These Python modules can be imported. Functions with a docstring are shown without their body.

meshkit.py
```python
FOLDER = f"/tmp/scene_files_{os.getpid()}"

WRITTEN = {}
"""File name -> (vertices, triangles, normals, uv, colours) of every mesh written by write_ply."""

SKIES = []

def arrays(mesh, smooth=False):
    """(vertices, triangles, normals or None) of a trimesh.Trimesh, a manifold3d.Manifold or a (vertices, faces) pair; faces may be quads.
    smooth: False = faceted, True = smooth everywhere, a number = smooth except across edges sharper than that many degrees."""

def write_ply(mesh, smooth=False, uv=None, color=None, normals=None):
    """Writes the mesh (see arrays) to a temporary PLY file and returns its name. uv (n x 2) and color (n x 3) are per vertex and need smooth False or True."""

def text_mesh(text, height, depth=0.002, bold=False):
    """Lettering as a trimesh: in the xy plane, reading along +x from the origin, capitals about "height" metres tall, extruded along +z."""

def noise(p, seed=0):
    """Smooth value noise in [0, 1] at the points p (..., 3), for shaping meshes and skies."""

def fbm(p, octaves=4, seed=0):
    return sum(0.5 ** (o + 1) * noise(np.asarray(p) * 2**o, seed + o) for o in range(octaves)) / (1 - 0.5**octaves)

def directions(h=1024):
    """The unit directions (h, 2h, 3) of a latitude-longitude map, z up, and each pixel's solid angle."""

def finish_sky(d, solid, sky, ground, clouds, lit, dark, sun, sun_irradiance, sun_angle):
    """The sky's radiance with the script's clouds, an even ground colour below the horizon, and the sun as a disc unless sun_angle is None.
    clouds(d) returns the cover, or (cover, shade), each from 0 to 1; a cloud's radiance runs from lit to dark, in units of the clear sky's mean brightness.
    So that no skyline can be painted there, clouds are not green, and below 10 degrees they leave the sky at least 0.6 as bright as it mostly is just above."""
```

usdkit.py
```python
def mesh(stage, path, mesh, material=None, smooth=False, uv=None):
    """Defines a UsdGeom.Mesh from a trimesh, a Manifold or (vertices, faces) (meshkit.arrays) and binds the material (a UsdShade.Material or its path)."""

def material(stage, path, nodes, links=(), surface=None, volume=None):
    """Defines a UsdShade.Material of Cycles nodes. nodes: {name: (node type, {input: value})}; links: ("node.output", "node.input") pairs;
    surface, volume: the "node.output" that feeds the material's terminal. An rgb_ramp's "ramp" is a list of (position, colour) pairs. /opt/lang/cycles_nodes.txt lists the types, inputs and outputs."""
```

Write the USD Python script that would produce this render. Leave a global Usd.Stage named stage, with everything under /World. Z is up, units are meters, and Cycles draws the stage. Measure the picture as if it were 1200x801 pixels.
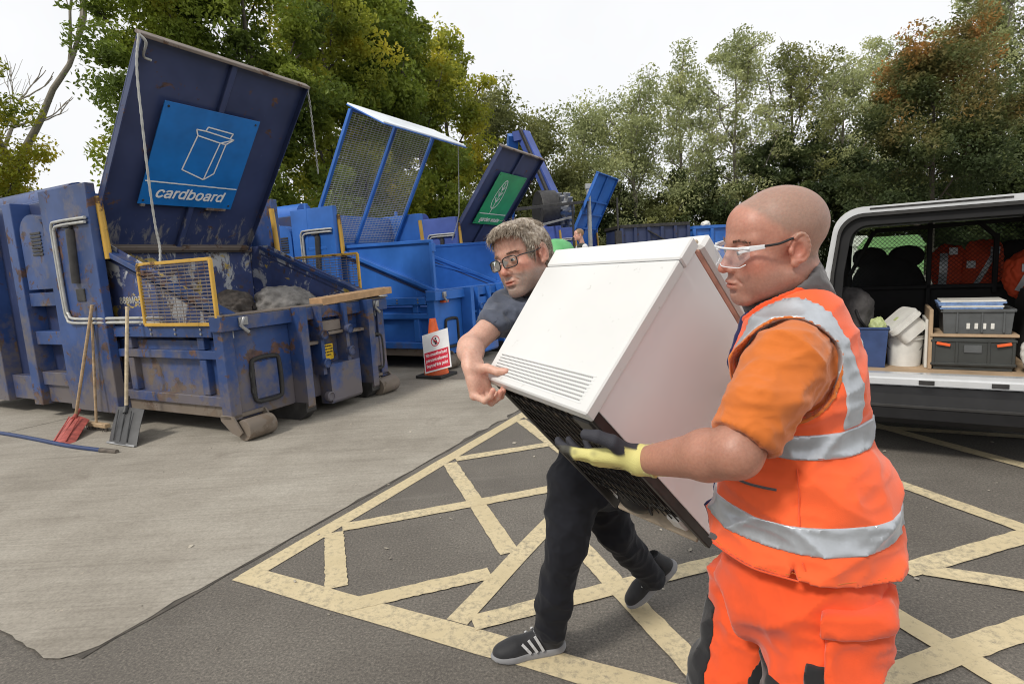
import math, random
import numpy as np, trimesh, usdkit, meshkit
from pxr import Usd, UsdGeom, UsdLux, UsdShade, Gf, Sdf, Vt
stage = Usd.Stage.CreateInMemory()
UsdGeom.SetStageUpAxis(stage, UsdGeom.Tokens.z); UsdGeom.SetStageMetersPerUnit(stage, 1.0)
W = UsdGeom.Xform.Define(stage, '/World'); stage.SetDefaultPrim(W.GetPrim())
UsdGeom.Scope.Define(stage, '/World/Looks')
# ------------------------------------------------------------ camera, sky, sun, exposure
EYE = np.array([0, 0, 1.55]); FPX, CX, CY = 672.0, 600.0, 400.5
_p, _r = math.radians(7.65), math.radians(3.3)
CF = np.array([0, math.cos(_p), -math.sin(_p)]); _u0 = np.array([0, math.sin(_p), math.cos(_p)]); _r0 = np.array([1.0, 0, 0])
CR = _r0 * math.cos(_r) - _u0 * math.sin(_r); CU = _u0 * math.cos(_r) + _r0 * math.sin(_r)
cam = UsdGeom.Camera.Define(stage, '/World/camera')
cam.AddTransformOp().Set(Gf.Matrix4d(*CR, 0, *CU, 0, *(-CF), 0, *EYE, 1))
cam.CreateHorizontalApertureAttr(36.0); cam.CreateVerticalApertureAttr(36.0 * 683 / 1024)
cam.CreateFocalLengthAttr(36.0 * FPX / 1200); cam.CreateClippingRangeAttr(Gf.Vec2f(0.05, 2000))
cam.CreateExposureAttr(0.80)
SUN_AZ, SUN_EL = math.atan2(-0.72, -0.69), math.radians(47)     # direction towards the sun
SUN = np.array([math.sin(SUN_AZ) * math.cos(SUN_EL), math.cos(SUN_AZ) * math.cos(SUN_EL), math.sin(SUN_EL)])
sky = usdkit.material(stage, '/World/Looks/sky_look', {
    's': ('sky_texture', {'sky_type': 'single_scattering', 'sun_disc': False, 'sun_elevation': SUN_EL, 'sun_rotation': SUN_AZ, 'aerosol_density': 2.0}),
    'tc': ('texture_coordinate', {}), 'n': ('noise_texture', {'scale': 2.2, 'detail': 6.0, 'roughness': 0.55}),
    'r': ('rgb_ramp', {'ramp': [(0.25, (0.87, 0.87, 0.87)), (0.65, (0.99, 0.99, 0.99))]}),
    'm': ('mix', {'mix_type': 'mix', 'color2': (9.7, 9.75, 9.85)}),
    'b': ('background_shader', {'strength': 0.06})},
    [('tc.generated', 'n.vector'), ('n.fac', 'r.fac'), ('r.color', 'm.fac'), ('s.color', 'm.color1'), ('m.color', 'b.color')], surface='b.background')
dome = UsdLux.DomeLight.Define(stage, '/World/sky')
UsdShade.MaterialBindingAPI.Apply(dome.GetPrim()).Bind(sky)
dome.GetPrim().SetCustomDataByKey('kind', 'structure')
sun = UsdLux.DistantLight.Define(stage, '/World/sun')
sun.CreateNormalizeAttr(True); sun.CreateIntensityAttr(0.4); sun.CreateAngleAttr(10.0); sun.CreateColorAttr(Gf.Vec3f(1.0, 0.95, 0.87))
_z = SUN; _x = np.cross([0, 0, 1], _z); _x /= np.linalg.norm(_x); _y = np.cross(_z, _x)
sun.AddTransformOp().Set(Gf.Matrix4d(*_x, 0, *_y, 0, *_z, 0, 0, 0, 30, 1))
# ------------------------------------------------------------ helpers
V = lambda *a: np.array(a, float)
def nrm(v): v = np.asarray(v, float); return v / np.linalg.norm(v)
AZ = math.radians(27.4); YROT = math.pi / 2 - AZ
E1, E2 = V(math.sin(AZ), math.cos(AZ), 0), V(-math.cos(AZ), math.sin(AZ), 0)
def yard(s, t, z=0): return E1 * s + E2 * t + V(0, 0, z)
def at(x, y, depth):
    "world point seen at a pixel of the 1200 px picture, at a depth: used to measure positions"
    return EYE + (CF + CR * (x - CX) / FPX - CU * (y - CY) / FPX) * depth
def onground(x, y, z=0.0):
    d = CF + CR * (x - CX) / FPX - CU * (y - CY) / FPX
    return EYE + d * (z - EYE[2]) / d[2]
used = {}
def uniq(parent, name):
    k = used.get((parent, name), 0); used[(parent, name)] = k + 1
    return parent + '/' + (name if k == 0 else '%s_%03d' % (name, k))
def tag(p, label=None, cat=None, group=None, kind=None):
    p = p.GetPrim() if hasattr(p, 'GetPrim') else p
    for k, v in (('label', label), ('category', cat), ('group', group), ('kind', kind)):
        if v: p.SetCustomDataByKey(k, v)
    return p
def obj(parent, name, mesh, mat, smooth=False, label=None, col=None):
    if isinstance(mesh, MB): mesh = mesh.mesh()
    path = uniq(str(parent.GetPath()) if parent is not None else '/World', name)
    m = usdkit.mesh(stage, path, mesh, M[mat] if isinstance(mat, str) else mat, smooth)
    if col is not None:
        UsdGeom.PrimvarsAPI(m).CreatePrimvar('tint', Sdf.ValueTypeNames.Color3fArray, 'vertex').Set(Vt.Vec3fArray.FromNumpy(np.asarray(col, np.float32)))
    if label: tag(m, label)
    return m.GetPrim()
def thing(name, label, cat, loc=(0, 0, 0), rotz=0.0, group=None):
    x = UsdGeom.Xform.Define(stage, uniq('/World', name))
    x.AddTranslateOp().Set(Gf.Vec3d(*map(float, loc))); x.AddRotateZOp().Set(math.degrees(rotz))
    return tag(x, label, cat, group)
def copy_of(src, loc, rotz, label, cat, group=None):
    x = UsdGeom.Xform.Define(stage, uniq('/World', src.GetName()))
    x.GetPrim().GetReferences().AddInternalReference(src.GetPath())
    x.ClearXformOpOrder(); x.GetPrim().SetInstanceable(True)
    x.AddTranslateOp(opSuffix='c').Set(Gf.Vec3d(*map(float, loc))); x.AddRotateZOp(opSuffix='c').Set(math.degrees(rotz))
    return tag(x, label, cat, group)
BOXF = None
class MB:
    def __init__(s): s.v, s.f, s.n = [], [], 0
    def add(s, v, f):
        v, f = np.asarray(v, float), np.asarray(f, int)
        if f.shape[1] == 4: f = np.vstack([f[:, [0, 1, 2]], f[:, [0, 2, 3]]])
        s.v.append(v); s.f.append(f + s.n); s.n += len(v); return s
    def tm(s, m): return s.add(m.vertices, m.faces)
    def obox(s, c, A, h, ch=0.006):
        "chamfered box: centre, rows of A its axes, half sizes"
        h = np.asarray(h, float); ch = min(ch, 0.35 * h.min())
        global BOXF
        pts = []
        for sx in (-1, 1):
            for sy in (-1, 1):
                for sz in (-1, 1):
                    for k in range(3):
                        p = h - ch; p[k] = h[k]; pts.append(p * (sx, sy, sz))
        pts = np.array(pts)
        if BOXF is None:
            ref = []
            for sx in (-1, 1):
                for sy in (-1, 1):
                    for sz in (-1, 1):
                        for k in range(3):
                            p = V(1, 1, 1) * 0.8; p[k] = 1.0; ref.append(p * (sx, sy, sz))
            hull = trimesh.convex.convex_hull(np.array(ref), qhull_options='QJ Pp')
            hv = np.array(hull.vertices); idx = [int(np.argmin(((np.array(ref) - q) ** 2).sum(1))) for q in hv]
            BOXF = np.array(idx)[hull.faces]
        return s.add(np.asarray(c) + pts @ np.asarray(A), BOXF)
    def box(s, lo, hi, ch=0.006):
        lo, hi = np.minimum(lo, hi), np.maximum(lo, hi)
        return s.obox((np.asarray(lo, float) + hi) / 2, np.eye(3), (np.asarray(hi, float) - lo) / 2, ch)
    def bar(s, p, q, w, h, up=(0, 0, 1), ch=0.005):
        p, q = np.asarray(p, float), np.asarray(q, float); a = nrm(q - p)
        b = np.cross(up, a)
        if np.linalg.norm(b) < 1e-6: b = np.cross((1, 0, 0), a)
        b = nrm(b); c = np.cross(a, b)
        return s.obox((p + q) / 2, np.array([a, b, c]), (np.linalg.norm(q - p) / 2, w / 2, h / 2), ch)
    def tube(s, pts, r, n=8, cap=True):
        v, f = tube(pts, r, n, cap); return s.add(v, f)
    def prism(s, poly, lo, hi, o=(0, 0, 0), ax=((1, 0, 0), (0, 1, 0), (0, 0, 1))):
        "polygon in the plane of ax[0], ax[1] extruded from lo to hi along ax[2]"
        from shapely.geometry import Polygon
        if hasattr(poly, 'geoms'):
            for g in poly.geoms: s.prism(g, lo, hi, o, ax)
            return s
        pg = poly if hasattr(poly, 'exterior') else Polygon(poly)
        m = trimesh.creation.extrude_polygon(pg, hi - lo)
        v = np.array(m.vertices); v[:, 2] += lo
        A = np.array(ax, float); f = m.faces if np.linalg.det(A) > 0 else m.faces[:, ::-1]
        return s.add(np.asarray(o) + v @ A, f)
    def mesh(s): return (np.vstack(s.v), np.vstack(s.f))
def tube(pts, r, n=8, cap=True):
    pts = np.asarray(pts, float); r = np.broadcast_to(np.asarray(r, float), (len(pts),))
    t = np.gradient(pts, axis=0); t /= np.maximum(np.linalg.norm(t, axis=1, keepdims=True), 1e-12)
    u = np.cross(t[0], (0, 0, 1) if abs(t[0][2]) < 0.9 else (1, 0, 0)); u /= np.linalg.norm(u)
    V_, an = [], np.linspace(0, 2 * np.pi, n, endpoint=False)
    for i in range(len(pts)):
        u = u - t[i] * (u @ t[i]); u /= np.linalg.norm(u); w = np.cross(t[i], u)
        V_.append(pts[i] + r[i] * (np.cos(an)[:, None] * u + np.sin(an)[:, None] * w))
    V_ = np.vstack(V_); F_ = []
    for i in range(len(pts) - 1):
        for j in range(n):
            a, b = i * n + j, i * n + (j + 1) % n
            F_ += [(a, b, b + n), (a, b + n, a + n)]
    if cap:
        k = len(V_); V_ = np.vstack([V_, pts[0], pts[-1]]); e = (len(pts) - 1) * n
        for j in range(n):
            F_ += [(k, (j + 1) % n, j), (k + 1, e + j, e + (j + 1) % n)]
    return V_, np.array(F_)
def spline(pts, m=8):
    "Catmull-Rom through the points"
    P = np.asarray(pts, float); P = np.vstack([2 * P[0] - P[1], P, 2 * P[-1] - P[-2]]); out = []
    for i in range(1, len(P) - 2):
        for k in range(m):
            t = k / m; a, b, c, d = P[i - 1:i + 3]
            out.append(0.5 * (2 * b + (c - a) * t + (2 * a - 5 * b + 4 * c - d) * t * t + (3 * b - a - 3 * c + d) * t ** 3))
    out.append(P[-2]); return np.array(out)
def text(s, txt, h, depth=0.002, bold=True, shear=0.0, centre=True):
    m = meshkit.text_mesh(txt, h, depth, bold); v = np.array(m.vertices)
    if centre: v[:, 0] -= (v[:, 0].min() + v[:, 0].max()) / 2
    v[:, 0] += shear * v[:, 1]
    return v, m.faces
def place(mesh, o, A):
    v, f = mesh; return np.asarray(o) + np.asarray(v) @ np.asarray(A), f
def lathe(prof, n=24):
    m = trimesh.creation.revolve(np.asarray(prof, float), sections=n); return np.array(m.vertices), np.array(m.faces)
# ------------------------------------------------------------ materials
M = {}
def mat(name, nodes, links=(), surface='p.BSDF', **k): M[name] = usdkit.material(stage, '/World/Looks/' + name, nodes, links, surface=surface, **k)
def plain(name, c, rough=0.6, metallic=0.0, var=0.12, scale=9.0, bump=0.0, bscale=60.0, coords='object', **kw):
    c = np.asarray(c, float)
    nodes = {'tc': ('texture_coordinate', {}), 'n': ('noise_texture', {'scale': scale, 'detail': 5.0, 'roughness': 0.6}),
             'r': ('rgb_ramp', {'ramp': [(0.3, c * (1 - var)), (0.7, np.minimum(c * (1 + var), 1))]}),
             'p': ('principled_bsdf', {'roughness': rough, 'metallic': metallic, **kw})}
    links = [('tc.' + coords, 'n.vector'), ('n.fac', 'r.fac'), ('r.color', 'p.base_color')]
    if bump:
        nodes['bn'] = ('noise_texture', {'scale': bscale, 'detail': 3.0}); nodes['b'] = ('bump', {'strength': bump, 'distance': 0.01})
        links += [('tc.' + coords, 'bn.vector'), ('bn.fac', 'b.height'), ('b.normal', 'p.normal')]
    mat(name, nodes, links)
def painted(name, c, rust=0.5, dirt=0.5, rough=0.42, fade=0.25):
    "painted steel: faded paint, scratches down to primer, rust blooms, dust and mud low down"
    c = np.asarray(c, float)
    # thresholds: higher amount, lower threshold
    r0 = 0.78 - 0.24 * rust; d0 = 0.75 - 0.27 * dirt
    mat(name, {'tc': ('texture_coordinate', {}),
        'n1': ('noise_texture', {'scale': 1.3, 'detail': 5.0, 'roughness': 0.6}),
        'r1': ('rgb_ramp', {'ramp': [(0.3, c * (1 - fade)), (0.72, np.minimum(c * (1 + fade) + 0.012, 1))]}),
        'n2': ('noise_texture', {'scale': 3.4, 'detail': 9.0, 'roughness': 0.68, 'distortion': 0.4}),
        'r2': ('rgb_ramp', {'ramp': [(r0, (0, 0, 0)), (r0 + 0.035, (0.9, 0.9, 0.9))]}),
        'rc': ('noise_texture', {'scale': 14.0, 'detail': 4.0}),
        'rr': ('rgb_ramp', {'ramp': [(0.3, (0.030, 0.017, 0.011)), (0.7, (0.13, 0.062, 0.03))]}),
        'm1': ('mix', {'mix_type': 'mix'}),
        'xyz': ('separate_xyz', {}), 'mz': ('map_range', {'from_min': 0.1, 'from_max': 1.15, 'to_min': 0.20, 'to_max': 0.0, 'clamp': True}),
        'n3': ('noise_texture', {'scale': 2.1, 'detail': 8.0, 'roughness': 0.7}), 'ad': ('math', {'math_type': 'add'}),
        'r3': ('rgb_ramp', {'ramp': [(d0, (0, 0, 0)), (d0 + 0.16, (0.75, 0.75, 0.75))]}),
        'm2': ('mix', {'mix_type': 'mix', 'color2': (0.135, 0.108, 0.08)}),
        'mp': ('mapping', {'scale': (1.0, 1.0, 0.14)}), 'n4': ('noise_texture', {'scale': 26.0, 'detail': 6.0, 'roughness': 0.7}),
        'r4': ('rgb_ramp', {'ramp': [(0.66, (0, 0, 0)), (0.72, (0.5, 0.5, 0.5))]}),
        'm3': ('mix', {'mix_type': 'mix', 'color2': np.minimum(c * 1.8 + 0.05, 1)}),
        'rg': ('map_range', {'from_min': 0.0, 'from_max': 1.0, 'to_min': rough, 'to_max': 0.85}),
        'b': ('bump', {'strength': 0.12, 'distance': 0.01}),
        'p': ('principled_bsdf', {'roughness': rough, 'specular_ior_level': 0.5})},
        [('tc.object', 'n1.vector'), ('tc.object', 'n2.vector'), ('tc.object', 'n3.vector'), ('tc.object', 'rc.vector'), ('tc.object', 'xyz.vector'),
         ('tc.object', 'mp.vector'), ('mp.vector', 'n4.vector'), ('n1.fac', 'r1.fac'), ('n4.fac', 'r4.fac'), ('r1.color', 'm3.color1'), ('r4.color', 'm3.fac'),
         ('n2.fac', 'r2.fac'), ('rc.fac', 'rr.fac'), ('m3.color', 'm1.color1'), ('rr.color', 'm1.color2'), ('r2.color', 'm1.fac'),
         ('xyz.z', 'mz.value'), ('n3.fac', 'ad.value1'), ('mz.result', 'ad.value2'), ('ad.value', 'r3.fac'), ('m1.color', 'm2.color1'), ('r3.color', 'm2.fac'),
         ('m2.color', 'p.base_color'), ('r2.color', 'rg.value'), ('rg.result', 'p.roughness'), ('n2.fac', 'b.height'), ('b.normal', 'p.normal')])
painted('blue_worn', (0.0145, 0.043, 0.148), 0.92, 0.82, fade=.4)
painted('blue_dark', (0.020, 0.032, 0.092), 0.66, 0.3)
painted('lid_worn', (0.020, 0.032, 0.092), 0.70, 0.3)
def scuffed(name, zt):
    "white and rusty scrapes on the low part of a lid"
    m_ = M[name]; P_ = str(m_.GetPath())
    def sh(n, kind, **k):
        s = UsdShade.Shader.Define(stage, P_ + '/' + n); s.CreateIdAttr('cycles_' + kind)
        for a, v in usdkit._ramp(k.pop('ramp'), True).items() if 'ramp' in k else []: s.CreateInput(a, Sdf.ValueTypeNames.Float3Array if np.ndim(v) == 2 else Sdf.ValueTypeNames.FloatArray).Set(Vt.Vec3fArray.FromNumpy(v.astype(np.float32)) if np.ndim(v) == 2 else Vt.FloatArray.FromNumpy(v.astype(np.float32)))
        for a, v in k.items(): s.CreateInput(a, Sdf.ValueTypeNames.Token if isinstance(v, str) else Sdf.ValueTypeNames.Bool if isinstance(v, bool) else Sdf.ValueTypeNames.Float if np.ndim(v) == 0 else Sdf.ValueTypeNames.Float3).Set(v if np.ndim(v) == 0 else Gf.Vec3f(*v))
        return s
    L_ = lambda a, o, b, i: b.CreateInput(i, Sdf.ValueTypeNames.Token).ConnectToSource(a.CreateOutput(o, Sdf.ValueTypeNames.Token))
    old = lambda n: UsdShade.Shader(stage.GetPrimAtPath(P_ + '/' + n))
    mp = sh('smp', 'mapping', scale=(2.0, 1.0, .55)); nz = sh('sn', 'noise_texture', scale=4.0, detail=9.0, roughness=.7, distortion=.4); r = sh('sr', 'rgb_ramp', ramp=[(.52, (0, 0, 0)), (.60, (.7, .7, .7))])
    mz = sh('sz', 'map_range', from_min=zt - .15, from_max=zt + .25, to_min=0.0, to_max=-.16, clamp=True); ad = sh('sa', 'math', math_type='add'); mx = sh('sm', 'mix', mix_type='mix', color2=(.22, .21, .20))
    L_(old('tc'), 'object', mp, 'vector'); L_(mp, 'vector', nz, 'vector'); L_(old('xyz'), 'z', mz, 'value'); L_(nz, 'fac', ad, 'value1'); L_(mz, 'result', ad, 'value2'); L_(ad, 'value', r, 'fac'); L_(r, 'color', mx, 'fac'); L_(old('m2'), 'color', mx, 'color1'); L_(mx, 'color', old('p'), 'base_color')
scuffed('lid_worn', 2.36)
painted('blue_bright', (0.018, 0.115, 0.42), 0.12, 0.15)
painted('blue_purple', (0.045, 0.082, 0.30), 0.3, 0.25)
painted('steel_rust', (0.16, 0.13, 0.11), 0.95, 0.8, 0.6)
painted('yellow_paint', (0.47, 0.275, 0.035), 0.86, 0.5)
mat('hopper_inside', {'tc': ('texture_coordinate', {}), 'n1': ('noise_texture', {'scale': 1.6, 'detail': 8.0, 'roughness': .7}), 'r1': ('rgb_ramp', {'ramp': [(.3, (.022, .03, .085)), (.6, (.05, .075, .20))]}),
    'mp': ('mapping', {'scale': (1.6, 1.2, .8), 'location': (.7, 0, .3)}), 'n2': ('noise_texture', {'scale': 2.6, 'detail': 9.0, 'roughness': .66, 'distortion': .5}), 'r2': ('rgb_ramp', {'ramp': [(.535, (0, 0, 0)), (.575, (.9, .9, .9))]}), 'm2': ('mix', {'mix_type': 'mix', 'color2': (.42, .43, .44)}),
    'mp3': ('mapping', {'scale': (1.2, 1.2, 1.6), 'location': (4.1, 2, 1.3)}), 'n3': ('noise_texture', {'scale': 2.2, 'detail': 9.0, 'roughness': .66, 'distortion': .6}), 'r3': ('rgb_ramp', {'ramp': [(.60, (0, 0, 0)), (.63, (.9, .9, .9))]}), 'm3': ('mix', {'mix_type': 'mix', 'color2': (.45, .32, .05)}),
    'n4': ('noise_texture', {'scale': 5.0, 'detail': 9.0, 'roughness': .7}), 'r4': ('rgb_ramp', {'ramp': [(.56, (0, 0, 0)), (.62, (.95, .95, .95))]}), 'm4': ('mix', {'mix_type': 'mix', 'color2': (.085, .055, .038)}), 'b': ('bump', {'strength': .2, 'distance': .01}), 'p': ('principled_bsdf', {'roughness': .6})},
    [('tc.object', 'n1.vector'), ('n1.fac', 'r1.fac'), ('tc.object', 'mp.vector'), ('mp.vector', 'n2.vector'), ('n2.fac', 'r2.fac'), ('tc.object', 'mp3.vector'), ('mp3.vector', 'n3.vector'), ('n3.fac', 'r3.fac'), ('tc.object', 'n4.vector'), ('n4.fac', 'r4.fac'),
     ('r1.color', 'm2.color1'), ('r2.color', 'm2.fac'), ('m2.color', 'm3.color1'), ('r3.color', 'm3.fac'), ('m3.color', 'm4.color1'), ('r4.color', 'm4.fac'), ('m4.color', 'p.base_color'), ('n2.fac', 'b.height'), ('b.normal', 'p.normal')])
painted('white_panel', (0.68, 0.72, 0.76), 0.1, 0.1)
plain('black_rubber', (0.022, 0.021, 0.02), 0.7, var=0.3)
plain('dark_steel', (0.045, 0.043, 0.042), 0.5, 0.4, 0.4)
plain('grey_steel', (0.30, 0.30, 0.30), 0.4, 0.7, 0.2)
plain('pipe_grey', (0.38, 0.38, 0.36), 0.4, 0.1, 0.2)
plain('sign_blue', (0.006, 0.135, 0.43), 0.35, var=0.18, scale=3)
plain('sign_green', (0.02, 0.26, 0.10), 0.35, var=0.18, scale=3)
plain('sign_white', (0.72, 0.72, 0.72), 0.4, var=0.05)
plain('sign_red', (0.55, 0.03, 0.055), 0.4, var=0.08)
plain('label_yellow', (0.72, 0.46, 0.02), 0.5, var=0.2, scale=20)
plain('cardboard', (0.36, 0.22, 0.115), 0.85, var=0.2, scale=12)
plain('grime', (0.10, 0.085, 0.07), 0.95, var=0.7, scale=7, bump=0.6, bscale=30)
plain('wood_handle', (0.34, 0.24, 0.14), 0.7, var=0.35, scale=22)
plain('pale_wood', (0.50, 0.41, 0.28), 0.7, var=0.25, scale=22)
plain('red_plastic', (0.33, 0.075, 0.06), 0.6, var=0.4, scale=16)
plain('black_plastic', (0.03, 0.03, 0.031), 0.5, var=0.35)
plain('cone_orange', (0.72, 0.12, 0.03), 0.5, var=0.2)
# ------------------------------------------------------------ ground
def sheet(poly, z, mat_, parent, name, kind='structure', label=None, cell=None):
    from shapely.geometry import Polygon
    pg = poly if hasattr(poly, 'exterior') else Polygon(poly)
    v, f = trimesh.creation.triangulate_polygon(pg, engine='earcut')
    v = np.column_stack([v, np.full(len(v), z)]); f = np.asarray(f)
    n = np.cross(v[f[:, 1]] - v[f[:, 0]], v[f[:, 2]] - v[f[:, 0]])[:, 2]
    f[n < 0] = f[n < 0][:, ::-1]
    p = obj(parent, name, (v, f), mat_, label=label)
    if kind and parent is None: tag(p, kind=kind)
    return p
mat('asphalt', {'g': ('geometry', {}), 'n': ('noise_texture', {'scale': 0.55, 'detail': 7.0, 'roughness': 0.65}),
    'r': ('rgb_ramp', {'ramp': [(0.28, (0.085, 0.076, 0.066)), (0.5, (0.125, 0.113, 0.098)), (0.75, (0.175, 0.160, 0.139))]}),
    'v': ('noise_texture', {'scale': 80.0, 'detail': 5.0, 'roughness': 0.85}),
    'rv': ('rgb_ramp', {'ramp': [(0.30, (0.3, 0.3, 0.3)), (0.45, (0.85, 0.85, 0.85)), (0.56, (1.2, 1.19, 1.17)), (0.66, (2.0, 1.97, 1.9)), (0.78, (3.4, 3.4, 3.2))]}),
    'm': ('mix', {'mix_type': 'multiply', 'fac': 1.0}),
    'mp': ('mapping', {'rotation': (0, 0, -YROT), 'scale': (0.5, 5.0, 1.0)}), 'st': ('noise_texture', {'scale': 1.4, 'detail': 6.0, 'roughness': 0.7}),
    'rs': ('rgb_ramp', {'ramp': [(0.58, (0, 0, 0)), (0.75, (0.45, 0.45, 0.45))]}), 'm2': ('mix', {'mix_type': 'mix', 'color2': (0.21, 0.195, 0.17)}),
    'o': ('noise_texture', {'scale': 1.1, 'detail': 5.0, 'distortion': 0.6}), 'ro': ('rgb_ramp', {'ramp': [(0.66, (0, 0, 0)), (0.74, (0.55, 0.55, 0.55))]}), 'm3': ('mix', {'mix_type': 'mix', 'color2': (0.045, 0.041, 0.038)}),
    'b': ('bump', {'strength': 0.45, 'distance': 0.007}), 'p': ('principled_bsdf', {'roughness': 0.82, 'specular_ior_level': 0.35})},
    [('g.position', 'n.vector'), ('g.position', 'v.vector'), ('g.position', 'mp.vector'), ('mp.vector', 'st.vector'), ('g.position', 'o.vector'), ('n.fac', 'r.fac'), ('v.fac', 'rv.fac'),
     ('r.color', 'm.color1'), ('rv.color', 'm.color2'), ('st.fac', 'rs.fac'), ('rs.color', 'm2.fac'), ('m.color', 'm2.color1'), ('o.fac', 'ro.fac'), ('ro.color', 'm3.fac'), ('m2.color', 'm3.color1'),
     ('m3.color', 'p.base_color'), ('v.fac', 'b.height'), ('b.normal', 'p.normal')])
mat('concrete', {'g': ('geometry', {}), 'n': ('noise_texture', {'scale': 0.9, 'detail': 8.0, 'roughness': 0.62}),
    'r': ('rgb_ramp', {'ramp': [(0.25, (0.195, 0.174, 0.143)), (0.5, (0.272, 0.248, 0.208)), (0.78, (0.34, 0.316, 0.27))]}),
    'mp': ('mapping', {'rotation': (0, 0, -YROT), 'scale': (0.5, 3.2, 1.0)}), 'st': ('noise_texture', {'scale': 2.0, 'detail': 8.0, 'roughness': 0.72}),
    'rs': ('rgb_ramp', {'ramp': [(0.3, (0.82, 0.81, 0.80)), (0.5, (1.0, 1.0, 1.0)), (0.7, (1.10, 1.105, 1.11))]}), 'm': ('mix', {'mix_type': 'multiply', 'fac': 0.85}),
    'mq': ('mapping', {'rotation': (0, 0, -YROT), 'scale': (0.22, 26.0, 1.0)}), 'sq': ('noise_texture', {'scale': 1.5, 'detail': 5.0, 'roughness': .6}), 'rq': ('rgb_ramp', {'ramp': [(.32, (.72, .71, .70)), (.5, (1, 1, 1)), (.62, (1.0, 1.0, 1.0)), (.72, (1.38, 1.39, 1.42))]}), 'mm': ('mix', {'mix_type': 'multiply', 'fac': .55}), 'f': ('noise_texture', {'scale': 55.0, 'detail': 5.0, 'roughness': .8}), 'rf': ('rgb_ramp', {'ramp': [(0.3, (0.68, 0.67, 0.66)), (0.5, (1, 1, 1)), (0.7, (1.28, 1.28, 1.28))]}), 'm2': ('mix', {'mix_type': 'multiply', 'fac': 0.8}),
    'k': ('noise_texture', {'scale': 1.7, 'detail': 6.0, 'roughness': 0.6, 'distortion': 0.7}), 'rk': ('rgb_ramp', {'ramp': [(0.62, (0, 0, 0)), (0.74, (0.6, 0.6, 0.6))]}), 'm3': ('mix', {'mix_type': 'mix', 'color2': (0.13, 0.108, 0.085)}),
    'b': ('bump', {'strength': 0.3, 'distance': 0.008}), 'p': ('principled_bsdf', {'roughness': 0.88, 'specular_ior_level': 0.3})},
    [('g.position', 'n.vector'), ('g.position', 'mp.vector'), ('mp.vector', 'st.vector'), ('g.position', 'f.vector'), ('g.position', 'k.vector'), ('n.fac', 'r.fac'), ('st.fac', 'rs.fac'), ('f.fac', 'rf.fac'), ('k.fac', 'rk.fac'),
     ('r.color', 'm.color1'), ('rs.color', 'm.color2'), ('g.position', 'mq.vector'), ('mq.vector', 'sq.vector'), ('sq.fac', 'rq.fac'), ('m.color', 'mm.color1'), ('rq.color', 'mm.color2'), ('mm.color', 'm2.color1'), ('rf.color', 'm2.color2'), ('m2.color', 'm3.color1'), ('rk.color', 'm3.fac'), ('m3.color', 'p.base_color'), ('st.fac', 'b.height'), ('b.normal', 'p.normal')])
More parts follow.
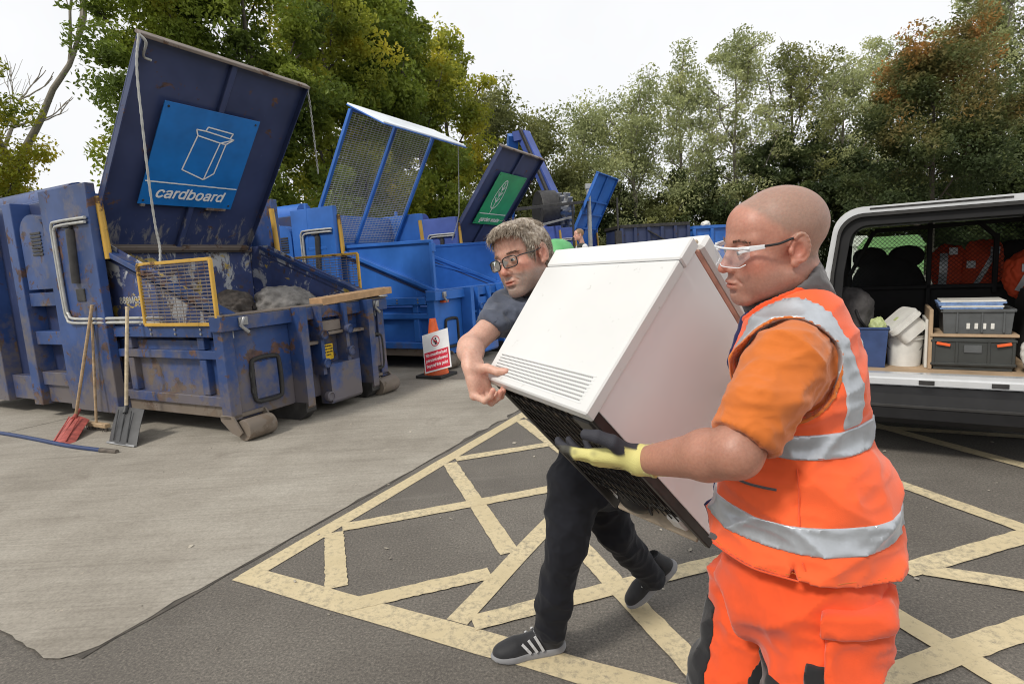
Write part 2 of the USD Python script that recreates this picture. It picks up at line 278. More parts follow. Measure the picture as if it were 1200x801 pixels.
mat('line_paint', {'g': ('geometry', {}), 'n': ('noise_texture', {'scale': 1.6, 'detail': 8.0, 'roughness': 0.7}),
    'r': ('rgb_ramp', {'ramp': [(0.25, (0.42, 0.345, 0.205)), (0.75, (0.62, 0.52, 0.33))]}),
    'w': ('noise_texture', {'scale': 32.0, 'detail': 8.0, 'roughness': 0.8}), 'a': ('math', {'math_type': 'multiply_add', 'value2': 0.5}),
    'rw': ('rgb_ramp', {'ramp': [(0.73, (0, 0, 0)), (0.84, (0.40, 0.40, 0.40)), (0.95, (0.85, 0.85, 0.85))]}), 'm': ('mix', {'mix_type': 'mix', 'color2': (0.13, 0.12, 0.10)}),
    'b': ('bump', {'strength': 0.35, 'distance': 0.006}), 'p': ('principled_bsdf', {'roughness': 0.75})},
    [('g.position', 'n.vector'), ('g.position', 'w.vector'), ('n.fac', 'r.fac'), ('n.fac', 'a.value1'), ('w.fac', 'a.value3'), ('a.value', 'rw.fac'), ('r.color', 'm.color1'), ('rw.color', 'm.fac'), ('m.color', 'p.base_color'), ('w.fac', 'b.height'), ('b.normal', 'p.normal')])
plain('verge', (0.055, 0.065, 0.022), 0.95, var=0.5, scale=1.2, bump=0.6, bscale=14)
plain('mud', (0.11, 0.09, 0.065), 0.95, var=0.4, scale=9, bump=0.5)
plain('joint_dirt', (0.075, 0.066, 0.055), 0.95, var=0.4)
B = 1500.0
sheet([(-B, -B), (B, -B), (B, B), (-B, B)], -0.03, 'verge', None, 'ground')
def yq(s0, s1, t0, t1): return [yard(s, t)[:2] for s, t in ((s0, t0), (s1, t0), (s1, t1), (s0, t1))]
sheet([yard(s, t)[:2] for s, t in ((-14, -30), (60, -30), (60, 2.9), (-14, 2.9))], 0.0, 'asphalt', None, 'asphalt_yard')
# concrete slab: bays with joints between, ragged along the edge to the asphalt
rng = np.random.default_rng(4)
slab = thing('concrete_apron', None, None); tag(slab, kind='structure')
edges = [-14, 1.07, 8.2, 15.0, 22.0, 30.0, 38.0]
tj = [2.74, 8.0, 12.6]
for i in range(len(edges) - 1):
    for j in range(2):
        s0, s1, t0, t1 = edges[i] + 0.008, edges[i + 1] - 0.008, tj[j] + (0.008 if j else 0), tj[j + 1] - 0.008
        if i == 0: s1 = edges[1] + 0
        pts = []
        n = 60
        for k in range(n + 1):
            s = s0 + (s1 - s0) * k / n
            pts.append((s, t0 + (0.02 * rng.standard_normal() * (rng.random() < 0.5) if j == 0 else 0)))
        if i == 1 and j == 0: pass
        if i == 0:
            continue
        if i == 1:
            # the slab's near end is broken and rounded off
            pts = [p for p in pts if p[0] > 1.36]
            pts = [(1.07 + 0.02 * rng.standard_normal(), t1)] + [(1.05 + .05 * (t - 2.7) * (t < 3.6) + 0.006 * rng.standard_normal(), t) for t in np.linspace(t1 - 0.1, t0 + 0.14, 90)] + [(1.08, t0 + 0.07), (1.13, t0 + 0.03), (1.2, t0 + 0.0)] + pts + [(s1, t1)]
        else:
            pts += [(s1, t1), (s0, t1)]
        sheet([yard(*p)[:2] for p in pts], 0.006, 'concrete', slab, 'concrete_bay')
sheet([yard(s, t)[:2] for s, t in ((1.1, 2.9), (40, 2.9), (40, 12.6), (1.1, 12.6))], 0.002, 'joint_dirt', slab, 'joint_filler')
# dirty seam where asphalt meets the slab
pts = [yard(s, 2.728 + 0.006 * rng.standard_normal())[:2] for s in np.linspace(1.12, 38, 260)] + [yard(s, 2.80)[:2] for s in np.linspace(38, 1.12, 40)]
sheet(pts, 0.0035, 'joint_dirt', slab, 'seam')
# yellow box: border and diagonal bars in yard coordinates
box = thing('yellow_box_marking', None, None); tag(box, kind='structure')
LW = 0.11
def linebar(p, q, w=LW, z=0.005):
    p, q = V(*p), V(*q); d = nrm(q - p); n_ = V(-d[1], d[0]) * w / 2; m = 34
    side = lambda sg, k: p + (q - p) * k / m + n_ * sg * (1 + 0.045 * rng.standard_normal())
    poly = [side(-1, k) for k in range(m + 1)] + [side(1, k) for k in range(m, -1, -1)]
    sheet([yard(*a)[:2] for a in poly], z, 'line_paint', box, 'painted_bar')
S0, T1 = 1.84, 2.61
BARS = [((S0, T1), (9.6, T1), 0.11), ((S0 - 0.05, T1 + .04), (S0 - 0.05, -4.6), 0.14), ((9.55, T1), (9.55, -4.6), 0.11), ((S0, -4.6), (9.6, -4.6), 0.11)]
def bA(c, t0, t1): return ((c + t0, t0), (c + t1, t1), LW)
def bB(c, t0, t1): return ((c - t0, t0), (c - t1, t1), LW)
BARS = [((S0 - .0, T1), (9.6, T1), 0.11), ((1.865, T1 + .05), (1.865, -4.6), 0.14), ((9.55, T1 - .06), (9.55, -4.6), 0.11), ((1.94, 1.36), (9.5, 1.36), 0.11),
        bA(-0.13, 2.54, 2.08), bA(1.15, 2.54, 1.42), bA(2.45, 2.54, 1.42), bA(3.75, 2.54, 1.42), bA(5.05, 2.54, 1.42), bA(6.35, 2.54, 1.42),
        bB(3.77, 1.92, 1.42), bB(5.02, 2.54, 1.42), bB(6.32, 2.54, 1.42), bB(7.62, 2.54, 1.42), bB(8.92, 2.54, 1.42), bB(10.2, 2.54, 1.42),
        bB(3.25, 1.29, -0.1), bA(1.68, 1.29, 0.27), bA(3.02, -1.06, 0.9), bA(4.82, -1.6, 1.0), bA(6.2, -1.6, 1.0), bB(2.66, -0.42, -1.6), bB(1.98, 0.03, -1.2), bB(4.6, 1.29, 0.2),
        ((3.13, -0.5), (3.13, -4.6), 0.11), ((5.6, -0.5), (5.6, -4.6), 0.10)]
for i, (p, q, w) in enumerate(BARS):
    linebar(p, q, w, 0.0042 + 0.00016 * i)
# verge behind the yard
sheet([yard(s, t)[:2] for s, t in ((-30, 12.6), (60, 12.6), (60, 60), (-30, 60))], 0.03, 'verge', None, 'grass_verge')
sheet([yard(s, t)[:2] for s, t in ((40, -40), (120, -40), (120, 60), (40, 60))], 0.012, 'verge', None, 'grass_verge')
sheet([yard(s, t)[:2] for s, t in ((-40, 2.9), (1.4, 2.9), (1.4, 12.6), (-40, 12.6))], -0.006, 'asphalt', None, 'asphalt_strip')
# loose grit and litter on the ground
grit = MB()
for i in range(260):
    s, t = rng.uniform(0.6, 7), rng.uniform(-2, 5)
    c = yard(s, t, 0.010); r = rng.uniform(0.003, 0.009)
    q = rng.standard_normal((5, 3)) * r; q[:, 2] = abs(q[:, 2]) * 0.5
    h = trimesh.convex.convex_hull(np.vstack([q, -q * (1, 1, 0)])); grit.add(c + h.vertices - (0, 0, 0.004), h.faces)
plain('grit_stone', (0.30, 0.27, 0.22), 0.9, var=0.5, scale=40)
tag(obj(None, 'grit', grit, 'grit_stone'), 'loose pale grit scattered over the yard surface', 'grit', kind='stuff')
# a scrap of pale paper on the asphalt
pp = onground(631 - 0, 798, 0.008)
# ------------------------------------------------------------ waste compactors
AX = np.eye(3)
YZ = ((0, 1, 0), (0, 0, 1), (1, 0, 0))      # prism polygons given as (y, z), extruded along x
XZ = ((1, 0, 0), (0, 0, 1), (0, -1, 0))     # polygons (x, z), extruded towards -y
def chain_mesh(pts, r=0.012, wire=0.0035):
    m = MB(); P = np.asarray(pts); d = np.r_[0, np.cumsum(np.linalg.norm(np.diff(P, axis=0), axis=1))]
    n = int(d[-1] / (r * 2.3))
    for i in range(n):
        q = [np.interp((i + k) * d[-1] / n, d, P[:, j]) for k in (0.5, 0.52) for j in range(3)]
        c, a = V(*q[:3]), nrm(V(*q[3:]) - V(*q[:3]) + 1e-9)
        b = nrm(np.cross(a, (0.3, 0.8, 0.52))); b = b if i % 2 else np.cross(a, b)
        an = np.linspace(0, 2 * np.pi, 9)
        m.tube([c + a * r * 1.5 * math.cos(t) + b * r * 0.8 * math.sin(t) for t in an], wire, 4, cap=False)
    return m
def compactor(name, label, s0, t0, blue, inner, Wd=2.35, lid=None, ext=False, guard=True, details=True, group='waste compactors standing in a row'):
    T = thing(name, label, 'waste compactor', yard(s0, t0), YROT, group)
    # floor pan, lower hull
    b = MB()
    b.box((0.10, 0.14, 0.22), (Wd - 0.10, 1.9, 0.98)); b.box((0.02, 1.75, 0.2), (Wd - 0.02, 5.6, 0.5))
    obj(T, 'lower_hull', b, blue)
    for sg, x0 in ((0, 0.0), (1, Wd)):
        d = 1 if sg == 0 else -1
        X = lambda a, c: (min(x0 + d * a, x0 + d * c), max(x0 + d * a, x0 + d * c))
        def sb(y0, y1, z0, z1, a, c, n, m=blue, **k):
            b = MB(); xa, xb = X(a, c); b.box((xa, y0, z0), (xb, y1, z1)); return obj(T, n, b, m, **k)
        sb(0.0, 0.14, 0.20, 1.14, 0, 0.12, 'corner_post'); sb(0.16, 1.92, 1.02, 1.135, 0.0, 0.12, 'top_rail'); sb(0.14, 1.92, 0.80, 0.885, 0.02, 0.12, 'middle_rail')
        sb(0.14, 1.92, 0.33, 0.43, 0.015, 0.12, 'bottom_rail'); sb(0.14, 1.92, 0.21, 0.325, 0.05, 0.14, 'base_rail', 'steel_rust')
        for y in (0.34, 1.55): sb(y, y + 0.10, 0.435, 0.795, 0.035, 0.11, 'stiffener')
        for y in (0.34, 1.55): sb(y, y + 0.10, 0.89, 1.015, 0.035, 0.11, 'stiffener')
        for y in (0.3, 0.7, 1.1, 1.5):
            for z in (1.055, 1.10):
                bo = MB().add(*place(lathe([(0, 0), (0.014, 0), (0.014, 0.012), (0, 0.014)], 6), (x0, y, z), ((0, 1, 0), (0, 0, 1), (-d, 0, 0)) if d > 0 else ((0, 0, 1), (0, 1, 0), (1, 0, 0)))); obj(T, 'rail_bolt', bo, 'grey_steel')
        # hopper side: plate with a sloping top edge
        if not ext:
            side = [(0.02, 1.0), (2.22, 1.0), (2.22, 2.02), (1.86, 2.02), (0.02, 1.245)]
        else:
            side = [(0.02, 1.0), (2.6, 1.0), (2.6, 2.0), (0.08, 1.97), (0.08, 1.26), (0.02, 1.245)]
        b = MB(); xa, xb = X(0.13, 0.142); b.prism(side, xa, xb, ax=YZ); obj(T, 'hopper_side', b, inner if not ext else blue)
        b = MB(); xm = x0 + d * 0.105
        b.bar((xm, 2.0, 2.0), (xm, 0.0, 1.215), 0.13, 0.055, ch=0.004); obj(T, 'sloping_edge', b, blue)
        b = MB(); xm = x0 + d * 0.128; b.bar((xm, 2.0, 1.90), (xm, 0.02, 1.12), 0.03, 0.03); obj(T, 'edge_bar', b, 'blue_dark')
        if ext:
            b = MB(); xm = x0 + d * 0.125
            b.bar((xm, 2.6, 2.005), (xm, 0.04, 1.975), 0.06, 0.05); b.bar((xm, 0.06, 1.97), (xm, 0.06, 1.25), 0.05, 0.06); b.bar((xm + d * .03, 2.3, 1.86), (xm + d * .03, 0.1, 1.3), 0.008, 0.03); obj(T, 'side_frame', b, blue)
            b = MB(); b.add(*place(lathe([(0, -.06), (.035, -.06), (.035, .06), (0, .06)], 12), (xm, 0.03, 1.88), ((1, 0, 0), (0, 1, 0), (0, 0, 1)))); obj(T, 'hinge_pin', b, blue)
        # rear housing
        sb(1.80, 2.76, 0.17, 2.66, -0.06, 0.035, 'housing_frame'); sb(3.42, 3.62, 0.17, 2.60, -0.06, 0.16, 'housing_post'); sb(4.3, 5.6, 0.17, 2.58, -0.05, 0.16, 'rear_panel')
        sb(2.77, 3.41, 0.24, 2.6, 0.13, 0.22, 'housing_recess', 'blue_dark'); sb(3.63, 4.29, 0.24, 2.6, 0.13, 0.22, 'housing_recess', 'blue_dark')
        for z in (0.42, 0.92, 1.38): sb(2.77, 3.41, z, z + 0.16, -0.02, 0.12, 'ladder_step')
        # motor cover with a rounded top and a louvre
        an = np.linspace(0, math.pi, 14); prof = [(2.82, 1.58)] + [(3.09 + 0.27 * math.cos(math.pi - t), 2.24 + 0.2 * math.sin(t)) for t in an] + [(3.36, 1.58)]
        b = MB(); xa, xb = X(-0.03, 0.125); b.prism(prof, xa, xb, ax=YZ); mc = obj(T, 'motor_cover', b, blue)
        lv = MB()
        for k in range(7): lv.bar((x0 - d * 0.034, 2.9, 1.98 + 0.04 * k), (x0 - d * 0.034, 3.12, 1.98 + 0.04 * k), 0.012, 0.026)
        obj(mc, 'louvre', lv, 'dark_steel')
        # pipework
        for k, o in enumerate((0.0, 0.045)):
            xs = x0 - d * 0.085
            b = MB(); b.tube(spline([(xs, 1.84 + o * .3, 2.30 - o), (xs, 2.40 - o, 2.30 - o), (xs, 2.52 - o, 2.27 - o), (xs, 2.54 - o, 2.1), (xs, 2.53 - o, 1.4), (xs, 2.50 - o, 1.24 + o), (xs, 2.38 - o, 1.185 + o), (xs + d * .05, 1.7, 1.18 + o), (xs + d * .10, 0.9, 1.175 + o)], 5), 0.0165, 8)
            obj(T, 'hydraulic_pipe', b, 'pipe_grey', 60)
        b = MB(); xs = x0 - d * 0.075; b.tube([(xs, 2.17, 2.2), (xs, 2.21, 1.62)], 0.047, 12); b.tube([(xs, 2.17, 2.2), (xs, 2.16, 2.3)], 0.02, 10); b.box((xs - .03, 2.14, 2.22), (xs + .03, 2.28, 2.25)); obj(T, 'hydraulic_ram', b, 'dark_steel', 50)
        b = MB(); b.box((min(xs, xs + d * .06), 2.10, 1.42), (max(xs, xs + d * .06), 2.26, 1.56)); obj(T, 'ram_bracket', b, 'dark_steel')
        b = MB(); xs = x0 + d * 0.05; b.tube(spline([(xs, 1.76, 1.86), (xs, 1.775, 2.2), (xs, 1.80, 2.52)], 4), 0.036, 10); obj(T, 'yellow_stay', b, 'yellow_paint', 60)
        b = MB()
        for k in range(2): b.tube([(x0 + d * .02, 1.58 + .06 * k, 1.16), (x0 + d * .02, 1.58 + .06 * k, 1.24)], 0.022, 8)
        obj(T, 'pipe_union', b, 'grey_steel', 60)
        if guard:
            yo, zo = (0, 0) if sg == 0 else (.34, .05)
            gp = MB(); xs = x0 - d * 0.012
            fr = [(0.02 + yo, 1.15 + zo), (1.16 + yo, 1.15 + zo), (1.16 + yo, 1.765 + zo), (0.02 + yo, 1.765 + zo)]
            for k in range(4):
                p, q = fr[k], fr[(k + 1) % 4]
                gp.bar((xs, *p), (xs, *q), 0.034, 0.034)
            g = obj(T, 'guard_frame', gp, 'yellow_paint')
            gm = MB()
            for z in np.arange(1.19, 1.75, 0.034): gm.bar((xs, 0.03 + yo, z + zo), (xs, 1.15 + yo, z + zo), 0.005, 0.010, ch=0)
            for y in np.arange(0.12, 1.12, 0.10): gm.bar((xs + .004, y + yo, 1.16 + zo), (xs + .004, y + yo, 1.75 + zo), 0.004, 0.004, ch=0)
            obj(g, 'guard_mesh', gm, 'steel_rust' if blue == 'blue_worn' else 'dark_steel')
    yb = 2.58 if ext else 2.32; b = MB(); b.box((0.165, yb, 0.5), (Wd - 0.165, 5.58, 2.63)); b.box((0.037, yb - .03, 1.2), (Wd - .037, yb - .002, 2.62)); obj(T, 'housing', b, blue)
    b = MB(); b.tube([(0.5, 3.0, 2.66), (0.5, 5.0, 2.66)], 0.19, 16); obj(T, 'reservoir', b, blue, 60)
    # hopper back plate and ram floor
    b = MB(); b.box((0.145, yb - .10, 0.98), (Wd - 0.145, yb - .032, 1.97)); obj(T, 'hopper_back', b, inner)
    b = MB(); b.bar((0.15, yb - .13, 1.97), (Wd - 0.15, yb - .13, 1.97), 0.06, 0.05); obj(T, 'hinge_bar', b, 'steel_rust')
    # front: sill, plate, ribs, coupling box
    b = MB(); b.box((-0.03, -0.05, 1.075), (Wd + 0.03, 0.13, 1.215)); obj(T, 'front_sill', b, blue)
    b = MB(); b.box((-0.025, -0.045, 1.217), (Wd + 0.025, 0.135, 1.235)); obj(T, 'sill_cap', b, 'steel_rust' if blue == 'blue_worn' else blue)
    b = MB(); b.box((0.125, 0.03, 0.19), (Wd - 0.125, 0.09, 1.07)); obj(T, 'front_plate', b, blue)
    for x in (0.80, 1.86):
        b = MB(); b.prism([(0.02, 0.1), (0.02, 1.23), (-0.17, 1.23), (-0.17, 0.16), (-0.10, 0.08)], x, x + 0.10, ax=YZ); obj(T, 'front_rib', b, blue)
        b = MB(); b.prism([(0.9, 0.2), (0.9, 0.05), (0.3, 0.012), (-0.04, 0.012), (-0.15, 0.10), (-0.15, 0.2)], x - 0.02, x + 0.12, ax=YZ); obj(T, 'skid', b, 'dark_steel')
    for x in (1.10, 1.50):
        b = MB(); b.prism([(0.02, 0.45), (0.02, 1.22), (-0.13, 1.22), (-0.13, 0.45)], x, x + 0.05, ax=YZ); obj(T, 'coupling_plate', b, blue)
    b = MB(); b.prism([(0.02, 0.10), (0.02, 0.55), (-0.155, 0.55), (-0.155, 0.13), (-0.13, 0.10)], 1.17, 1.66, ax=YZ); obj(T, 'coupling_box', b, blue)
    for x0_, x1_, z in ((0.905, 1.095, 0.80), (1.155, 1.495, 0.88), (1.555, 1.855, 0.86)):
        b = MB(); b.box((x0_, -0.10, z), (x1_, 0.028, z + 0.035)); obj(T, 'coupling_shelf', b, 'steel_rust' if blue == 'blue_worn' else blue)
    b = MB(); b.box((1.16, -0.07, 0.92), (1.49, 0.028, 1.04)); obj(T, 'coupling_block', b, 'steel_rust' if blue == 'blue_worn' else blue)
    for x, z in ((1.13, 0.90), (1.13, 0.58), (1.53, 0.92), (1.53, 0.66), (1.13, 0.2)):
        b = MB(); b.add(*place(lathe([(0, 0), (.055, 0), (.055, .05), (.045, .06), (.045, .05), (0.03, .045), (0, .045)], 16), (x, -0.125, z), ((1, 0, 0), (0, 0, 1), (0, -1, 0)))); obj(T, 'coupling_pin', b, blue, 40)
    b = MB(); b.box((1.24, -0.012, 0.585), (1.39, 0.027, 0.765), 0.002); obj(T, 'warning_label', b, 'label_yellow')
    tx = MB()
    for k, l in enumerate(('WARNING', 'KEEP CLEAR', 'OF MOVING', 'PARTS')): tx.add(*place(text(None, l, 0.016, 0.002), (1.315, -0.014, 0.735 - 0.034 * k), ((1, 0, 0), (0, 0, 1), (0, -1, 0))))
    obj(T, 'label_text', tx, 'black_plastic')
    # inspection hatches: rubber seal loops
    for x in (0.29, 2.02):
        w = 0.34 if x < 1 else 0.26
        c = [(x + .06, .32), (x + w - .06, .32), (x + w, .38), (x + w, .70), (x + w - .06, .76), (x + .06, .76), (x, .70), (x, .38), (x + .06, .32)]
        b = MB(); b.tube(spline([(p, 0.012, q) for p, q in c], 4), 0.022, 8); obj(T, 'hatch_seal', b, 'black_rubber', 60)
        b = MB(); b.box((x + .03, 0.012, .35), (x + w - .03, 0.028, .73)); obj(T, 'hatch_door', b, blue)
        b = MB(); b.box((x - .03, -.004, .42), (x + .02, 0.028, .48)); b.box((x - .03, -.004, .58), (x + .02, 0.028, .64)); obj(T, 'hatch_hinge', b, 'dark_steel')
    for x in (0.2, Wd - 0.2):      # lid catches on the sill
        b = MB(); b.tube([(x, -.075, 1.19), (x - .05, -.085, 1.12), (x + .03, -.085, 1.05)], 0.018, 8); b.box((x - .05, -.07, 1.12), (x + .05, -.051, 1.2)); obj(T, 'sill_catch', b, 'grey_steel', 50)
    for x in (0.02, Wd - 0.36):
        b = MB(); prof = [(0, 0), (.10, 0), (.105, .02), (.105, .30), (.10, .32), (.05, .32), (.05, .26), (0, .26)]
        b.add(*place(lathe([(r, h - .0) for r, h in prof], 20), (x + .01, -0.10, 0.112), ((0, 1, 0), (0, 0, 1), (1, 0, 0)))); ro = obj(T, 'roller', b, 'steel_rust', 40)
        b = MB()
        for xx in (x - .03, x + .345): b.prism([(-.13, .10), (-.08, .06), (.02, .09), (.16, .2), (.16, .25), (-.02, .25)], xx, xx + .018, ax=YZ)
        b.box((x - .03, -.0, .215), (x + .363, .16, .255)); obj(ro, 'roller_bracket', b, 'steel_rust')
    return T
def lid_frame(yh, zh, yt, zt):
    o = V(0, yh, zh); w = V(0, yt - yh, zt - zh); L = np.linalg.norm(w); w /= L
    n = np.cross((1, 0, 0), w)        # (u, v, n): n is the underside, facing the front
    n = n if n[1] < 0 else -n
    return o, L, np.array([(1, 0, 0), w, n])
def solid_lid(T, fr, x0, x1, m, edge):
    o, L, A = fr
    b = MB(); q = lambda u, v, n: o + V(u, v, n) @ A
    b.obox(q((x0 + x1) / 2, L / 2, 0), A, ((x1 - x0) / 2, L / 2, 0.012)); l = obj(T, 'lid', b, m)
    for u0, u1, v0, v1, n1, nm in ((x0, x0 + .012, 0, L, .07, 'lid_flange'), (x1 - .012, x1, 0, L, .07, 'lid_flange'), ((x0 + x1) / 2 - .035, (x0 + x1) / 2 + .035, .02, L - .03, .05, 'lid_rib')):
        b = MB(); b.obox(q((u0 + u1) / 2, (v0 + v1) / 2, n1 / 2 + .012), A, ((u1 - u0) / 2, (v1 - v0) / 2, n1 / 2)); obj(l, nm, b, m)
    b = MB(); b.obox(q((x0 + x1) / 2, L - .015, .035), A, ((x1 - x0) / 2 + .02, .018, .05)); obj(l, 'lid_edge', b, edge)
    b = MB(); b.obox(q((x0 + x1) / 2, .03, .03), A, ((x1 - x0) / 2, .03, .035)); obj(l, 'lid_foot', b, 'steel_rust')
    return l, q
def sign(T, q, A, u0, u1, v0, v1, m, strokes, lw, word, wu, wv, wh, shear, n0=.07):
    b = MB(); b.obox(q((u0 + u1) / 2, (v0 + v1) / 2, n0), A, ((u1 - u0) / 2, (v1 - v0) / 2, .006), .002); s = obj(T, 'sign_board', b, m)
    g = MB()
    for st in strokes:
        for (a, c) in zip(st[:-1], st[1:]):
            g.bar(q(*a, n0 + .008), q(*c, n0 + .008), lw, .003, up=A[2], ch=0)
    obj(s, 'pictogram', g, 'sign_white')
    g = MB(); v, f = text(None, word, wh, 0.003, True, shear); g.add(q(0, 0, 0) + (v + (wu, wv, n0 + .0065)) @ A, f); obj(s, 'lettering', g, 'sign_white')
    for u in (u0 + .05, u1 - .05):
        for v_ in (v0 + .05, v1 - .05):
            g = MB(); g.add(*place(lathe([(0, 0), (.014, 0), (.012, .006), (0, .008)], 8), q(u, v_, n0 + .006), A)); obj(s, 'sign_bolt', g, 'dark_steel')
    return s
S1, T0 = 3.55, 4.93
c1 = compactor('waste_compactor', 'worn rusty blue compactor nearest, its lid raised with blue cardboard sign', S1, T0, 'blue_worn', 'hopper_inside')
fr = lid_frame(7.1 - T0, 2.0, 5.65 - T0, 3.95)
lid1, q1 = solid_lid(c1, fr, 0.045, 2.10, 'lid_worn', 'steel_rust')
u0, v0 = 0.415, 0.635
bagp = lambda *pts: [(0.815 + (x - .777) * .98, 1.26 + (y - 1.26) * 1.02 + .07) for x, y in pts]
A_, B_, C_, D_, E_, F_, G_ = (.796, 1.533), (.83, 1.467), (.762, 1.042), (1.061, .948), (1.172, 1.038), (1.208, 1.419), (1.294, 1.489)
sign(c1, q1, fr[2], .415, 1.59, .635, 1.85, 'sign_blue',
     [bagp(A_, B_, C_, D_, E_, F_, G_, (.909, 1.533), A_), bagp(B_, (1.13, 1.424), F_), bagp((1.13, 1.424), D_), bagp((1.13, 1.424), G_), bagp((.909, 1.533), (.926, 1.583), (1.26, 1.56), (1.24, 1.50)), [(.43, .925), (1.575, .925)]],
     .014, 'cardboard', 1.0, .735, .128, .22)
for (a, b_) in ((.45, .50), (1.25, 1.52)):
    g = MB(); g.obox(q1((a + b_) / 2, .622, .066), fr[2], ((b_ - a) / 2, .018, .02)); obj(c1, 'sign_bracket', g, 'steel_rust')
# the chain that hangs down in front of the lid, and the one at its right corner
ch = [q1(.06, 2.40, .06), q1(.03, 2.36, .12) + (0, 0, 0)] ; top = q1(.0, 2.42, .10)
hang = [top, top + (-.03, .05, -.3), top + (-.02, .10, -.8), top + (.03, .2, -1.3), top + (.12, .34, -1.72), top + (.16, .38, -1.95), top + (.12, .36, -2.15)]
g = MB(); hs = spline(hang, 14); g.tube(hs, .0115 + .002 * np.sin(np.arange(len(hs)) * 2.1), 7); obj(c1, 'hanging_rope', g, 'pipe_grey', 60)
g = MB(); g.tube(spline([top, top + (.06, 0, -.06), q1(.12, 2.22, .05), q1(.2, 2.2, .05)], 5), .013, 6); obj(c1, 'lid_rope', g, 'pipe_grey', 60)
top = q1(2.12, 2.41, .03)
obj(c1, 'lid_chain', chain_mesh(spline([top, top + (.04, .02, -.3), top + (.06, .03, -.7), top + (.09, .05, -1.05)], 5), .013, .004), 'pipe_grey')
g = MB()
v, f = text(None, '888MC3', .07, .002, True); g.add(*place((v, f), (0.128, 1.62, 1.37), ((0, -1, 0), (0, 0, 1), (-1, 0, 0)))); obj(c1, 'unit_number', g, 'pipe_grey')
# second compactor: bright blue, tall side plates, mesh lid with a white flap
c2 = compactor('waste_compactor', 'bright blue compactor with raised mesh lid and white top flap', 7.2, 5.02, 'blue_bright', 'blue_bright', ext=True, guard=False)
fr2 = lid_frame(7.5 - 5.02, 2.08, 6.32 - 5.02, 4.08); o, L2, A2 = fr2; q2 = lambda u, v, n: o + V(u, v, n) @ A2
x0, x1 = 0.02, 2.28
lf = MB()
for u in (x0, (x0 + x1) / 2, x1): lf.obox(q2(u, L2 / 2, 0), A2, (.03, L2 / 2, .03))
for v_ in (0.02, L2): lf.obox(q2((x0 + x1) / 2, v_, 0), A2, ((x1 - x0) / 2, .025, .025))
l2 = obj(c2, 'lid_frame', lf, 'blue_bright')
gm = MB()
for v_ in np.arange(.06, L2 - .03, .036): gm.obox(q2((x0 + x1) / 2, v_, -.01), A2, ((x1 - x0) / 2, .0042, .002), 0)
for u in np.arange(x0 + .06, x1, .09): gm.obox(q2(u, L2 / 2, -.012), A2, (.0018, L2 / 2, .0015), 0)
obj(l2, 'lid_mesh', gm, 'pipe_grey')
p0, p1 = V(0, 6.36 - 5.02, 4.17), V(0, 5.68 - 5.02, 3.78)
g = MB(); g.bar((x0 + .0, *p0[1:]), (x1 + .12, *p0[1:]), .05, .03, ch=.003); d_ = p1 - p0; ax = np.array([(1, 0, 0), nrm(d_), np.cross((1, 0, 0), nrm(d_))])
g = MB(); g.obox((p0 + p1) / 2 + ((x0 + x1) / 2 + .02, 0, 0), ax, ((x1 - x0) / 2 + .05, np.linalg.norm(d_) / 2, .012)); obj(l2, 'white_flap', g, 'white_panel')
g = MB(); g.obox((p0 + p1) / 2 + ((x0 + x1) / 2 + .02, 0, -.022), ax, ((x1 - x0) / 2 + .06, np.linalg.norm(d_) / 2 + .012, .009)); obj(l2, 'flap_frame', g, 'blue_bright')
for u in (x0 - .06, x1 + .06):
    g = MB(); g.bar((u, 2.42, 1.98), (u, 2.40, 2.75), .05, .05); g.bar((u, 2.42, 2.0), (u, 2.0, 2.0), .05, .05); obj(c2, 'lid_arm', g, 'blue_bright')
top = V(x1 + .16, 5.9 - 5.02, 3.85)
obj(c2, 'lid_chain', chain_mesh(spline([top, top + (0, .05, -.7), top + (0, .1, -1.3), top + (.02, .3, -1.75)], 5), .013, .004), 'pipe_grey')
g = MB(); g.box((.2, .06, 1.03), (.32, -.055, 1.066)); obj(c2, 'amber_marker', g, 'cone_orange')
# third compactor: garden waste
c3 = compactor('waste_compactor', 'purplish blue compactor behind grey haired man, raised lid with green leaf sign', 10.85, 5.0, 'blue_purple', 'hopper_inside', guard=False)
fr3 = lid_frame(7.22 - 5.0, 2.0, 5.65 - 5.0, 4.03)
lid3, q3 = solid_lid(c3, fr3, 0.045, 2.16, 'blue_dark', 'steel_rust')
leaf = [(1.0 + .17 * math.sin(t) * (1 + .25 * math.cos(t)), 1.50 - .36 * math.cos(t)) for t in np.linspace(0, 2 * math.pi, 22)]
sign(c3, q3, fr3[2], .52, 1.84, .72, 2.02, 'sign_green', [leaf, [(1.0, 1.02), (1.0, 1.80)], [(1.0, 1.3), (1.1, 1.42)], [(1.0, 1.3), (.9, 1.42)], [(1.0, 1.45), (1.1, 1.57)], [(1.0, 1.45), (.9, 1.57)], [(1.0, 1.6), (1.07, 1.7)], [(1.0, 1.6), (.93, 1.7)], [(.56, 1.0), (1.8, 1.0)]],
     .02, 'garden waste', 1.17, .80, .105, .22)
g = MB()
for k in range(60):
    c = V(rng.uniform(.2, 2.1), rng.uniform(.3, 1.9), 1.2 + rng.uniform(0, .75)); g.add(c + trimesh.creation.icosphere(0).vertices * rng.uniform(.03, .12, 3), trimesh.creation.icosphere(0).faces)
plain('garden_cuttings', (0.085, 0.06, 0.035), 0.95, var=0.6, scale=14)
tag(obj(None, 'garden_cuttings', (np.array([yard(10.85, 5.0) + v[0] * E1 + v[1] * E2 + V(0, 0, v[2]) for v in g.mesh()[0]]), g.mesh()[1]), 'garden_cuttings'), 'heap of brown garden cuttings in the compactor with green sign', 'garden waste', kind='stuff')
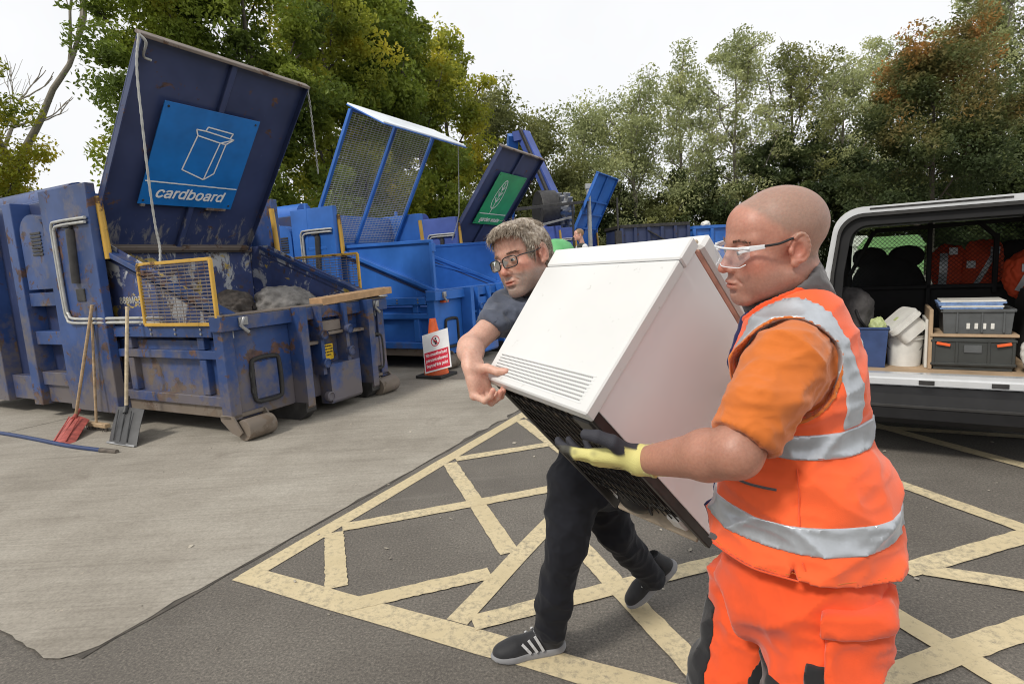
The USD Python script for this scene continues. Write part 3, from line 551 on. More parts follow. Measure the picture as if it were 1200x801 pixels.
c4 = compactor('waste_compactor', 'blue compactor without lid beyond the green signed one', 14.45, 5.0, 'blue_purple', 'blue_purple', guard=False)
c5 = compactor('waste_compactor', 'farthest compactor with narrow bright blue lid standing upright', 18.0, 5.0, 'blue_purple', 'blue_purple', guard=False)
fr5 = lid_frame(7.2 - 5.0, 2.0, 6.0 - 5.0, 4.35); 
lid5, q5 = solid_lid(c5, fr5, 0.15, 2.3, 'blue_bright', 'blue_bright')
for v_ in (.75, 1.25, 1.7):
    g = MB(); g.obox(q5(1.22, v_, .03), fr5[2], (1.04, .03, .03)); obj(lid5, 'lid_crossbar', g, 'blue_bright')
# what lies in the first hopper
def local1(p): return yard(S1, T0) + p[0] * E1 + p[1] * E2 + V(0, 0, p[2])
def lump(c, r, seed):
    m = trimesh.creation.icosphere(4); v = np.array(m.vertices); n1 = meshkit.fbm(v * 1.5 + seed, 3, seed) - .5; n2 = 1 - np.abs(2 * meshkit.fbm(v * 3.2 + seed, 4, seed + 5) - 1)
    v = v * (1 + .6 * n1 + .22 * (n2 - .8))[:, None]; return np.array([local1(c + a) for a in v * r]), m.faces
plain('rubbish_dark', (.045, .036, .03), .8, var=.7, scale=9, bump=.5, bscale=40); plain('rubbish_grey', (.17, .16, .15), .75, var=.6, scale=6, bump=.5, bscale=30)
gx, gy = np.meshgrid(np.linspace(.16, 2.19, 60), np.linspace(.12, 1.72, 46), indexing='ij'); hz = .86 + .30 * meshkit.fbm(np.stack([gx * 2.2, gy * 2.2, gx * 0], -1), 4, 6) + .20 * (gy / 1.7)
gv = np.array([local1(p) for p in np.stack([gx, gy, hz], -1).reshape(-1, 3)]); k = np.arange(59)[:, None] * 46 + np.arange(45); k = k.ravel()
tag(obj(None, 'loose_waste', (gv, np.stack([k, k + 46, k + 47, k + 1], 1)), 'rubbish_dark', True), 'layer of loose dirty waste filling the near hopper', 'waste', kind='stuff')
for i, (c, r, m_) in enumerate([((1.15, 1.35, 1.18), (.26, .25, .24), 'rubbish_dark'), ((1.75, 1.05, 1.20), (.42, .34, .27), 'rubbish_grey'), ((.75, 1.2, 1.10), (.30, .28, .16), 'rubbish_dark'), ((2.0, .6, 1.10), (.22, .26, .18), 'rubbish_grey')]):
    o_ = obj(None, 'rubbish_heap', lump(V(*c), V(*r), i + 3), m_, True); tag(o_, ['dark crumpled refuse sack in the middle of the near hopper', 'greyish crumpled sheet of rubbish by the right wall of the near hopper', 'flat dark sack low behind the yellow guard in the near hopper', 'small grey crumpled rubbish by the right end of the near sill'][i], 'rubbish', 'rubbish in the near hopper')
def flap(name, c, A, h, label, cat='cardboard'):
    A = np.array([nrm(a) for a in A]); A = A @ np.array([E1, E2, (0, 0, 1)])
    t_ = thing(name, label, cat, (0, 0, 0))
    b = MB(); b.obox(local1(c), A, h, .004); obj(t_, 'panel', b, 'cardboard'); 
    b = MB(); b.obox(local1(c) + A[2] * (h[2] + .002) , A, (h[0] * .98, h[1] * .12, .0015), 0); obj(t_, 'packing_tape', b, 'wood_handle')
    return t_
def rz(a, tilt=0):
    c, s = math.cos(a), math.sin(a); X_, Y_ = V(c, s, tilt), V(-s, c, 0); return [X_, Y_, np.cross(nrm(X_), Y_)]
flap('cardboard_box', (1.85, .03, 1.285), rz(-.06, .05), (.58, .11, .042), 'long flattened brown cardboard box lying along the right of the near sill')
flap('cardboard_box', (.62, .35, 1.15), rz(.5, .1), (.3, .2, .02), 'brown cardboard flap inside the near hopper behind the left end of its sill')
# ------------------------------------------------------------ tools, hose, cone
def shovel(name, label, top, neck, blade_mesh_fn, handle, blade, r=.016):
    T = thing(name, label, 'shovel'); b = MB(); b.tube([top, top + (neck - top) * .5, neck], [r, r * 1.05, r], 10); obj(T, 'handle', b, handle, 60)
    blade_mesh_fn(T); return T
def scoop(T, o, a, w, L, W_, m, curve=.05, lip=None):
    "curved blade: o its top middle, a direction down the blade, w across"
    a, w = nrm(a), nrm(w); n = np.cross(w, a); nu, nv = 10, 8; v = []
    for k in (0, 1):
        for i in range(nv + 1):
            for j in range(nu + 1):
                x, y = (j / nu - .5) * 2, i / nv
                v.append(o + w * x * W_ / 2 + a * y * L + n * (curve * (x * x - 0.3) + .03 * (1 - y) ** 2 + k * .006))
    v = np.array(v); f = []; K = (nu + 1) * (nv + 1)
    for i in range(nv):
        for j in range(nu):
            p = i * (nu + 1) + j; qd = (p, p + 1, p + nu + 2, p + nu + 1); f += [qd, tuple(K + z for z in qd[::-1])]
    ring = [j for j in range(nu)] + [nu + i * (nu + 1) for i in range(nv)] + [K - 1 - j for j in range(nu)] + [(nv - i) * (nu + 1) for i in range(nv)]
    for p, r_ in zip(ring, ring[1:] + ring[:1]): f.append((p, p + K, r_ + K, r_))
    obj(T, 'blade', (v, np.array(f)), m, 40)
    b = MB(); b.tube([o - a * .12, o + a * .08 + n * -.0], [.02, .024], 10); obj(T, 'socket', b, m, 60)
    for k in (-.24, 0, .24):
        b = MB(); b.tube([o + w * W_ * k + a * .05 - n * .008, o + w * W_ * k + a * (L - .03) - n * .012], .006, 5); obj(T, 'blade_rib', b, m)
    if lip:
        b = MB(); b.bar(o - w * W_ / 2 + a * L + n * .0, o + w * W_ / 2 + a * L, .02, .008, up=n); obj(T, 'blade_edge', b, lip)
wx = lambda x, y, s: (lambda d: EYE + d * ((s - EYE @ E1) / (d @ E1)))(CF + CR * (x - CX) / FPX - CU * (y - CY) / FPX)
top = wx(149, 359, 3.44); neck = wx(148, 476, 3.30)
T = shovel('snow_shovel', 'black wide bladed shovel with pale handle leaning on near compactor', top, neck, lambda T: None, 'pale_wood', 'black_plastic', .017)
bm = onground(141, 520, .02); scoop(T, neck + (0, 0, -.0), bm - neck, -E2 + .0 * E1, np.linalg.norm(bm - neck), .47, 'black_plastic', .035, 'grey_steel')
top = wx(108, 357, 3.46); neck = wx(89, 486, 3.28)
T = shovel('red_shovel', 'red plastic shovel with wooden handle leaning left of the black shovel', top, neck, lambda T: None, 'wood_handle', 'red_plastic', .016)
bm = onground(70, 519, .015); scoop(T, neck, bm - neck, -E2 + .25 * E1, np.linalg.norm(bm - neck), .30, 'red_plastic', .06)
top, bt = wx(107, 358, 3.50), onground(113, 497, .07)
T = thing('yard_broom', 'brown yard broom standing upright between red and black shovels', 'broom'); b = MB(); b.tube([top, bt], .014, 10); obj(T, 'handle', b, 'wood_handle', 60)
b = MB(); b.bar(bt - E2 * .22, bt + E2 * .2, .06, .045); obj(T, 'broom_head', b, 'wood_handle')
b = MB()
for k in range(60):
    p = bt + E2 * rng.uniform(-.2, .18) + E1 * rng.uniform(-.025, .025); b.tube([p, p + (0, 0, -.068) + rng.normal(0, .008, 3) * (1, 1, 0)], .004, 4)
obj(T, 'bristles', b, 'grime')
pts = [onground(-60, 500, .022), onground(0, 507, .022), onground(40, 514, .022), onground(80, 522, .022), onground(118, 527, .022), onground(137, 529, .018)]
T = thing('blue_hose', 'blue hose lying on the concrete in front of the red shovel', 'hose'); plain('hose_blue', (0.012, 0.03, 0.10), .45)
b = MB(); b.tube(spline(pts[:-1], 6), .021, 8); obj(T, 'hose', b, 'hose_blue', 60); b = MB(); b.tube([pts[-2], pts[-1]], [.026, .024], 8); obj(T, 'nozzle', b, 'grime', 60)
# traffic cone with a prohibition sign hung on it
cp = onground(512, 441)
T = thing('traffic_cone', 'dirty orange traffic cone with prohibition sign in front of bright blue compactor', 'traffic cone', cp, YROT)
b = MB(); b.box((-.22, -.22, .004), (.22, .22, .05), .02); obj(T, 'cone_base', b, 'black_rubber')
b = MB(); b.add(*lathe([(0, .05), (.18, .05), (.175, .08), (.050, .83), (.044, .85), (.03, .85), (.03, .82), (0, .82)], 28)); obj(T, 'cone_body', b, 'cone_orange', 40)
b = MB(); b.add(*lathe([(.141, .21), (.144, .21), (.108, .41), (.105, .41)], 28)); obj(T, 'cone_band', b, 'sign_white', 40)
T = thing('cone_sign', 'white and red no unauthorised persons sign leaning on the traffic cone', 'sign')
# board in world space, facing the camera
bc = at(511.5, 411, 8.02); bx_ = nrm(at(530, 406.5, 7.85) - at(494, 417, 8.1)); bn = nrm(EYE - bc); bn = nrm(bn - bx_ * (bn @ bx_) + (0, 0, .28)); by = np.cross(bn, bx_); bA_ = np.array([bx_, by, bn]); qs = lambda x, y, n: bc + V(x, y, n) @ bA_
hw, hh = .228, .28
b = MB(); b.obox(bc, bA_, (hw, hh, .006), .003); sb_ = obj(T, 'board', b, 'sign_white')
b = MB(); b.obox(qs(0, -.125, .0066), bA_, (hw - .018, .135, .002), 0); obj(T, 'red_panel', b, 'sign_red')
b = MB(); b.add(*place(lathe([(.064, 0), (.076, 0), (.076, .003), (.064, .003), (.064, 0)], 32), qs(0, .145, .006), bA_)); b.obox(qs(0, .145, .0085), np.array([nrm(bx_ - by * .9), nrm(by + bx_ * .9), bn]), (.066, .006, .001), 0); obj(T, 'prohibition_ring', b, 'sign_red')
b = MB(); b.obox(qs(.008, .125, .0075), bA_, (.022, .03, .001), 0); b.add(*place(lathe([(0, 0), (.015, 0), (.015, .002), (0, .002)], 14), qs(.008, .178, .0065), bA_)); b.obox(qs(-.02, .15, .0075), bA_, (.012, .02, .001), 0); obj(T, 'hand_symbol', b, 'black_plastic')
for k, l in enumerate(('No unauthorised', 'persons allowed', 'beyond this point')):
    v, f = text(None, l, .042, .0015, True); wd = np.ptp(v[:, 0]); v[:, 0] *= .37 / wd
    b = MB(); b.add(bc + (v + (0, -.055 - .078 * k, .0088)) @ bA_, f); obj(T, 'lettering', b, 'sign_white')
# ------------------------------------------------------------ trees and shrubs
def leafy(name, cols, zamp=0.0):
    cols = [V(*c) * ((4.6, 4.2, 2.4) if name == 'leaf_green' else (4.9, 4.8, 2.5) if name == 'leaf_yellow' else (4.3, 4.3, 3.5) if name == 'leaf_pale' else (3.5, 3.3, 2.9)) for c in cols]
    mat(name, {'g': ('geometry', {}), 'n': ('noise_texture', {'scale': 0.55, 'detail': 3.0, 'roughness': 0.6}), 'a': ('math', {'math_type': 'multiply_add', 'value2': 0.5}), 's': ('math', {'math_type': 'multiply', 'value2': 1.0}),
        'nn': ('map_range', {'from_min': 0.3, 'from_max': 0.7, 'to_min': 0.0, 'to_max': 0.62, 'clamp': True}),
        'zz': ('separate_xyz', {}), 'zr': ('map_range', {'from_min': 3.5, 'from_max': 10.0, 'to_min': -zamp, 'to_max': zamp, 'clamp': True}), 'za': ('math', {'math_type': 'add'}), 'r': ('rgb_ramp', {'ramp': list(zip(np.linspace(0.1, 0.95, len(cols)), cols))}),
        'p': ('principled_bsdf', {'roughness': 0.55, 'specular_ior_level': 0.3}), 't': ('translucent_bsdf', {}), 'mx': ('mix_closure', {'fac': 0.42})},
        [('g.position', 'n.vector'), ('n.fac', 'nn.value'), ('g.random_per_island', 'a.value1'), ('nn.result', 'a.value3'), ('g.position', 'zz.vector'), ('zz.z', 'zr.value'), ('a.value', 'za.value1'), ('zr.result', 'za.value2'), ('za.value', 'r.fac'), ('r.color', 'p.base_color'), ('r.color', 't.color'), ('p.BSDF', 'mx.closure1'), ('t.BSDF', 'mx.closure2')], surface='mx.closure')
leafy('leaf_green', [(0.022, 0.034, 0.010), (0.040, 0.058, 0.014), (0.062, 0.080, 0.018), (0.115, 0.105, 0.022), (0.22, 0.15, 0.028)])
leafy('leaf_yellow', [(0.030, 0.040, 0.010), (0.075, 0.080, 0.018), (0.15, 0.125, 0.024), (0.28, 0.19, 0.030)])
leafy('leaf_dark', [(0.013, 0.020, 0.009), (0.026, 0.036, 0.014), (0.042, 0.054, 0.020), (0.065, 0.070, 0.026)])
leafy('leaf_pale', [(0.055, 0.062, 0.034), (0.095, 0.102, 0.058), (0.135, 0.135, 0.080), (0.18, 0.165, 0.10)])
leafy('leaf_olive', [(0.035, 0.042, 0.017), (0.062, 0.070, 0.027), (0.095, 0.098, 0.037), (0.14, 0.125, 0.048)])
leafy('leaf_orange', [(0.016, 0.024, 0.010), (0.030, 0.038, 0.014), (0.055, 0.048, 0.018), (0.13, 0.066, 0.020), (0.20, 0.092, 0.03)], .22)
plain('bark', (0.085, 0.072, 0.056), 0.9, var=0.4, scale=6, bump=0.5, bscale=18)
plain('bark_pale', (0.20, 0.18, 0.145), 0.9, var=0.4, scale=5, bump=0.4, bscale=18)
def leaf_quads(c, size, rg, up=0.9):
    n = len(c); a = rg.standard_normal((n, 3)); a /= np.linalg.norm(a, axis=1, keepdims=True)
    nn = rg.standard_normal((n, 3)) + (0, 0, up); b = np.cross(nn, a); b /= np.linalg.norm(b, axis=1, keepdims=True)
    L = size * rg.uniform(.65, 1.35, (n, 1)); W_ = L * rg.uniform(.42, .62, (n, 1))
    bend = np.cross(a, b) * L * .12
    v = np.stack([c - a * L / 2, c - b * W_ / 2 + bend, c + a * L / 2, c + b * W_ / 2 + bend], 1).reshape(-1, 3)
    k = np.arange(n)[:, None] * 4
    return v, np.vstack([k + (0, 1, 2), k + (0, 2, 3)])
def tree(name, label, base, H, R, crown0, leafm, nl, size, seed, barkm='bark', limbs=9, airy=0.0, cat='tree', group=None, trunk_r=None, clr=.55, lean=(0, 0)):
    rg = np.random.default_rng(seed); base = V(base[0], base[1], 0.0); T = thing(name, label, cat, base, 0, group)
    tr = trunk_r or H * 0.016; mb = MB()
    topp = V(lean[0], lean[1], H * .93); tk = [V(0, 0, -.1)] + [topp * k / 5 + rg.normal(0, .03 * H / 9, 3) * (1, 1, 0) for k in range(1, 5)] + [topp]
    mb.tube(spline(tk, 3), np.linspace(tr, tr * .18, 16), 7)
    tr_ = obj(T, 'trunk', mb, barkm, 60)
    mb = MB(); tips = []
    def env(z):           # crown radius at height
        u = np.clip((z - crown0) / max(H - crown0, .1), 0, 1); return R * np.sqrt(np.maximum(0, 1 - (1.9 * u - .85) ** 2 * .93)) if H > 4 else R * np.sqrt(np.maximum(0, 1 - u ** 2))
    for i in range(limbs):
        u = (i + .5) / limbs; z0 = crown0 * .55 + (H * .85 - crown0 * .55) * u ** .9; az = i * 2.4 + rg.uniform(-.5, .5)
        p0 = np.array([np.interp(z0, [p[2] for p in tk], [p[j] for p in tk]) for j in range(3)])
        zt = min(z0 + rg.uniform(.15, .32) * H, H * .99); rr = float(env(zt)) * rg.uniform(.72, 1.02)
        p3 = V(p0[0] + rr * math.cos(az), p0[1] + rr * math.sin(az), zt); mid = (p0 + p3) / 2 + V(0, 0, -.02 * H) + rg.normal(0, .05 * R, 3)
        c = spline([p0, mid, p3], 5); mb.tube(c, np.linspace(tr * .42 * (1 - .6 * u), .012, len(c)), 5)
        tips += [p3, c[7], c[5]]
        for j in range(4):
            q0 = c[3 + 2 * j % 7]; q1 = q0 + nrm(rg.standard_normal(3) + (p3 - p0) / np.linalg.norm(p3 - p0) + (0, 0, .5)) * R * rg.uniform(.25, .5)
            mb.tube([q0, (q0 + q1) / 2 + rg.normal(0, .04, 3), q1], [.03 * H / 9, .02 * H / 9, .006], 4, cap=False); tips += [q1, (q0 + q1) / 2]
    obj(tr_, 'branches', mb, barkm, 60)
    nl = int(nl * (2.3 if leafm in ('leaf_green', 'leaf_yellow', 'leaf_pale') else 1.75))
    if nl:
        ncl = int(34 + 26 * (1 - airy)); cl = []
        tips = np.array(tips)
        while len(cl) < ncl:
            z = rg.uniform(crown0, H); r = float(env(z)) * math.sqrt(rg.uniform(.12, 1)); a_ = rg.uniform(0, 2 * math.pi)
            cl.append((lean[0] * z / H + r * math.cos(a_), lean[1] * z / H + r * math.sin(a_), z))
        cl = np.vstack([np.array(cl), tips[rg.permutation(len(tips))[:int(len(tips) * .8)]]])
        wgt = rg.uniform(.3, 1.6, len(cl)); wgt /= wgt.sum(); k = rg.choice(len(cl), nl, p=wgt)
        rad = clr * rg.uniform(.55, 1.35, len(cl)); d = rg.standard_normal((nl, 3)); d /= np.linalg.norm(d, axis=1, keepdims=True)
        c = cl[k] + d * (rad[k] * rg.uniform(.1, 1, nl) ** .45)[:, None] * (1, 1, .68)
        c = c[c[:, 2] > .15]
        obj(T, 'crown', leaf_quads(c, size * (1.0 if leafm != 'leaf_dark' else 1.12), rg), leafm)
    return T
def spot(px_, depth): p = at(px_, 310, depth); return p[0], p[1]
def ht(px_, y, depth): return at(px_, y, depth)[2]
GL = None
TR = [  # px, top y, depth, crown radius m, crown base m, leaf material, leaves, leaf size, airy, clump radius, label
 (226, -70, 15.0, 1.8, 1.2, 'leaf_green', 17000, .135, 0, .62, 'large green leafy tree directly behind the raised cardboard lid'),
 (318, -60, 16.5, 2.5, 1.0, 'leaf_green', 17000, .14, 0, .6, 'large yellowing green tree right of the raised cardboard lid'),
 (400, -25, 19.5, 2.7, 1.0, 'leaf_yellow', 17000, .155, 0, .64, 'tall yellow tinged tree above the raised mesh lid'),
 (470, 12, 22, 2.5, 1.0, 'leaf_green', 14000, .165, 0, .66, 'green tree between mesh lid and leaf sign lid'),
 (440, -8, 21, 2.2, 1.0, 'leaf_green', 13000, .155, 0, .66, 'green tree filling the gap above the white flap of the mesh lid'),
 (503, 42, 24, 2.2, 1.0, 'leaf_yellow', 11000, .165, 0, .66, 'yellow green tree just left of the leaf sign lid'),
 (535, 62, 26, 2.3, 1.2, 'leaf_yellow', 11000, .18, 0, .65, 'rounded yellowish tree above the leaf sign lid'),
 (590, 118, 30, 2.1, 1.0, 'leaf_olive', 9000, .19, .2, .65, 'olive tree rising above the blue crane arm'),
 (642, 150, 32, 2.0, 1.0, 'leaf_olive', 8500, .19, .1, .65, 'lower olive tree right of the blue crane arm'),
 (690, 138, 34, 2.1, 1.6, 'leaf_pale', 6500, .17, .7, .8, 'thin pale tree above the narrow upright blue lid'),
 (745, 118, 34, 2.4, 2.0, 'leaf_pale', 7000, .17, .8, .8, 'airy pale grey green tree right of the upright blue lid'),
 (800, 88, 35, 2.6, 2.4, 'leaf_pale', 6200, .17, .8, .62, 'tall airy tree with pale bare limbs above the fridge corner'),
 (862, 60, 35, 2.7, 2.4, 'leaf_pale', 7600, .17, .75, .62, 'tallest airy pale tree left of the bald man'),
 (925, 72, 36, 2.6, 2.2, 'leaf_olive', 8200, .18, .5, .65, 'olive grey tree standing above the bald head'),
 (985, 78, 36, 2.4, 2.2, 'leaf_pale', 6000, .17, .7, .62, 'airy pale tree between bald head and orange tinged tree'),
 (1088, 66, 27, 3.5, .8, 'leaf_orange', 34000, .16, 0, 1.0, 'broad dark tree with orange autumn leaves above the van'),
 (1030, 66, 38, 2.3, 2.4, 'leaf_pale', 6000, .18, .7, .62, 'pale tree top showing behind left of the orange tree'),
 (1150, -20, 33, 2.9, 3.0, 'leaf_pale', 9000, .18, .6, .66, 'very tall pale tree at right behind the orange tree'),
 (1215, -55, 33, 2.9, 2.5, 'leaf_olive', 11000, .18, .4, .68, 'very tall olive tree at the right edge above the van'),
 (-8, 66, 15, 1.45, 2.1, 'leaf_yellow', 9000, .12, .2, .5, 'yellow green tree at the left edge of the picture')]
for i, (x, y, d, R, c0, m, nl, sz, airy, clr, lab) in enumerate(TR):
    sc = 1.0
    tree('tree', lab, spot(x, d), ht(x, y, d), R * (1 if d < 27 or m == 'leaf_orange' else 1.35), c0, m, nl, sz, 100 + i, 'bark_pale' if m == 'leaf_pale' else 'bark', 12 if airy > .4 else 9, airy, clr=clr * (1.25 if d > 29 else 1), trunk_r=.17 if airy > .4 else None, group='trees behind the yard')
# bare tree at the left
def bare(label, base, H, seed, lean):
    rg = np.random.default_rng(seed); T = thing('bare_tree', label, 'tree', (base[0], base[1], 0), 0, 'bare trees at the left'); tr = MB(); br = MB()
    def grow(p, d, L, r, lv, mb):
        n = 5; pts = [p]; dd = d.copy()
        for k in range(n):
            dd = nrm(dd + rg.normal(0, .10, 3) + (0, 0, .05)); pts.append(pts[-1] + dd * L / n)
        mb.tube(spline(pts, 2), np.linspace(r, r * .55, 2 * n + 1), 7 if lv < 2 else 5, cap=lv > 2)
        if lv >= 5: return
        for k in range(2 if lv < 1 else 3):
            j = n if k < 2 else rg.integers(2, n); ax = nrm(np.cross(dd, rg.standard_normal(3))); ang = rg.uniform(.25, .6) * (1 if k == 0 else -1)
            nd = nrm(dd * math.cos(ang) + ax * math.sin(ang)); grow(pts[j], nd, L * rg.uniform(.62, .84), r * (.66 if k < 2 else .4), lv + 1, br)
    grow(V(0, 0, -.1), nrm(V(lean[0], lean[1], 1)), H * .36, .17, 0, tr)
    t_ = obj(T, 'trunk', tr, 'bark_pale', 60); obj(t_, 'branches', br, 'bark_pale', 60); return T
bare('bare grey branching tree at the far left against white sky', spot(56, 17), 14.5, 5, (-.06, 0))
bare('thinner bare tree leaning left at the left picture edge', spot(22, 18), 10.5, 12, (-.1, .0))
# shrubs that close the view under the crowns
SH = [(90, 14.5, 3.2, 'leaf_dark'), (20, 17, 2.4, 'leaf_dark'), (240, 17, 4.2, 'leaf_dark'), (330, 19.5, 4.5, 'leaf_green'), (420, 22, 4.8, 'leaf_dark'), (490, 25, 4.8, 'leaf_dark'), (550, 29, 4.6, 'leaf_green'), (610, 32, 5.4, 'leaf_olive'), (665, 33, 6.2, 'leaf_dark'),
      (715, 34, 5.6, 'leaf_dark'), (765, 33, 4.8, 'leaf_olive'), (815, 33, 6.0, 'leaf_dark'), (860, 34, 5.2, 'leaf_olive'), (905, 33, 7.6, 'leaf_dark'), (950, 34, 7.8, 'leaf_dark'), (995, 33, 6.6, 'leaf_dark'), (1045, 31, 5.2, 'leaf_dark'), (1140, 30, 6.2, 'leaf_dark'), (1190, 29, 6.8, 'leaf_dark'), (1240, 28, 6.4, 'leaf_dark')]
nmx = {0: 'first', 1: 'second'}
SL = ['behind the left end of the cardboard compactor', 'at the left edge below the bare trees', 'behind the cardboard lid at ground level', 'low behind the right chain of the cardboard lid', 'behind the mesh lid of the bright blue compactor', 'just right of the mesh lid', 'behind the leaf sign', 'behind the blue crane arm', 'left of the upright narrow blue lid', 'right behind the upright narrow blue lid',
      'behind the left end of the dark blue skip', 'behind the right end of the dark blue skip', 'behind the bright blue skip', 'left behind the bald head', 'right behind the bald head', 'between bald head and van roof', 'above the left roof corner of the van', 'under the orange tree at right', 'above the van roof near the right edge', 'at the right picture edge']
for i, (x, d, h, m) in enumerate(SH):
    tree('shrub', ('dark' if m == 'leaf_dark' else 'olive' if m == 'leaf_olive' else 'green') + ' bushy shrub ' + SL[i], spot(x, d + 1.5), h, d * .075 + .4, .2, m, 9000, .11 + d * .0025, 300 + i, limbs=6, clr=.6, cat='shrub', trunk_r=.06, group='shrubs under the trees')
# far wood that closes the gaps
rg = np.random.default_rng(77); pts = []
for k in range(46000):
    x = rg.uniform(-80, 1330); d = np.interp(x, [-80, 300, 560, 1330], [21, 26, 38, 42]) + rg.uniform(0, 5); top_ = (2.6 + 2.4 * meshkit.noise(V(x / 70, 0, 3))) if x > 130 else 1.9
    p = at(x, 310, d); p[2] = top_ * rg.uniform(0.02, 1) ** .9; pts.append(p)
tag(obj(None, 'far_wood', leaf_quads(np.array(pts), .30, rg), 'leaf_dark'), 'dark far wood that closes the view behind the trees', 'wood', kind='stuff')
# ------------------------------------------------------------ van with open rear
VT = math.radians(-32); VX, VY = V(math.cos(VT), math.sin(VT), 0), V(-math.sin(VT), math.cos(VT), 0); VO = at(962, 330, 4.3) * (1, 1, 0)
plain('van_white', (0.50, 0.51, 0.52), 0.25, var=0.06, coat_weight=0.6)
plain('van_lining', (0.045, 0.044, 0.043), 0.8, var=0.25); plain('van_trim', (0.014, 0.014, 0.015), 0.7, var=0.2, specular_ior_level=.25); plain('seat_cloth', (0.016, 0.016, 0.017), 0.9, var=0.3)
plain('plywood', (0.36, 0.255, 0.16), 0.8, var=0.22, scale=6); plain('tub_blue', (0.035, 0.065, 0.17), 0.5, var=0.2); plain('tub_white', (0.62, 0.61, 0.57), 0.4, var=0.12)
plain('crate_grey', (0.075, 0.08, 0.082), 0.55, var=0.2); plain('crate_dark', (0.032, 0.035, 0.033), 0.55, var=0.2); plain('bag_grey', (0.07, 0.065, 0.065), 0.9, var=0.35, bump=.4)
plain('hivis_orange', (0.80, 0.115, 0.022), 0.75, var=0.08, scale=5); plain('reflective', (0.42, 0.44, 0.46), 0.38, var=0.10, metallic=0.25); plain('paper_blue', (0.16, 0.25, 0.45), .6, var=.3, scale=30)
plain('handle_orange', (0.65, 0.10, 0.02), .5); plain('green_paint', (0.25, 0.50, 0.10), .5)
mat('pane', {'t': ('transparent_bsdf', {'color': (0.86, 0.9, 0.88)}), 'g': ('glossy_bsdf', {'roughness': 0.02}), 'f': ('fresnel', {'IOR': 1.5}), 'm': ('mix_closure', {})}, [('f.fac', 'm.fac'), ('t.BSDF', 'm.closure1'), ('g.BSDF', 'm.closure2')], surface='m.closure')
mat('tail_lamp', {'p': ('principled_bsdf', {'base_color': (0.45, 0.02, 0.02), 'roughness': 0.15, 'coat_weight': 1.0})})
from shapely.geometry import Polygon as PG, box as sbox
VW = 1.78
van = thing('van', 'white van at right with its rear open, full of tubs and crates', 'van', VO, VT)
def prof(o, z0, tum=.07):
    c = []; zt = 1.815 - o
    for sx in (0, 1):
        pts = [(o, z0), (o, 1.05), (o + tum * .35, 1.35)]
        R = .19 - o * .55; cx, cz = o + tum + R, zt - R
        pts += [(cx - R * math.cos(t), cz + R * math.sin(t)) for t in np.linspace(.12, math.pi / 2, 8)]
        if sx: pts = [(VW - x, z) for x, z in pts[::-1]]
        c += pts
    return PG(c)
IN = ((1, 0, 0), (0, 0, 1), (0, 1, 0))
out, inn = prof(0, .40), prof(.05, .45)
def ring(a, b, y0, y1): m = MB(); m.prism(a.difference(b), y0, y1, ax=IN); return m
roofcut = sbox(-1, 1.0, 3, 3)
obj(van, 'body_shell', ring(out, inn.union(sbox(.05, .3, VW - .05, .62)), .06, 1.0), 'van_white', 30)
front = MB(); front.prism(out.difference(inn.union(sbox(.05, .3, VW - .05, .62))).difference(sbox(-.1, 1.08, VW + .1, 1.52)), 1.0, 2.75, ax=IN); obj(van, 'front_shell', front, 'van_white', 30)
obj(van, 'lining', ring(prof(.052, .58), prof(.085, .58).union(sbox(.09, .5, VW - .09, 1.0)), .10, 2.6) if False else (lambda m: (m.prism(prof(.053, .58).difference(prof(.085, .55)).difference(sbox(-.1, 1.06, VW + .1, 1.54)), 1.02, 2.6, ax=IN), m.prism(prof(.053, .58).difference(prof(.085, .55)), .10, 1.018, ax=IN), m)[-1])(MB()), 'van_lining', 30)
for x in (.02, VW - .03):
    m = MB(); m.box((x, 1.02, 1.06), (x + .008, 2.5, 1.53), .001); obj(van, 'side_window', m, 'pane')
# rear surround: painted frame, rubber seal, inner trim, sill
fr_in = prof(.125, .60, .05).difference(sbox(0, 0, VW, .64))
obj(van, 'rear_frame', ring(prof(0, .55), prof(.05, .5, .05).difference(sbox(0, 0, VW, .62)), -.015, .058), 'van_white', 30)
obj(van, 'door_seal', ring(prof(.045, .5, .055), prof(.07, .45, .05), -.03, .0), 'black_rubber', 30)
obj(van, 'inner_trim', ring(prof(.065, .58, .05), prof(.13, .45, .05), .0, .12), 'van_trim', 30)
m = MB(); m.bar((.3, -.012, 1.797), (1.08, -.012, 1.797), .02, .012); obj(van, 'roof_slot', m, 'black_rubber')
m = MB(); m.add(*place(lathe([(0, 0), (.012, 0), (.012, .01), (0, .012)], 10), (1.02, -.014, 1.765), IN)); obj(van, 'roof_screw', m, 'black_rubber')
m = MB(); m.box((.06, -.03, .535), (VW - .06, .09, .592), .008); obj(van, 'sill_plate', m, 'van_white')
for x in (.62, 1.02):
    m = MB(); m.box((x, -.036, .55), (x + .09, -.028, .58)); obj(van, 'door_latch', m, 'dark_steel')
m = MB(); m.prism([(-.02, .53), (-.14, .50), (-.17, .42), (-.16, .33), (-.06, .27), (.2, .27), (.2, .53)], .0, VW, ax=YZ); obj(van, 'rear_bumper', m, 'van_trim', 25)
m = MB(); m.box((.1, -.176, .41), (VW - .1, -.16, .43)); obj(van, 'bumper_groove', m, 'black_rubber')
for x in (.0, VW - .11):
    m = MB(); m.box((x + .005, -.03, .78), (x + .105, .05, 1.12), .02); obj(van, 'tail_lamp', m, 'tail_lamp')
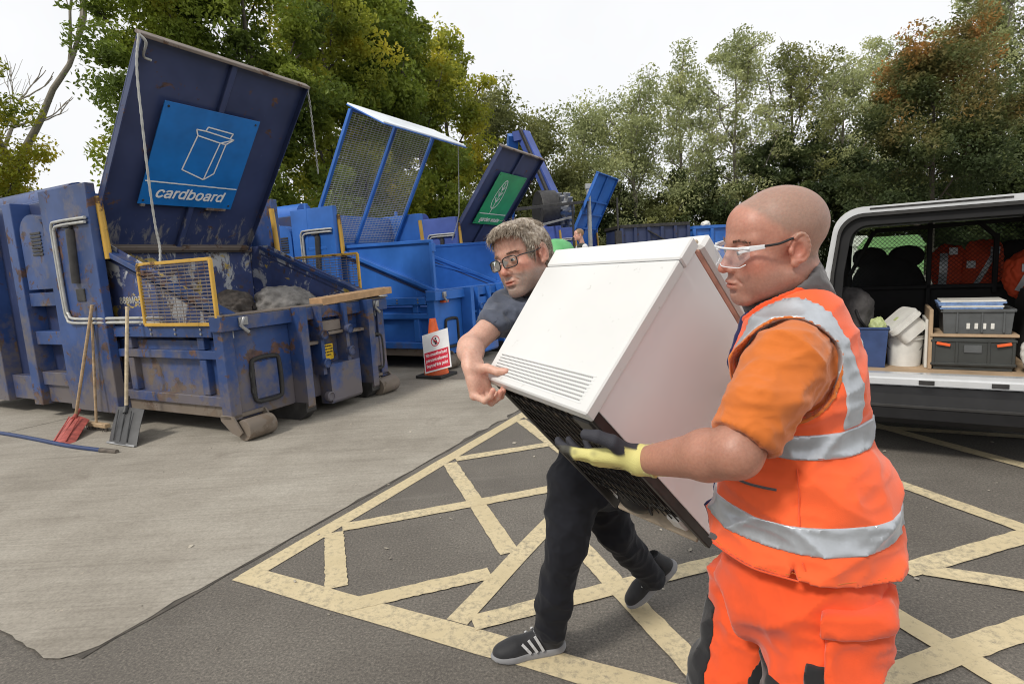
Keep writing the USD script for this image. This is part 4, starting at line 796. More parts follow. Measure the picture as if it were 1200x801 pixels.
for x, y in ((.02, .75), (VW - .22, .75), (.02, 2.9), (VW - .22, 2.9)):
    m = MB(); m.add(*place(lathe([(0.0, 0), (.2, 0), (.29, .01), (.31, .04), (.31, .16), (.29, .19), (.2, .19), (0, .19)], 28), (x, y, .31), ((0, 1, 0), (0, 0, 1), (1, 0, 0)))); w = obj(van, 'wheel', m, 'black_rubber', 40)
    m = MB(); m.add(*place(lathe([(0, -.004), (.19, -.004), (.19, .194), (0, .194)], 20), (x, y, .31), ((0, 1, 0), (0, 0, 1), (1, 0, 0)))); obj(w, 'rim', m, 'grey_steel', 40)
m = MB(); m.box((.06, .1, .42), (VW - .06, 3.4, .57)); obj(van, 'underfloor', m, 'van_trim')
m = MB(); m.box((.10, .0, .594), (VW - .10, 1.15, .612), .003); obj(van, 'load_floor', m, 'plywood')
m = MB(); m.prism([(2.6, .45), (3.55, .45), (3.6, .8), (3.45, .95), (2.75, 1.08), (2.6, 1.08)], .05, VW - .05, ax=YZ); obj(van, 'bonnet', m, 'van_white', 30)
m = MB(); m.prism([(2.62, 1.06), (2.64, 1.06), (2.34, 1.70), (2.32, 1.70)], .14, VW - .14, ax=YZ); obj(van, 'windscreen', m, 'pane')
for x in (.06, VW - .12):
    m = MB(); m.bar((x + .03, 2.66, 1.05), (x + .06, 2.34, 1.72), .07, .07); obj(van, 'windscreen_pillar', m, 'van_trim')
m = MB(); m.box((.1, 2.2, .6), (VW - .1, 2.6, 1.06), .03); obj(van, 'dashboard', m, 'van_trim')
# bulkhead: frame, mesh, seats in front of it
for p, q in (((.16, 1.18, .62), (.16, 1.18, 1.28)), ((.16, 1.18, 1.28), (.34, 1.18, 1.66)), ((.34, 1.18, 1.66), (1.45, 1.18, 1.68)), ((.74, 1.18, .62), (.74, 1.18, 1.7)), ((1.18, 1.18, 1.1), (1.18, 1.18, 1.58)), ((1.06, 1.18, 1.68), (1.18, 1.18, 1.55)), ((.16, 1.18, 1.16), (1.62, 1.18, 1.16)), ((1.62, 1.18, .62), (1.62, 1.18, 1.28))):
    m = MB(); m.bar(p, q, .03, .035); obj(van, 'bulkhead_bar', m, 'van_trim')
mm = MB()
for k in range(-30, 62):
    for sg in (1, -1):
        a, b = V(.0 + k * .035, 1.2, 1.18), V(.0 + k * .035 + sg * .5, 1.2, 1.68)
        ts = [t for t in (0, 1)]; pa, pb = a, b
        lo, hi = .18, 1.6
        d = pb - pa; t0 = max(0, min((lo - pa[0]) / d[0], (hi - pa[0]) / d[0])); t1 = min(1, max((lo - pa[0]) / d[0], (hi - pa[0]) / d[0]))
        if t1 > t0 + .02: mm.bar(pa + d * t0, pa + d * t1, .0035, .0035, ch=0)
tag(obj(van, 'bulkhead_mesh', mm, 'van_trim'), kind='stuff')
m = MB(); m.box((.12, 1.21, .6), (VW - .12, 1.23, 1.14)); obj(van, 'bulkhead_panel', m, 'van_trim')
for x0_, w_ in ((.14, .62), (1.08, .52)):
    m = trimesh.creation.box((w_, .2, .85)); m = m.subdivide_loop(3) if hasattr(m, 'subdivide_loop') else m
    v = np.array(m.vertices) * 1.12 + (x0_ + w_ / 2, 1.42, 1.03); s_ = obj(van, 'seat_back', (v, m.faces), 'seat_cloth', True)
    for dx in ((.17, .45) if w_ > .6 else (.26,)):
        m = trimesh.creation.box((.27, .12, .2)).subdivide_loop(3); obj(s_, 'headrest', (np.array(m.vertices) * 1.15 + (x0_ + dx, 1.44, 1.42), m.faces), 'seat_cloth', True)
m = MB(); m.box((1.30, .3, .62), (1.34, 1.1, 1.15), .012); obj(van, 'side_panel', m, 'van_lining')
# load
def vl(x, y, z): return VO + x * VX + y * VY + V(0, 0, z)
def tub(name, label, cat, c, wx_, wy, h, m, taper=.88, rim=.015, rot=0, extra=None):
    T = thing(name, label, cat, vl(*c), VT + rot); b = MB(); w, d = wx_ / 2, wy / 2; th = .006
    pts = []
    for k, (s, z) in enumerate(((taper, 0), (1, h), (1, h), (taper, 0.008))):
        q = (w * s, d * s) if k < 2 else (w * s - th, d * s - th); pts += [(-q[0], -q[1], z), (q[0], -q[1], z), (q[0], q[1], z), (-q[0], q[1], z)]
    f = [(3, 2, 1, 0)]
    for k in range(3): f += [(4 * k + j, 4 * k + (j + 1) % 4, 4 * k + 4 + (j + 1) % 4, 4 * k + 4 + j) for j in range(4)]
    f.append((12, 13, 14, 15)); b.add(pts, f); obj(T, 'tub', b, m)
    b = MB()
    for p, q in (((-w, -d), (w, -d)), ((w, -d), (w, d)), ((w, d), (-w, d)), ((-w, d), (-w, -d))): b.bar((*p, h - rim / 2), (*q, h - rim / 2), rim, rim)
    obj(T, 'rim', b, m); return T
tub('blue_tub', 'dark blue plastic tub on the van floor behind the bald man', 'tub', (.29, .42, .613), .30, .40, .31, 'tub_blue')
T = thing('grey_bag', 'grey cloth bag bulging out of the blue tub in the van', 'bag', vl(.2, .46, .86), VT); m = trimesh.creation.icosphere(4); v = np.array(m.vertices); v *= (1 + .3 * (meshkit.fbm(v * 2.2, 4, 3) - .5))[:, None]; obj(T, 'bag', (v * (.15, .16, .22) + (0, 0, .14), m.faces), 'bag_grey', True)
b = MB(); b.tube(spline([(.02, -.14, .2), (.05, -.18, .12), (.1, -.14, .04)], 5), .012, 6); obj(T, 'strap', b, 'van_trim', 60)
T = thing('plastic_bag', 'lime green crumpled plastic in the blue tub beside the grey bag', 'plastic bag', vl(.37, .34, .87), VT); m = trimesh.creation.icosphere(3); v = np.array(m.vertices); v *= (1 + .5 * (meshkit.fbm(v * 3, 3, 5) - .5))[:, None]; plain('lime_plastic', (.42, .48, .22), .5, var=.2); obj(T, 'film', (v * (.06, .05, .09) + (0, 0, .03), m.faces), 'lime_plastic', True)
def pail(name, label, loc, A, r0, r1, h, handle):
    T = thing(name, label, 'bucket', loc); A = np.array(A)
    b = MB(); b.add(*place(lathe([(0, 0), (r0, 0), (r1, h), (r1 - .004, h), (r0 - .004, .006), (0, .006)], 32), (0, 0, 0), A)); obj(T, 'bucket_body', b, 'tub_white', 40)
    b = MB(); b.add(*place(lathe([(r1 - .002, h - .03), (r1 + .007, h - .03), (r1 + .007, h - .022), (r1 + .002, h - .02), (r1 + .007, h), (r1 - .004, h + .002)], 32), (0, 0, 0), A)); obj(T, 'rim', b, 'tub_white', 40)
    if handle:
        an = np.linspace(0, math.pi, 14); b = MB(); b.tube([V(r1 * 1.03 * math.cos(t), -(r1 * .9) * math.sin(t) * .86, h - .04 - .10 * math.sin(t)) @ A for t in an], .0035, 5); obj(T, 'wire_handle', b, 'dark_steel', 60)
    return T
VA = np.array([VX, VY, (0, 0, 1)])
pail('white_bucket', 'round white bucket with wire handle standing on the van floor', vl(.55, .42, .613), VA, .105, .122, .235, True)
# leaning white square tub with its lid, resting on the bucket
ax = nrm(-.62 * VX - .25 * VY + V(0, 0, .72)); wxx = nrm(np.cross((0, 0, 1), ax)); A = np.array([np.cross(ax, wxx) * -1, wxx, ax]); A = A if np.linalg.det(A) > 0 else A * [[-1], [1], [1]]
T = thing('white_tub', 'square white plastic tub tipped over on top of the white bucket', 'tub', vl(.60, .40, .845))
def rsq(w, r): return sbox(-w + r, -w + r, w - r, w - r).buffer(r, 6)
b = MB(); b.prism(rsq(.105, .04), .02, .14, ax=A); obj(T, 'tub', b, 'tub_white', 30)
b = MB(); b.prism(rsq(.125, .045), .141, .175, ax=A); b.prism(rsq(.128, .045), .128, .1405, ax=A); l_ = obj(T, 'lid', b, 'tub_white', 30)
b = MB(); b.prism(rsq(.018, .006), .1752, .177, ax=A); obj(l_, 'sticker', b, 'lime_plastic')
T = thing('storage_crate', 'dark lidded storage crate with orange handles on the van floor', 'crate', vl(.945, .42, .613), VT)
b = MB(); b.box((-.235, -.17, .02), (.235, .17, .24), .01); b.box((-.225, -.16, .0), (.225, .16, .02)); obj(T, 'body', b, 'crate_dark')
b = MB()
for z in (.035, .205): b.box((-.242, -.178, z), (.242, .178, z + .018))
for x in (-.235, -.1, .08, .215): b.box((x, -.176, .05), (x + .02, .176, .205))
obj(T, 'crate_rib', b, 'crate_dark')
b = MB(); b.box((-.05, -.178, .13), (.05, -.172, .185), .001); obj(T, 'label_plate', b, 'crate_grey')
for x in (-.17, .17):
    b = MB(); b.bar((x - .04, -.184, .198 if x < 0 else .182), (x + .04, -.184, .182 if x < 0 else .198), .016, .02); obj(T, 'latch', b, 'handle_orange')
b = MB(); b.box((-.25, -.18, .242), (.25, .18, .262), .003); obj(T, 'wooden_lid', b, 'plywood')
T = tub('grey_crate', 'mid grey open crate standing on the wooden lid of the dark crate', 'crate', (.965, .42, .877), .40, .32, .175, 'crate_grey', .94, .022)
b = MB()
for k in range(4): b.box((-.06 + k * .045, -.158, .035), (-.04 + k * .045, -.152, .075), .001)
obj(T, 'vent_hole', b, 'tub_white')
b = MB(); 
for x in (-.12, .02, .14): b.box((x, -.165, .01), (x + .012, .165, .16))
obj(T, 'crate_rib', b, 'crate_grey')
T = thing('folder_stack', 'pile of blue and white folders lying on the grey crate', 'folders', vl(.93, .38, 1.054), VT)
for k in range(5):
    b = MB(); b.box((-.19 + rng.uniform(-.01, .02), -.13, k * .0125), (.17 + rng.uniform(-.01, .02), .14, k * .0125 + .011), .002); obj(T, 'folder', b, ['paper_blue', 'tub_white', 'paper_blue', 'paper_blue', 'tub_white'][k])
T = thing('board', 'upright light brown board between the buckets and the dark crate', 'board', vl(.70, .5, .613), VT); b = MB(); b.box((-.012, -.25, 0), (.012, .2, .44), .003); obj(T, 'sheet', b, 'plywood'); b = MB(); b.box((-.03, -.2, 0), (-.0125, .15, .36), .003); obj(T, 'sheet', b, 'tub_white')
T = thing('clear_sack', 'pale translucent sack at the right side of the van floor', 'sack', vl(1.30, .22, .613), VT); m = trimesh.creation.icosphere(4); v = np.array(m.vertices); v *= (1 + .3 * (meshkit.fbm(v * 2.5, 4, 8) - .5))[:, None]; obj(T, 'sack', (v * (.10, .12, .14) + (0, 0, .13), m.faces), 'tub_white', True)
# hi-vis jackets heaped behind the mesh
JK = [((.90, 1.42, 1.30), (.15, .11, .20), 'orange hi-vis jacket with upright silver stripe heaped behind the van mesh'), ((1.12, 1.40, 1.31), (.17, .12, .22), 'orange hi-vis jacket with crossed silver stripe, right of the other jacket'), ((1.33, 1.05, 1.25), (.12, .12, .18), 'orange hi-vis jacket hanging at the right wall of the van')]
plain('hivis_dim', (0.62, 0.07, 0.02), 0.8, var=0.15)
for i, (c, r, lab) in enumerate(JK):
    T = thing('hivis_jacket', lab, 'jacket', vl(*c), VT, 'hi-vis jackets in the van'); m = trimesh.creation.icosphere(4); v = np.array(m.vertices); k = (1 + .55 * (meshkit.fbm(v * 2.4, 4, 20 + i) - .5)); v = v * k[:, None]
    obj(T, 'cloth', (v * r, m.faces), 'hivis_dim', True)
    b = MB(); 
    for sgn in ((-.4, -.25) if i == 0 else (.1,) if i == 1 else (.0,)):
        pts = [V(r[0] * (sgn + (.5 * t if i else .03 * t)), -r[1] * math.sqrt(max(.05, 1 - t * t * .8 - sgn * sgn)) - .016, r[2] * t * .9) for t in np.linspace(-.75, .75, 9)]
        for p, q in zip(pts[:-1], pts[1:]): b.bar(p, q, .035, .004, up=(0, 1, .01), ch=0)
    for pos in ([(.1, .75)] if i == 0 else [(.4, .6), (-.5, .1)] if i == 1 else [(0, .3)]):
        b.obox((r[0] * pos[0], -r[1] * .9 - .02, r[2] * pos[1]), rz(0.0) if False else np.eye(3), (.03, .004, .03))
    obj(T, 'reflective_tape', b, 'reflective')
# ------------------------------------------------------------ the fridge that two men carry
FC = np.array([at(567, 441, 1.66), at(686, 485, 1.275), at(813, 276, 1.42), at(651, 292, 1.81), at(835, 646, 1.62), at(716, 594, 2.0)])
fa, fb, fc_, fd, fe, fg = FC; ff, fh = fe + (fc_ - fb), fg + (fd - fa)
FW, FD, FH = .48, .51, .68
FRG = {(0, 0, 0): fa, (1, 0, 0): fb, (1, 1, 0): fc_, (0, 1, 0): fd, (1, 0, 1): fe, (0, 0, 1): fg, (1, 1, 1): ff, (0, 1, 1): fh}
def fmap(p):
    "fridge coordinates (across, front, down) in metres to the world"
    p = np.atleast_2d(np.asarray(p, float)) / (FW, FD, FH); o = 0
    for (i, j, k), c in FRG.items():
        w = (p[:, 0] if i else 1 - p[:, 0]) * (p[:, 1] if j else 1 - p[:, 1]) * (p[:, 2] if k else 1 - p[:, 2]); o = o + w[:, None] * c
    return o
_t = fmap([(0, 0, 0), (.1, 0, 0), (0, .1, 0), (0, 0, .1)]); FLIP = np.linalg.det(np.array([_t[1] - _t[0], _t[2] - _t[0], _t[3] - _t[0]])) < 0
def fm(mb, fine=.07):
    v, f = mb.mesh()
    if len(f) < 400: v, f = trimesh.remesh.subdivide_to_size(v, f, fine, max_iter=12)
    return fmap(v), (f[:, ::-1] if FLIP else f)
plain('enamel', (0.62, 0.62, 0.61), 0.32, var=0.025, scale=3)
mat('enamel_worn', {'tc': ('texture_coordinate', {}), 'n': ('noise_texture', {'scale': 26.0, 'detail': 4.0, 'roughness': .6}), 'r': ('rgb_ramp', {'ramp': [(0.0, (.60, .60, .59)), (.66, (.60, .60, .59)), (.74, (.44, .43, .40))]}),
    'n2': ('noise_texture', {'scale': 3.0, 'detail': 4.0}), 'r2': ('rgb_ramp', {'ramp': [(.3, (.93, .93, .92)), (.7, (1, 1, 1))]}), 'm': ('mix', {'mix_type': 'multiply', 'fac': 1.0}), 'p': ('principled_bsdf', {'roughness': .34})},
    [('tc.object', 'n.vector'), ('tc.object', 'n2.vector'), ('n.fac', 'r.fac'), ('n2.fac', 'r2.fac'), ('r.color', 'm.color1'), ('r2.color', 'm.color2'), ('m.color', 'p.base_color')])
plain('enamel_side', (0.76, 0.755, 0.75), 0.3, var=0.03, scale=3); plain('vent_grey', (.09, .09, .088), .6); plain('gasket', (0.42, 0.20, 0.14), 0.7, var=0.3, scale=18); plain('coil_black', (0.012, 0.011, 0.011), 0.38, var=0.3); plain('tin_tan', (0.36, 0.29, 0.21), 0.5, var=0.3)
fr_ = thing('fridge', 'white undercounter fridge carried tilted by the two men, black coil at back', 'fridge')
b = MB(); b.box((0.0, 0, 0), (FW, FD * .855, .034), .004); wt = obj(fr_, 'worktop', fm(b), 'enamel_worn')
b = MB(); b.box((0.0, FD * .862, 0), (FW, FD, .036), .004); obj(wt, 'front_trim', fm(b), 'enamel')
b = MB()
for k in range(7):
    y = .024 + k * .0102
    for j in range(62): b.box((.03 + j * .0066, y, -.0006), (.0332 + j * .0066, y + .0034, .002), 0)
tag(obj(wt, 'vent_slots', fm(b), 'vent_grey'), kind='stuff')
b = MB()
for k in range(8): b.box((.02, .0225 + k * .0102 - .0038, -.0012), (FW - .035, .0225 + k * .0102 - .0013, .002), 0)
obj(wt, 'vent_ridge', fm(b, .04), 'enamel')
b = MB(); b.box((FW - .014, .03, .035), (FW - .008, FD * .97, FH), .002); b.box((.008, .03, .035), (.014, FD * .97, FH), .002); b.box((.015, FD * .9, .035), (FW - .015, FD * .955, FH), .003); b.box((.015, .10, .6), (FW - .015, FD * .9, FH - .01)); b.box((.015, .06, .04), (FW - .015, .09, .56)); obj(fr_, 'cabinet', fm(b), 'enamel_side')
b = MB(); b.box((.01, FD * .972, .05), (FW - .01, FD * 1.01, FH - .01), .008); obj(fr_, 'gasket', fm(b), 'gasket')
b = MB(); b.box((.003, FD * 1.012, .045), (FW - .003, FD * 1.105, FH), .022); obj(fr_, 'door', fm(b), 'enamel')
b = MB(); b.box((FW - .06, FD * .955, .036), (FW - .02, FD * 1.05, .046)); obj(fr_, 'door_hinge', fm(b), 'tin_tan')
for x in (.012, FW - .032):
    b = MB(); b.box((x, .004, .04), (x + .02, .034, FH), .003); obj(fr_, 'back_rail', fm(b), 'dark_steel')
b = MB(); b.box((.014, .035, .036), (FW - .014, .056, .56)); obj(fr_, 'back_panel', fm(b), 'coil_black')
b = MB(); b.box((.014, .07, .56), (FW - .014, .098, FH)); obj(fr_, 'compressor_bay', fm(b), 'coil_black')
for k in range(15):
    x = .05 + k * (FW - .10) / 14; b = MB(); b.bar((x, .004, .06), (x, .004, .54), .003, .003, ch=0); b.bar((x, .018, .06), (x, .018, .54), .003, .003, ch=0); obj(fr_, 'condenser_wire', fm(b), 'coil_black')
cp_ = []
for k in range(9):
    z = .085 + k * .054; cp_ += [(.045, .011, z), (FW - .045, .011, z)] if k % 2 == 0 else [(FW - .045, .011, z), (.045, .011, z)]
b = MB(); b.tube(cp_, .0045, 6); obj(fr_, 'condenser_tube', fm(b), 'coil_black', 60)
for z in (.075, .118):
    b = MB()
    for k in range(8): b.box((.05 + k * .05, .021, z + (.006 * (k % 2))), (.078 + k * .05, .025, z + .014 + .006 * (k % 2)), .001)
    obj(fr_, 'wire_clip', fm(b), 'tin_tan')
b = MB(); b.tm(trimesh.creation.icosphere(3)); v, f = b.mesh(); b = MB(); b.add(v * (.085, .05, .05) + (.17, .045, .605), f); obj(fr_, 'compressor', fm(b), 'coil_black', True)
b = MB(); b.box((.06, .02, .548), (.30, .06, .562)); b.box((.06, .002, .652), (FW - .05, .06, .664)); obj(fr_, 'drip_tray', fm(b), 'tin_tan')
b = MB(); b.box((.34, .012, .58), (.40, .05, .64)); obj(fr_, 'terminal_box', fm(b), 'tub_white')
b = MB(); b.tube(spline([(.25, .02, .60), (.3, .0, .57), (.34, .006, .5), (.42, .006, .47), (.43, .012, .3)], 5), .004, 6); obj(fr_, 'cable', fm(b), 'black_rubber', 60)
b = MB(); b.box((.38, .0, .05), (.45, .03, .12), .004); obj(fr_, 'junction_box', fm(b), 'black_plastic')
# ------------------------------------------------------------ people: implicit surfaces
class Fld:
    def __init__(s, lo, hi, h):
        s.lo, s.h = np.asarray(lo, float), h; s.n = (np.ceil((np.asarray(hi) - s.lo) / h) + 1).astype(int)
        s.ax = [(s.lo[i] + h * np.arange(s.n[i])).astype(np.float32) for i in range(3)]
        s.D = np.full(s.n, 1.0, np.float32)
    def sl(s, lo, hi, pad):
        a = np.clip(np.floor((np.asarray(lo) - pad - s.lo) / s.h).astype(int), 0, s.n); b = np.clip(np.ceil((np.asarray(hi) + pad - s.lo) / s.h).astype(int) + 1, 0, s.n)
        return tuple(slice(x, y) for x, y in zip(a, b))
    def ev(s, prim, sl_): return prim[0](*[s.ax[i][sl_[i]].reshape([-1 if j == i else 1 for j in range(3)]) for i in range(3)])
    def u(s, prim, k=0.0):
        q = s.sl(prim[1], prim[2], k + 4 * s.h + .03); d, o = s.ev(prim, q), s.D[q]
        if k: h_ = np.clip(.5 + .5 * (o - d) / k, 0, 1); s.D[q] = o + (d - o) * h_ - k * h_ * (1 - h_)
        else: s.D[q] = np.minimum(o, d)
        return s
    def sub(s, prim, k=0.0):
        q = s.sl(prim[1], prim[2], k + 3 * s.h); d, o = -s.ev(prim, q), s.D[q]
        if k: h_ = np.clip(.5 - .5 * (o - d) / k, 0, 1); s.D[q] = o + (d - o) * h_ + k * h_ * (1 - h_)
        else: s.D[q] = np.maximum(o, d)
        return s
    def keep(s, fn): s.D = np.maximum(s.D, fn(*[s.ax[i].reshape([-1 if j == i else 1 for j in range(3)]) for i in range(3)])).astype(np.float32); return s
    def off(s, d): s.D = s.D - d; return s
    def copy(s):
        c = object.__new__(Fld); c.lo, c.h, c.n, c.ax, c.D = s.lo, s.h, s.n, s.ax, s.D.copy(); return c
    def mesh(s):
        D = s.D; S = D < 0; c8 = [(i, j, k) for i in (0, 1) for j in (0, 1) for k in (0, 1)]; n = s.n
        cut = lambda A, i, j, k: A[i:n[0] - 1 + i, j:n[1] - 1 + j, k:n[2] - 1 + k]
        cnt = sum(cut(S, *c).astype(np.int8) for c in c8); act = (cnt > 0) & (cnt < 8); I = np.argwhere(act); idx = np.full(act.shape, -1, np.int64); idx[act] = np.arange(len(I))
        vals = [D[I[:, 0] + c[0], I[:, 1] + c[1], I[:, 2] + c[2]] for c in c8]; acc = np.zeros((len(I), 3)); m = np.zeros(len(I))
        for a in range(8):
            for b in range(a + 1, 8):
                d = np.abs(np.subtract(c8[a], c8[b]))
                if d.sum() != 1: continue
                x = (vals[a] < 0) != (vals[b] < 0); t = np.where(x, vals[a] / np.where(x, vals[a] - vals[b], 1), 0)
                acc += np.where(x[:, None], np.array(c8[a]) + t[:, None] * (np.array(c8[b]) - np.array(c8[a])), 0); m += x
        v = s.lo + (I + acc / m[:, None]) * s.h; F_ = []
        for ax in range(3):
            o1, o2 = [(1, 2), (2, 0), (0, 1)][ax]
            lo_ = [slice(None)] * 3; hi_ = [slice(None)] * 3; lo_[ax] = slice(0, -1); hi_[ax] = slice(1, None)
            a, b = S[tuple(lo_)], S[tuple(hi_)]; E = np.argwhere(a != b)
            ok = (E[:, o1] > 0) & (E[:, o2] > 0) & (E[:, o1] < n[o1] - 1) & (E[:, o2] < n[o2] - 1); E = E[ok]; ins = a[E[:, 0], E[:, 1], E[:, 2]]
            def cell(d1, d2):
                q = E.copy(); q[:, o1] -= d1; q[:, o2] -= d2; return idx[q[:, 0], q[:, 1], q[:, 2]]
            Q = np.stack([cell(1, 1), cell(0, 1), cell(0, 0), cell(1, 0)], 1); Q[~ins] = Q[~ins][:, ::-1]; F_.append(Q)
        Q = np.vstack(F_); Q = Q[(Q >= 0).all(1)]
        return v, np.vstack([Q[:, [0, 1, 2]], Q[:, [0, 2, 3]]])
def cap(a, b, ra, rb=None):
    a, b = np.asarray(a, float), np.asarray(b, float); rb = ra if rb is None else rb; d = b - a; L2_ = max(float(d @ d), 1e-12)
    def fn(x, y, z):
        px_, py, pz = x - a[0], y - a[1], z - a[2]; t = np.clip((px_ * d[0] + py * d[1] + pz * d[2]) / L2_, 0, 1)
        return np.sqrt((px_ - t * d[0]) ** 2 + (py - t * d[1]) ** 2 + (pz - t * d[2]) ** 2) - (ra + (rb - ra) * t)
    r = max(ra, rb); return fn, np.minimum(a, b) - r, np.maximum(a, b) + r
def ell(c, r, A=None):
    c, r = np.asarray(c, float), np.asarray(r, float); A = np.eye(3) if A is None else np.array([nrm(q) for q in A])
    def fn(x, y, z):
        p = (x - c[0], y - c[1], z - c[2]); q = [sum(A[i, j] * p[j] for j in range(3)) for i in range(3)]
        k0 = np.sqrt(sum((q[i] / r[i]) ** 2 for i in range(3))); k1 = np.sqrt(sum((q[i] / r[i] ** 2) ** 2 for i in range(3)))
        return k0 * (k0 - 1) / np.maximum(k1, 1e-6)
    return fn, c - r.max(), c + r.max()
def rbox(c, h, A=None, r=.01):
    c, h = np.asarray(c, float), np.asarray(h, float) - r; A = np.eye(3) if A is None else np.array([nrm(q) for q in A])
    def fn(x, y, z):
        p = (x - c[0], y - c[1], z - c[2]); q = [np.abs(sum(A[i, j] * p[j] for j in range(3))) - h[i] for i in range(3)]
        return np.sqrt(sum(np.maximum(w, 0) ** 2 for w in q)) + np.minimum(np.maximum(q[0], np.maximum(q[1], q[2])), 0) - r
    m = np.linalg.norm(h + r); return fn, c - m, c + m
def slab(o, n, w): o, n = np.asarray(o, float), nrm(n); return lambda x, y, z: np.abs((x - o[0]) * n[0] + (y - o[1]) * n[1] + (z - o[2]) * n[2]) - w
def half(o, n): o, n = np.asarray(o, float), nrm(n); return lambda x, y, z: (x - o[0]) * n[0] + (y - o[1]) * n[1] + (z - o[2]) * n[2]
def chain(F, pts, rs, k):
    for i in range(len(pts) - 1): F.u(cap(pts[i], pts[i + 1], rs[i], rs[i + 1]), k if i or True else 0)
def vnormals(v, f):
    n = np.zeros_like(v); fn = np.cross(v[f[:, 1]] - v[f[:, 0]], v[f[:, 2]] - v[f[:, 0]])
    for k in range(3): np.add.at(n, f[:, k], fn)
    return n / np.maximum(np.linalg.norm(n, axis=1, keepdims=True), 1e-12)
def ridged(p, seed, sc):
    q = np.asarray(p) * sc + seed; q = q + .5 * np.stack([meshkit.noise(q * .7, seed + 5), meshkit.noise(q * .7, seed + 6), meshkit.noise(q * .7, seed + 7)], -1)
    return 1 - np.abs(2 * meshkit.noise(q, seed) - 1)
def fgrad(F):
    from scipy.ndimage import map_coordinates
    def g(v):
        p = ((v - F.lo) / F.h).T; n = np.stack([map_coordinates(F.D, p + np.eye(3)[i][:, None] * 1.5, order=1, mode='nearest') - map_coordinates(F.D, p - np.eye(3)[i][:, None] * 1.5, order=1, mode='nearest') for i in range(3)], 1)
        return n / np.maximum(np.linalg.norm(n, axis=1, keepdims=True), 1e-9)
    return g
def wrinkle(m, amp, sc, seed, mask=None, grad=None):
    "cloth folds: ridged noise along the normals, stretched by sc"
    v, f = m; n = vnormals(v, f) if grad is None else grad(v); a, b = .6, -.45; rot = np.array([[math.cos(a), 0, math.sin(a)], [0, 1, 0], [-math.sin(a), 0, math.cos(a)]]) @ np.array([[math.cos(b), math.sin(b), 0], [-math.sin(b), math.cos(b), 0], [0, 0, 1]])
    d = 1.15 * (ridged(v @ rot, seed, np.asarray(sc)) ** 2.6 - .3) + .6 * (ridged(v @ rot.T, seed + 11, np.asarray(sc) * 1.7) ** 3 - .25) + .3 * (ridged(v, seed + 17, np.asarray(sc) * 3.6) ** 2 - .3)
    return v + n * (d * amp * (1 if mask is None else mask(v)))[:, None], f
sst = lambda a, b, x: np.clip((x - a) / (b - a), 0, 1) ** 2 * (3 - 2 * np.clip((x - a) / (b - a), 0, 1))
mat('skin', {'a': ('attribute', {'attribute': 'tint'}), 'tc': ('geometry', {}), 'n': ('noise_texture', {'scale': 160.0, 'detail': 3.0}), 'r': ('rgb_ramp', {'ramp': [(.3, (.90, .87, .86)), (.7, (1.05, 1.05, 1.05))]}), 'm': ('mix', {'mix_type': 'multiply', 'fac': 1.0}),
    'n2': ('noise_texture', {'scale': 420.0, 'detail': 2.0}), 'b': ('bump', {'strength': .22, 'distance': .002}), 'p': ('principled_bsdf', {'roughness': .46, 'specular_ior_level': .45, 'subsurface_weight': .18, 'subsurface_scale': .008, 'subsurface_radius': (1.0, .35, .2)})},
    [('a.color', 'm.color1'), ('tc.position', 'n.vector'), ('n.fac', 'r.fac'), ('r.color', 'm.color2'), ('m.color', 'p.base_color'), ('tc.position', 'n2.vector'), ('n2.fac', 'b.height'), ('b.normal', 'p.normal')])
mat('eye', {'a': ('attribute', {'attribute': 'tint'}), 'p': ('principled_bsdf', {'roughness': .12, 'coat_weight': 1.0})}, [('a.color', 'p.base_color')])
mat('glove_knit', {'a': ('attribute', {'attribute': 'tint'}), 'g': ('geometry', {}), 'w': ('noise_texture', {'scale': 420.0, 'detail': 2.0}), 'b': ('bump', {'strength': .5, 'distance': .002}), 'p': ('principled_bsdf', {'roughness': .75})}, [('a.color', 'p.base_color'), ('g.position', 'w.vector'), ('w.fac', 'b.height'), ('b.normal', 'p.normal')])
def cloth(name, c, rough=.85, bs=700.0, bump=.3, var=.1, sheen=.2):
    c = V(*c); mat(name, {'g': ('geometry', {}), 'n': ('noise_texture', {'scale': 12.0, 'detail': 6.0, 'roughness': .7}), 'r': ('rgb_ramp', {'ramp': [(.3, c * (1 - var)), (.7, np.minimum(c * (1 + var), 1))]}), 'w': ('noise_texture', {'scale': bs, 'detail': 2.0}), 'b': ('bump', {'strength': bump, 'distance': .002}),
        'p': ('principled_bsdf', {'roughness': rough, 'sheen_weight': sheen, 'specular_ior_level': .25})}, [('g.position', 'n.vector'), ('n.fac', 'r.fac'), ('r.color', 'p.base_color'), ('g.position', 'w.vector'), ('w.fac', 'b.height'), ('b.normal', 'p.normal')])
cloth('vest_orange', (.80, .110, .028), .8, var=.06); cloth('trouser_orange', (.70, .080, .018), .85, var=.08); cloth('shirt_orange', (.52, .135, .022), .9, var=.08)
cloth('polo_slate', (.075, .085, .115), .9, 160, .5, .28); cloth('denim', (.008, .0085, .012), .9, 500, .4, .35, .05); cloth('collar_grey', (.095, .09, .092), .9); cloth('knee_black', (.013, .013, .014), .8); cloth('navy', (.015, .018, .075), .8); cloth('white_cloth', (.6, .6, .6), .9); cloth('gilet', (.03, .035, .03), .8)
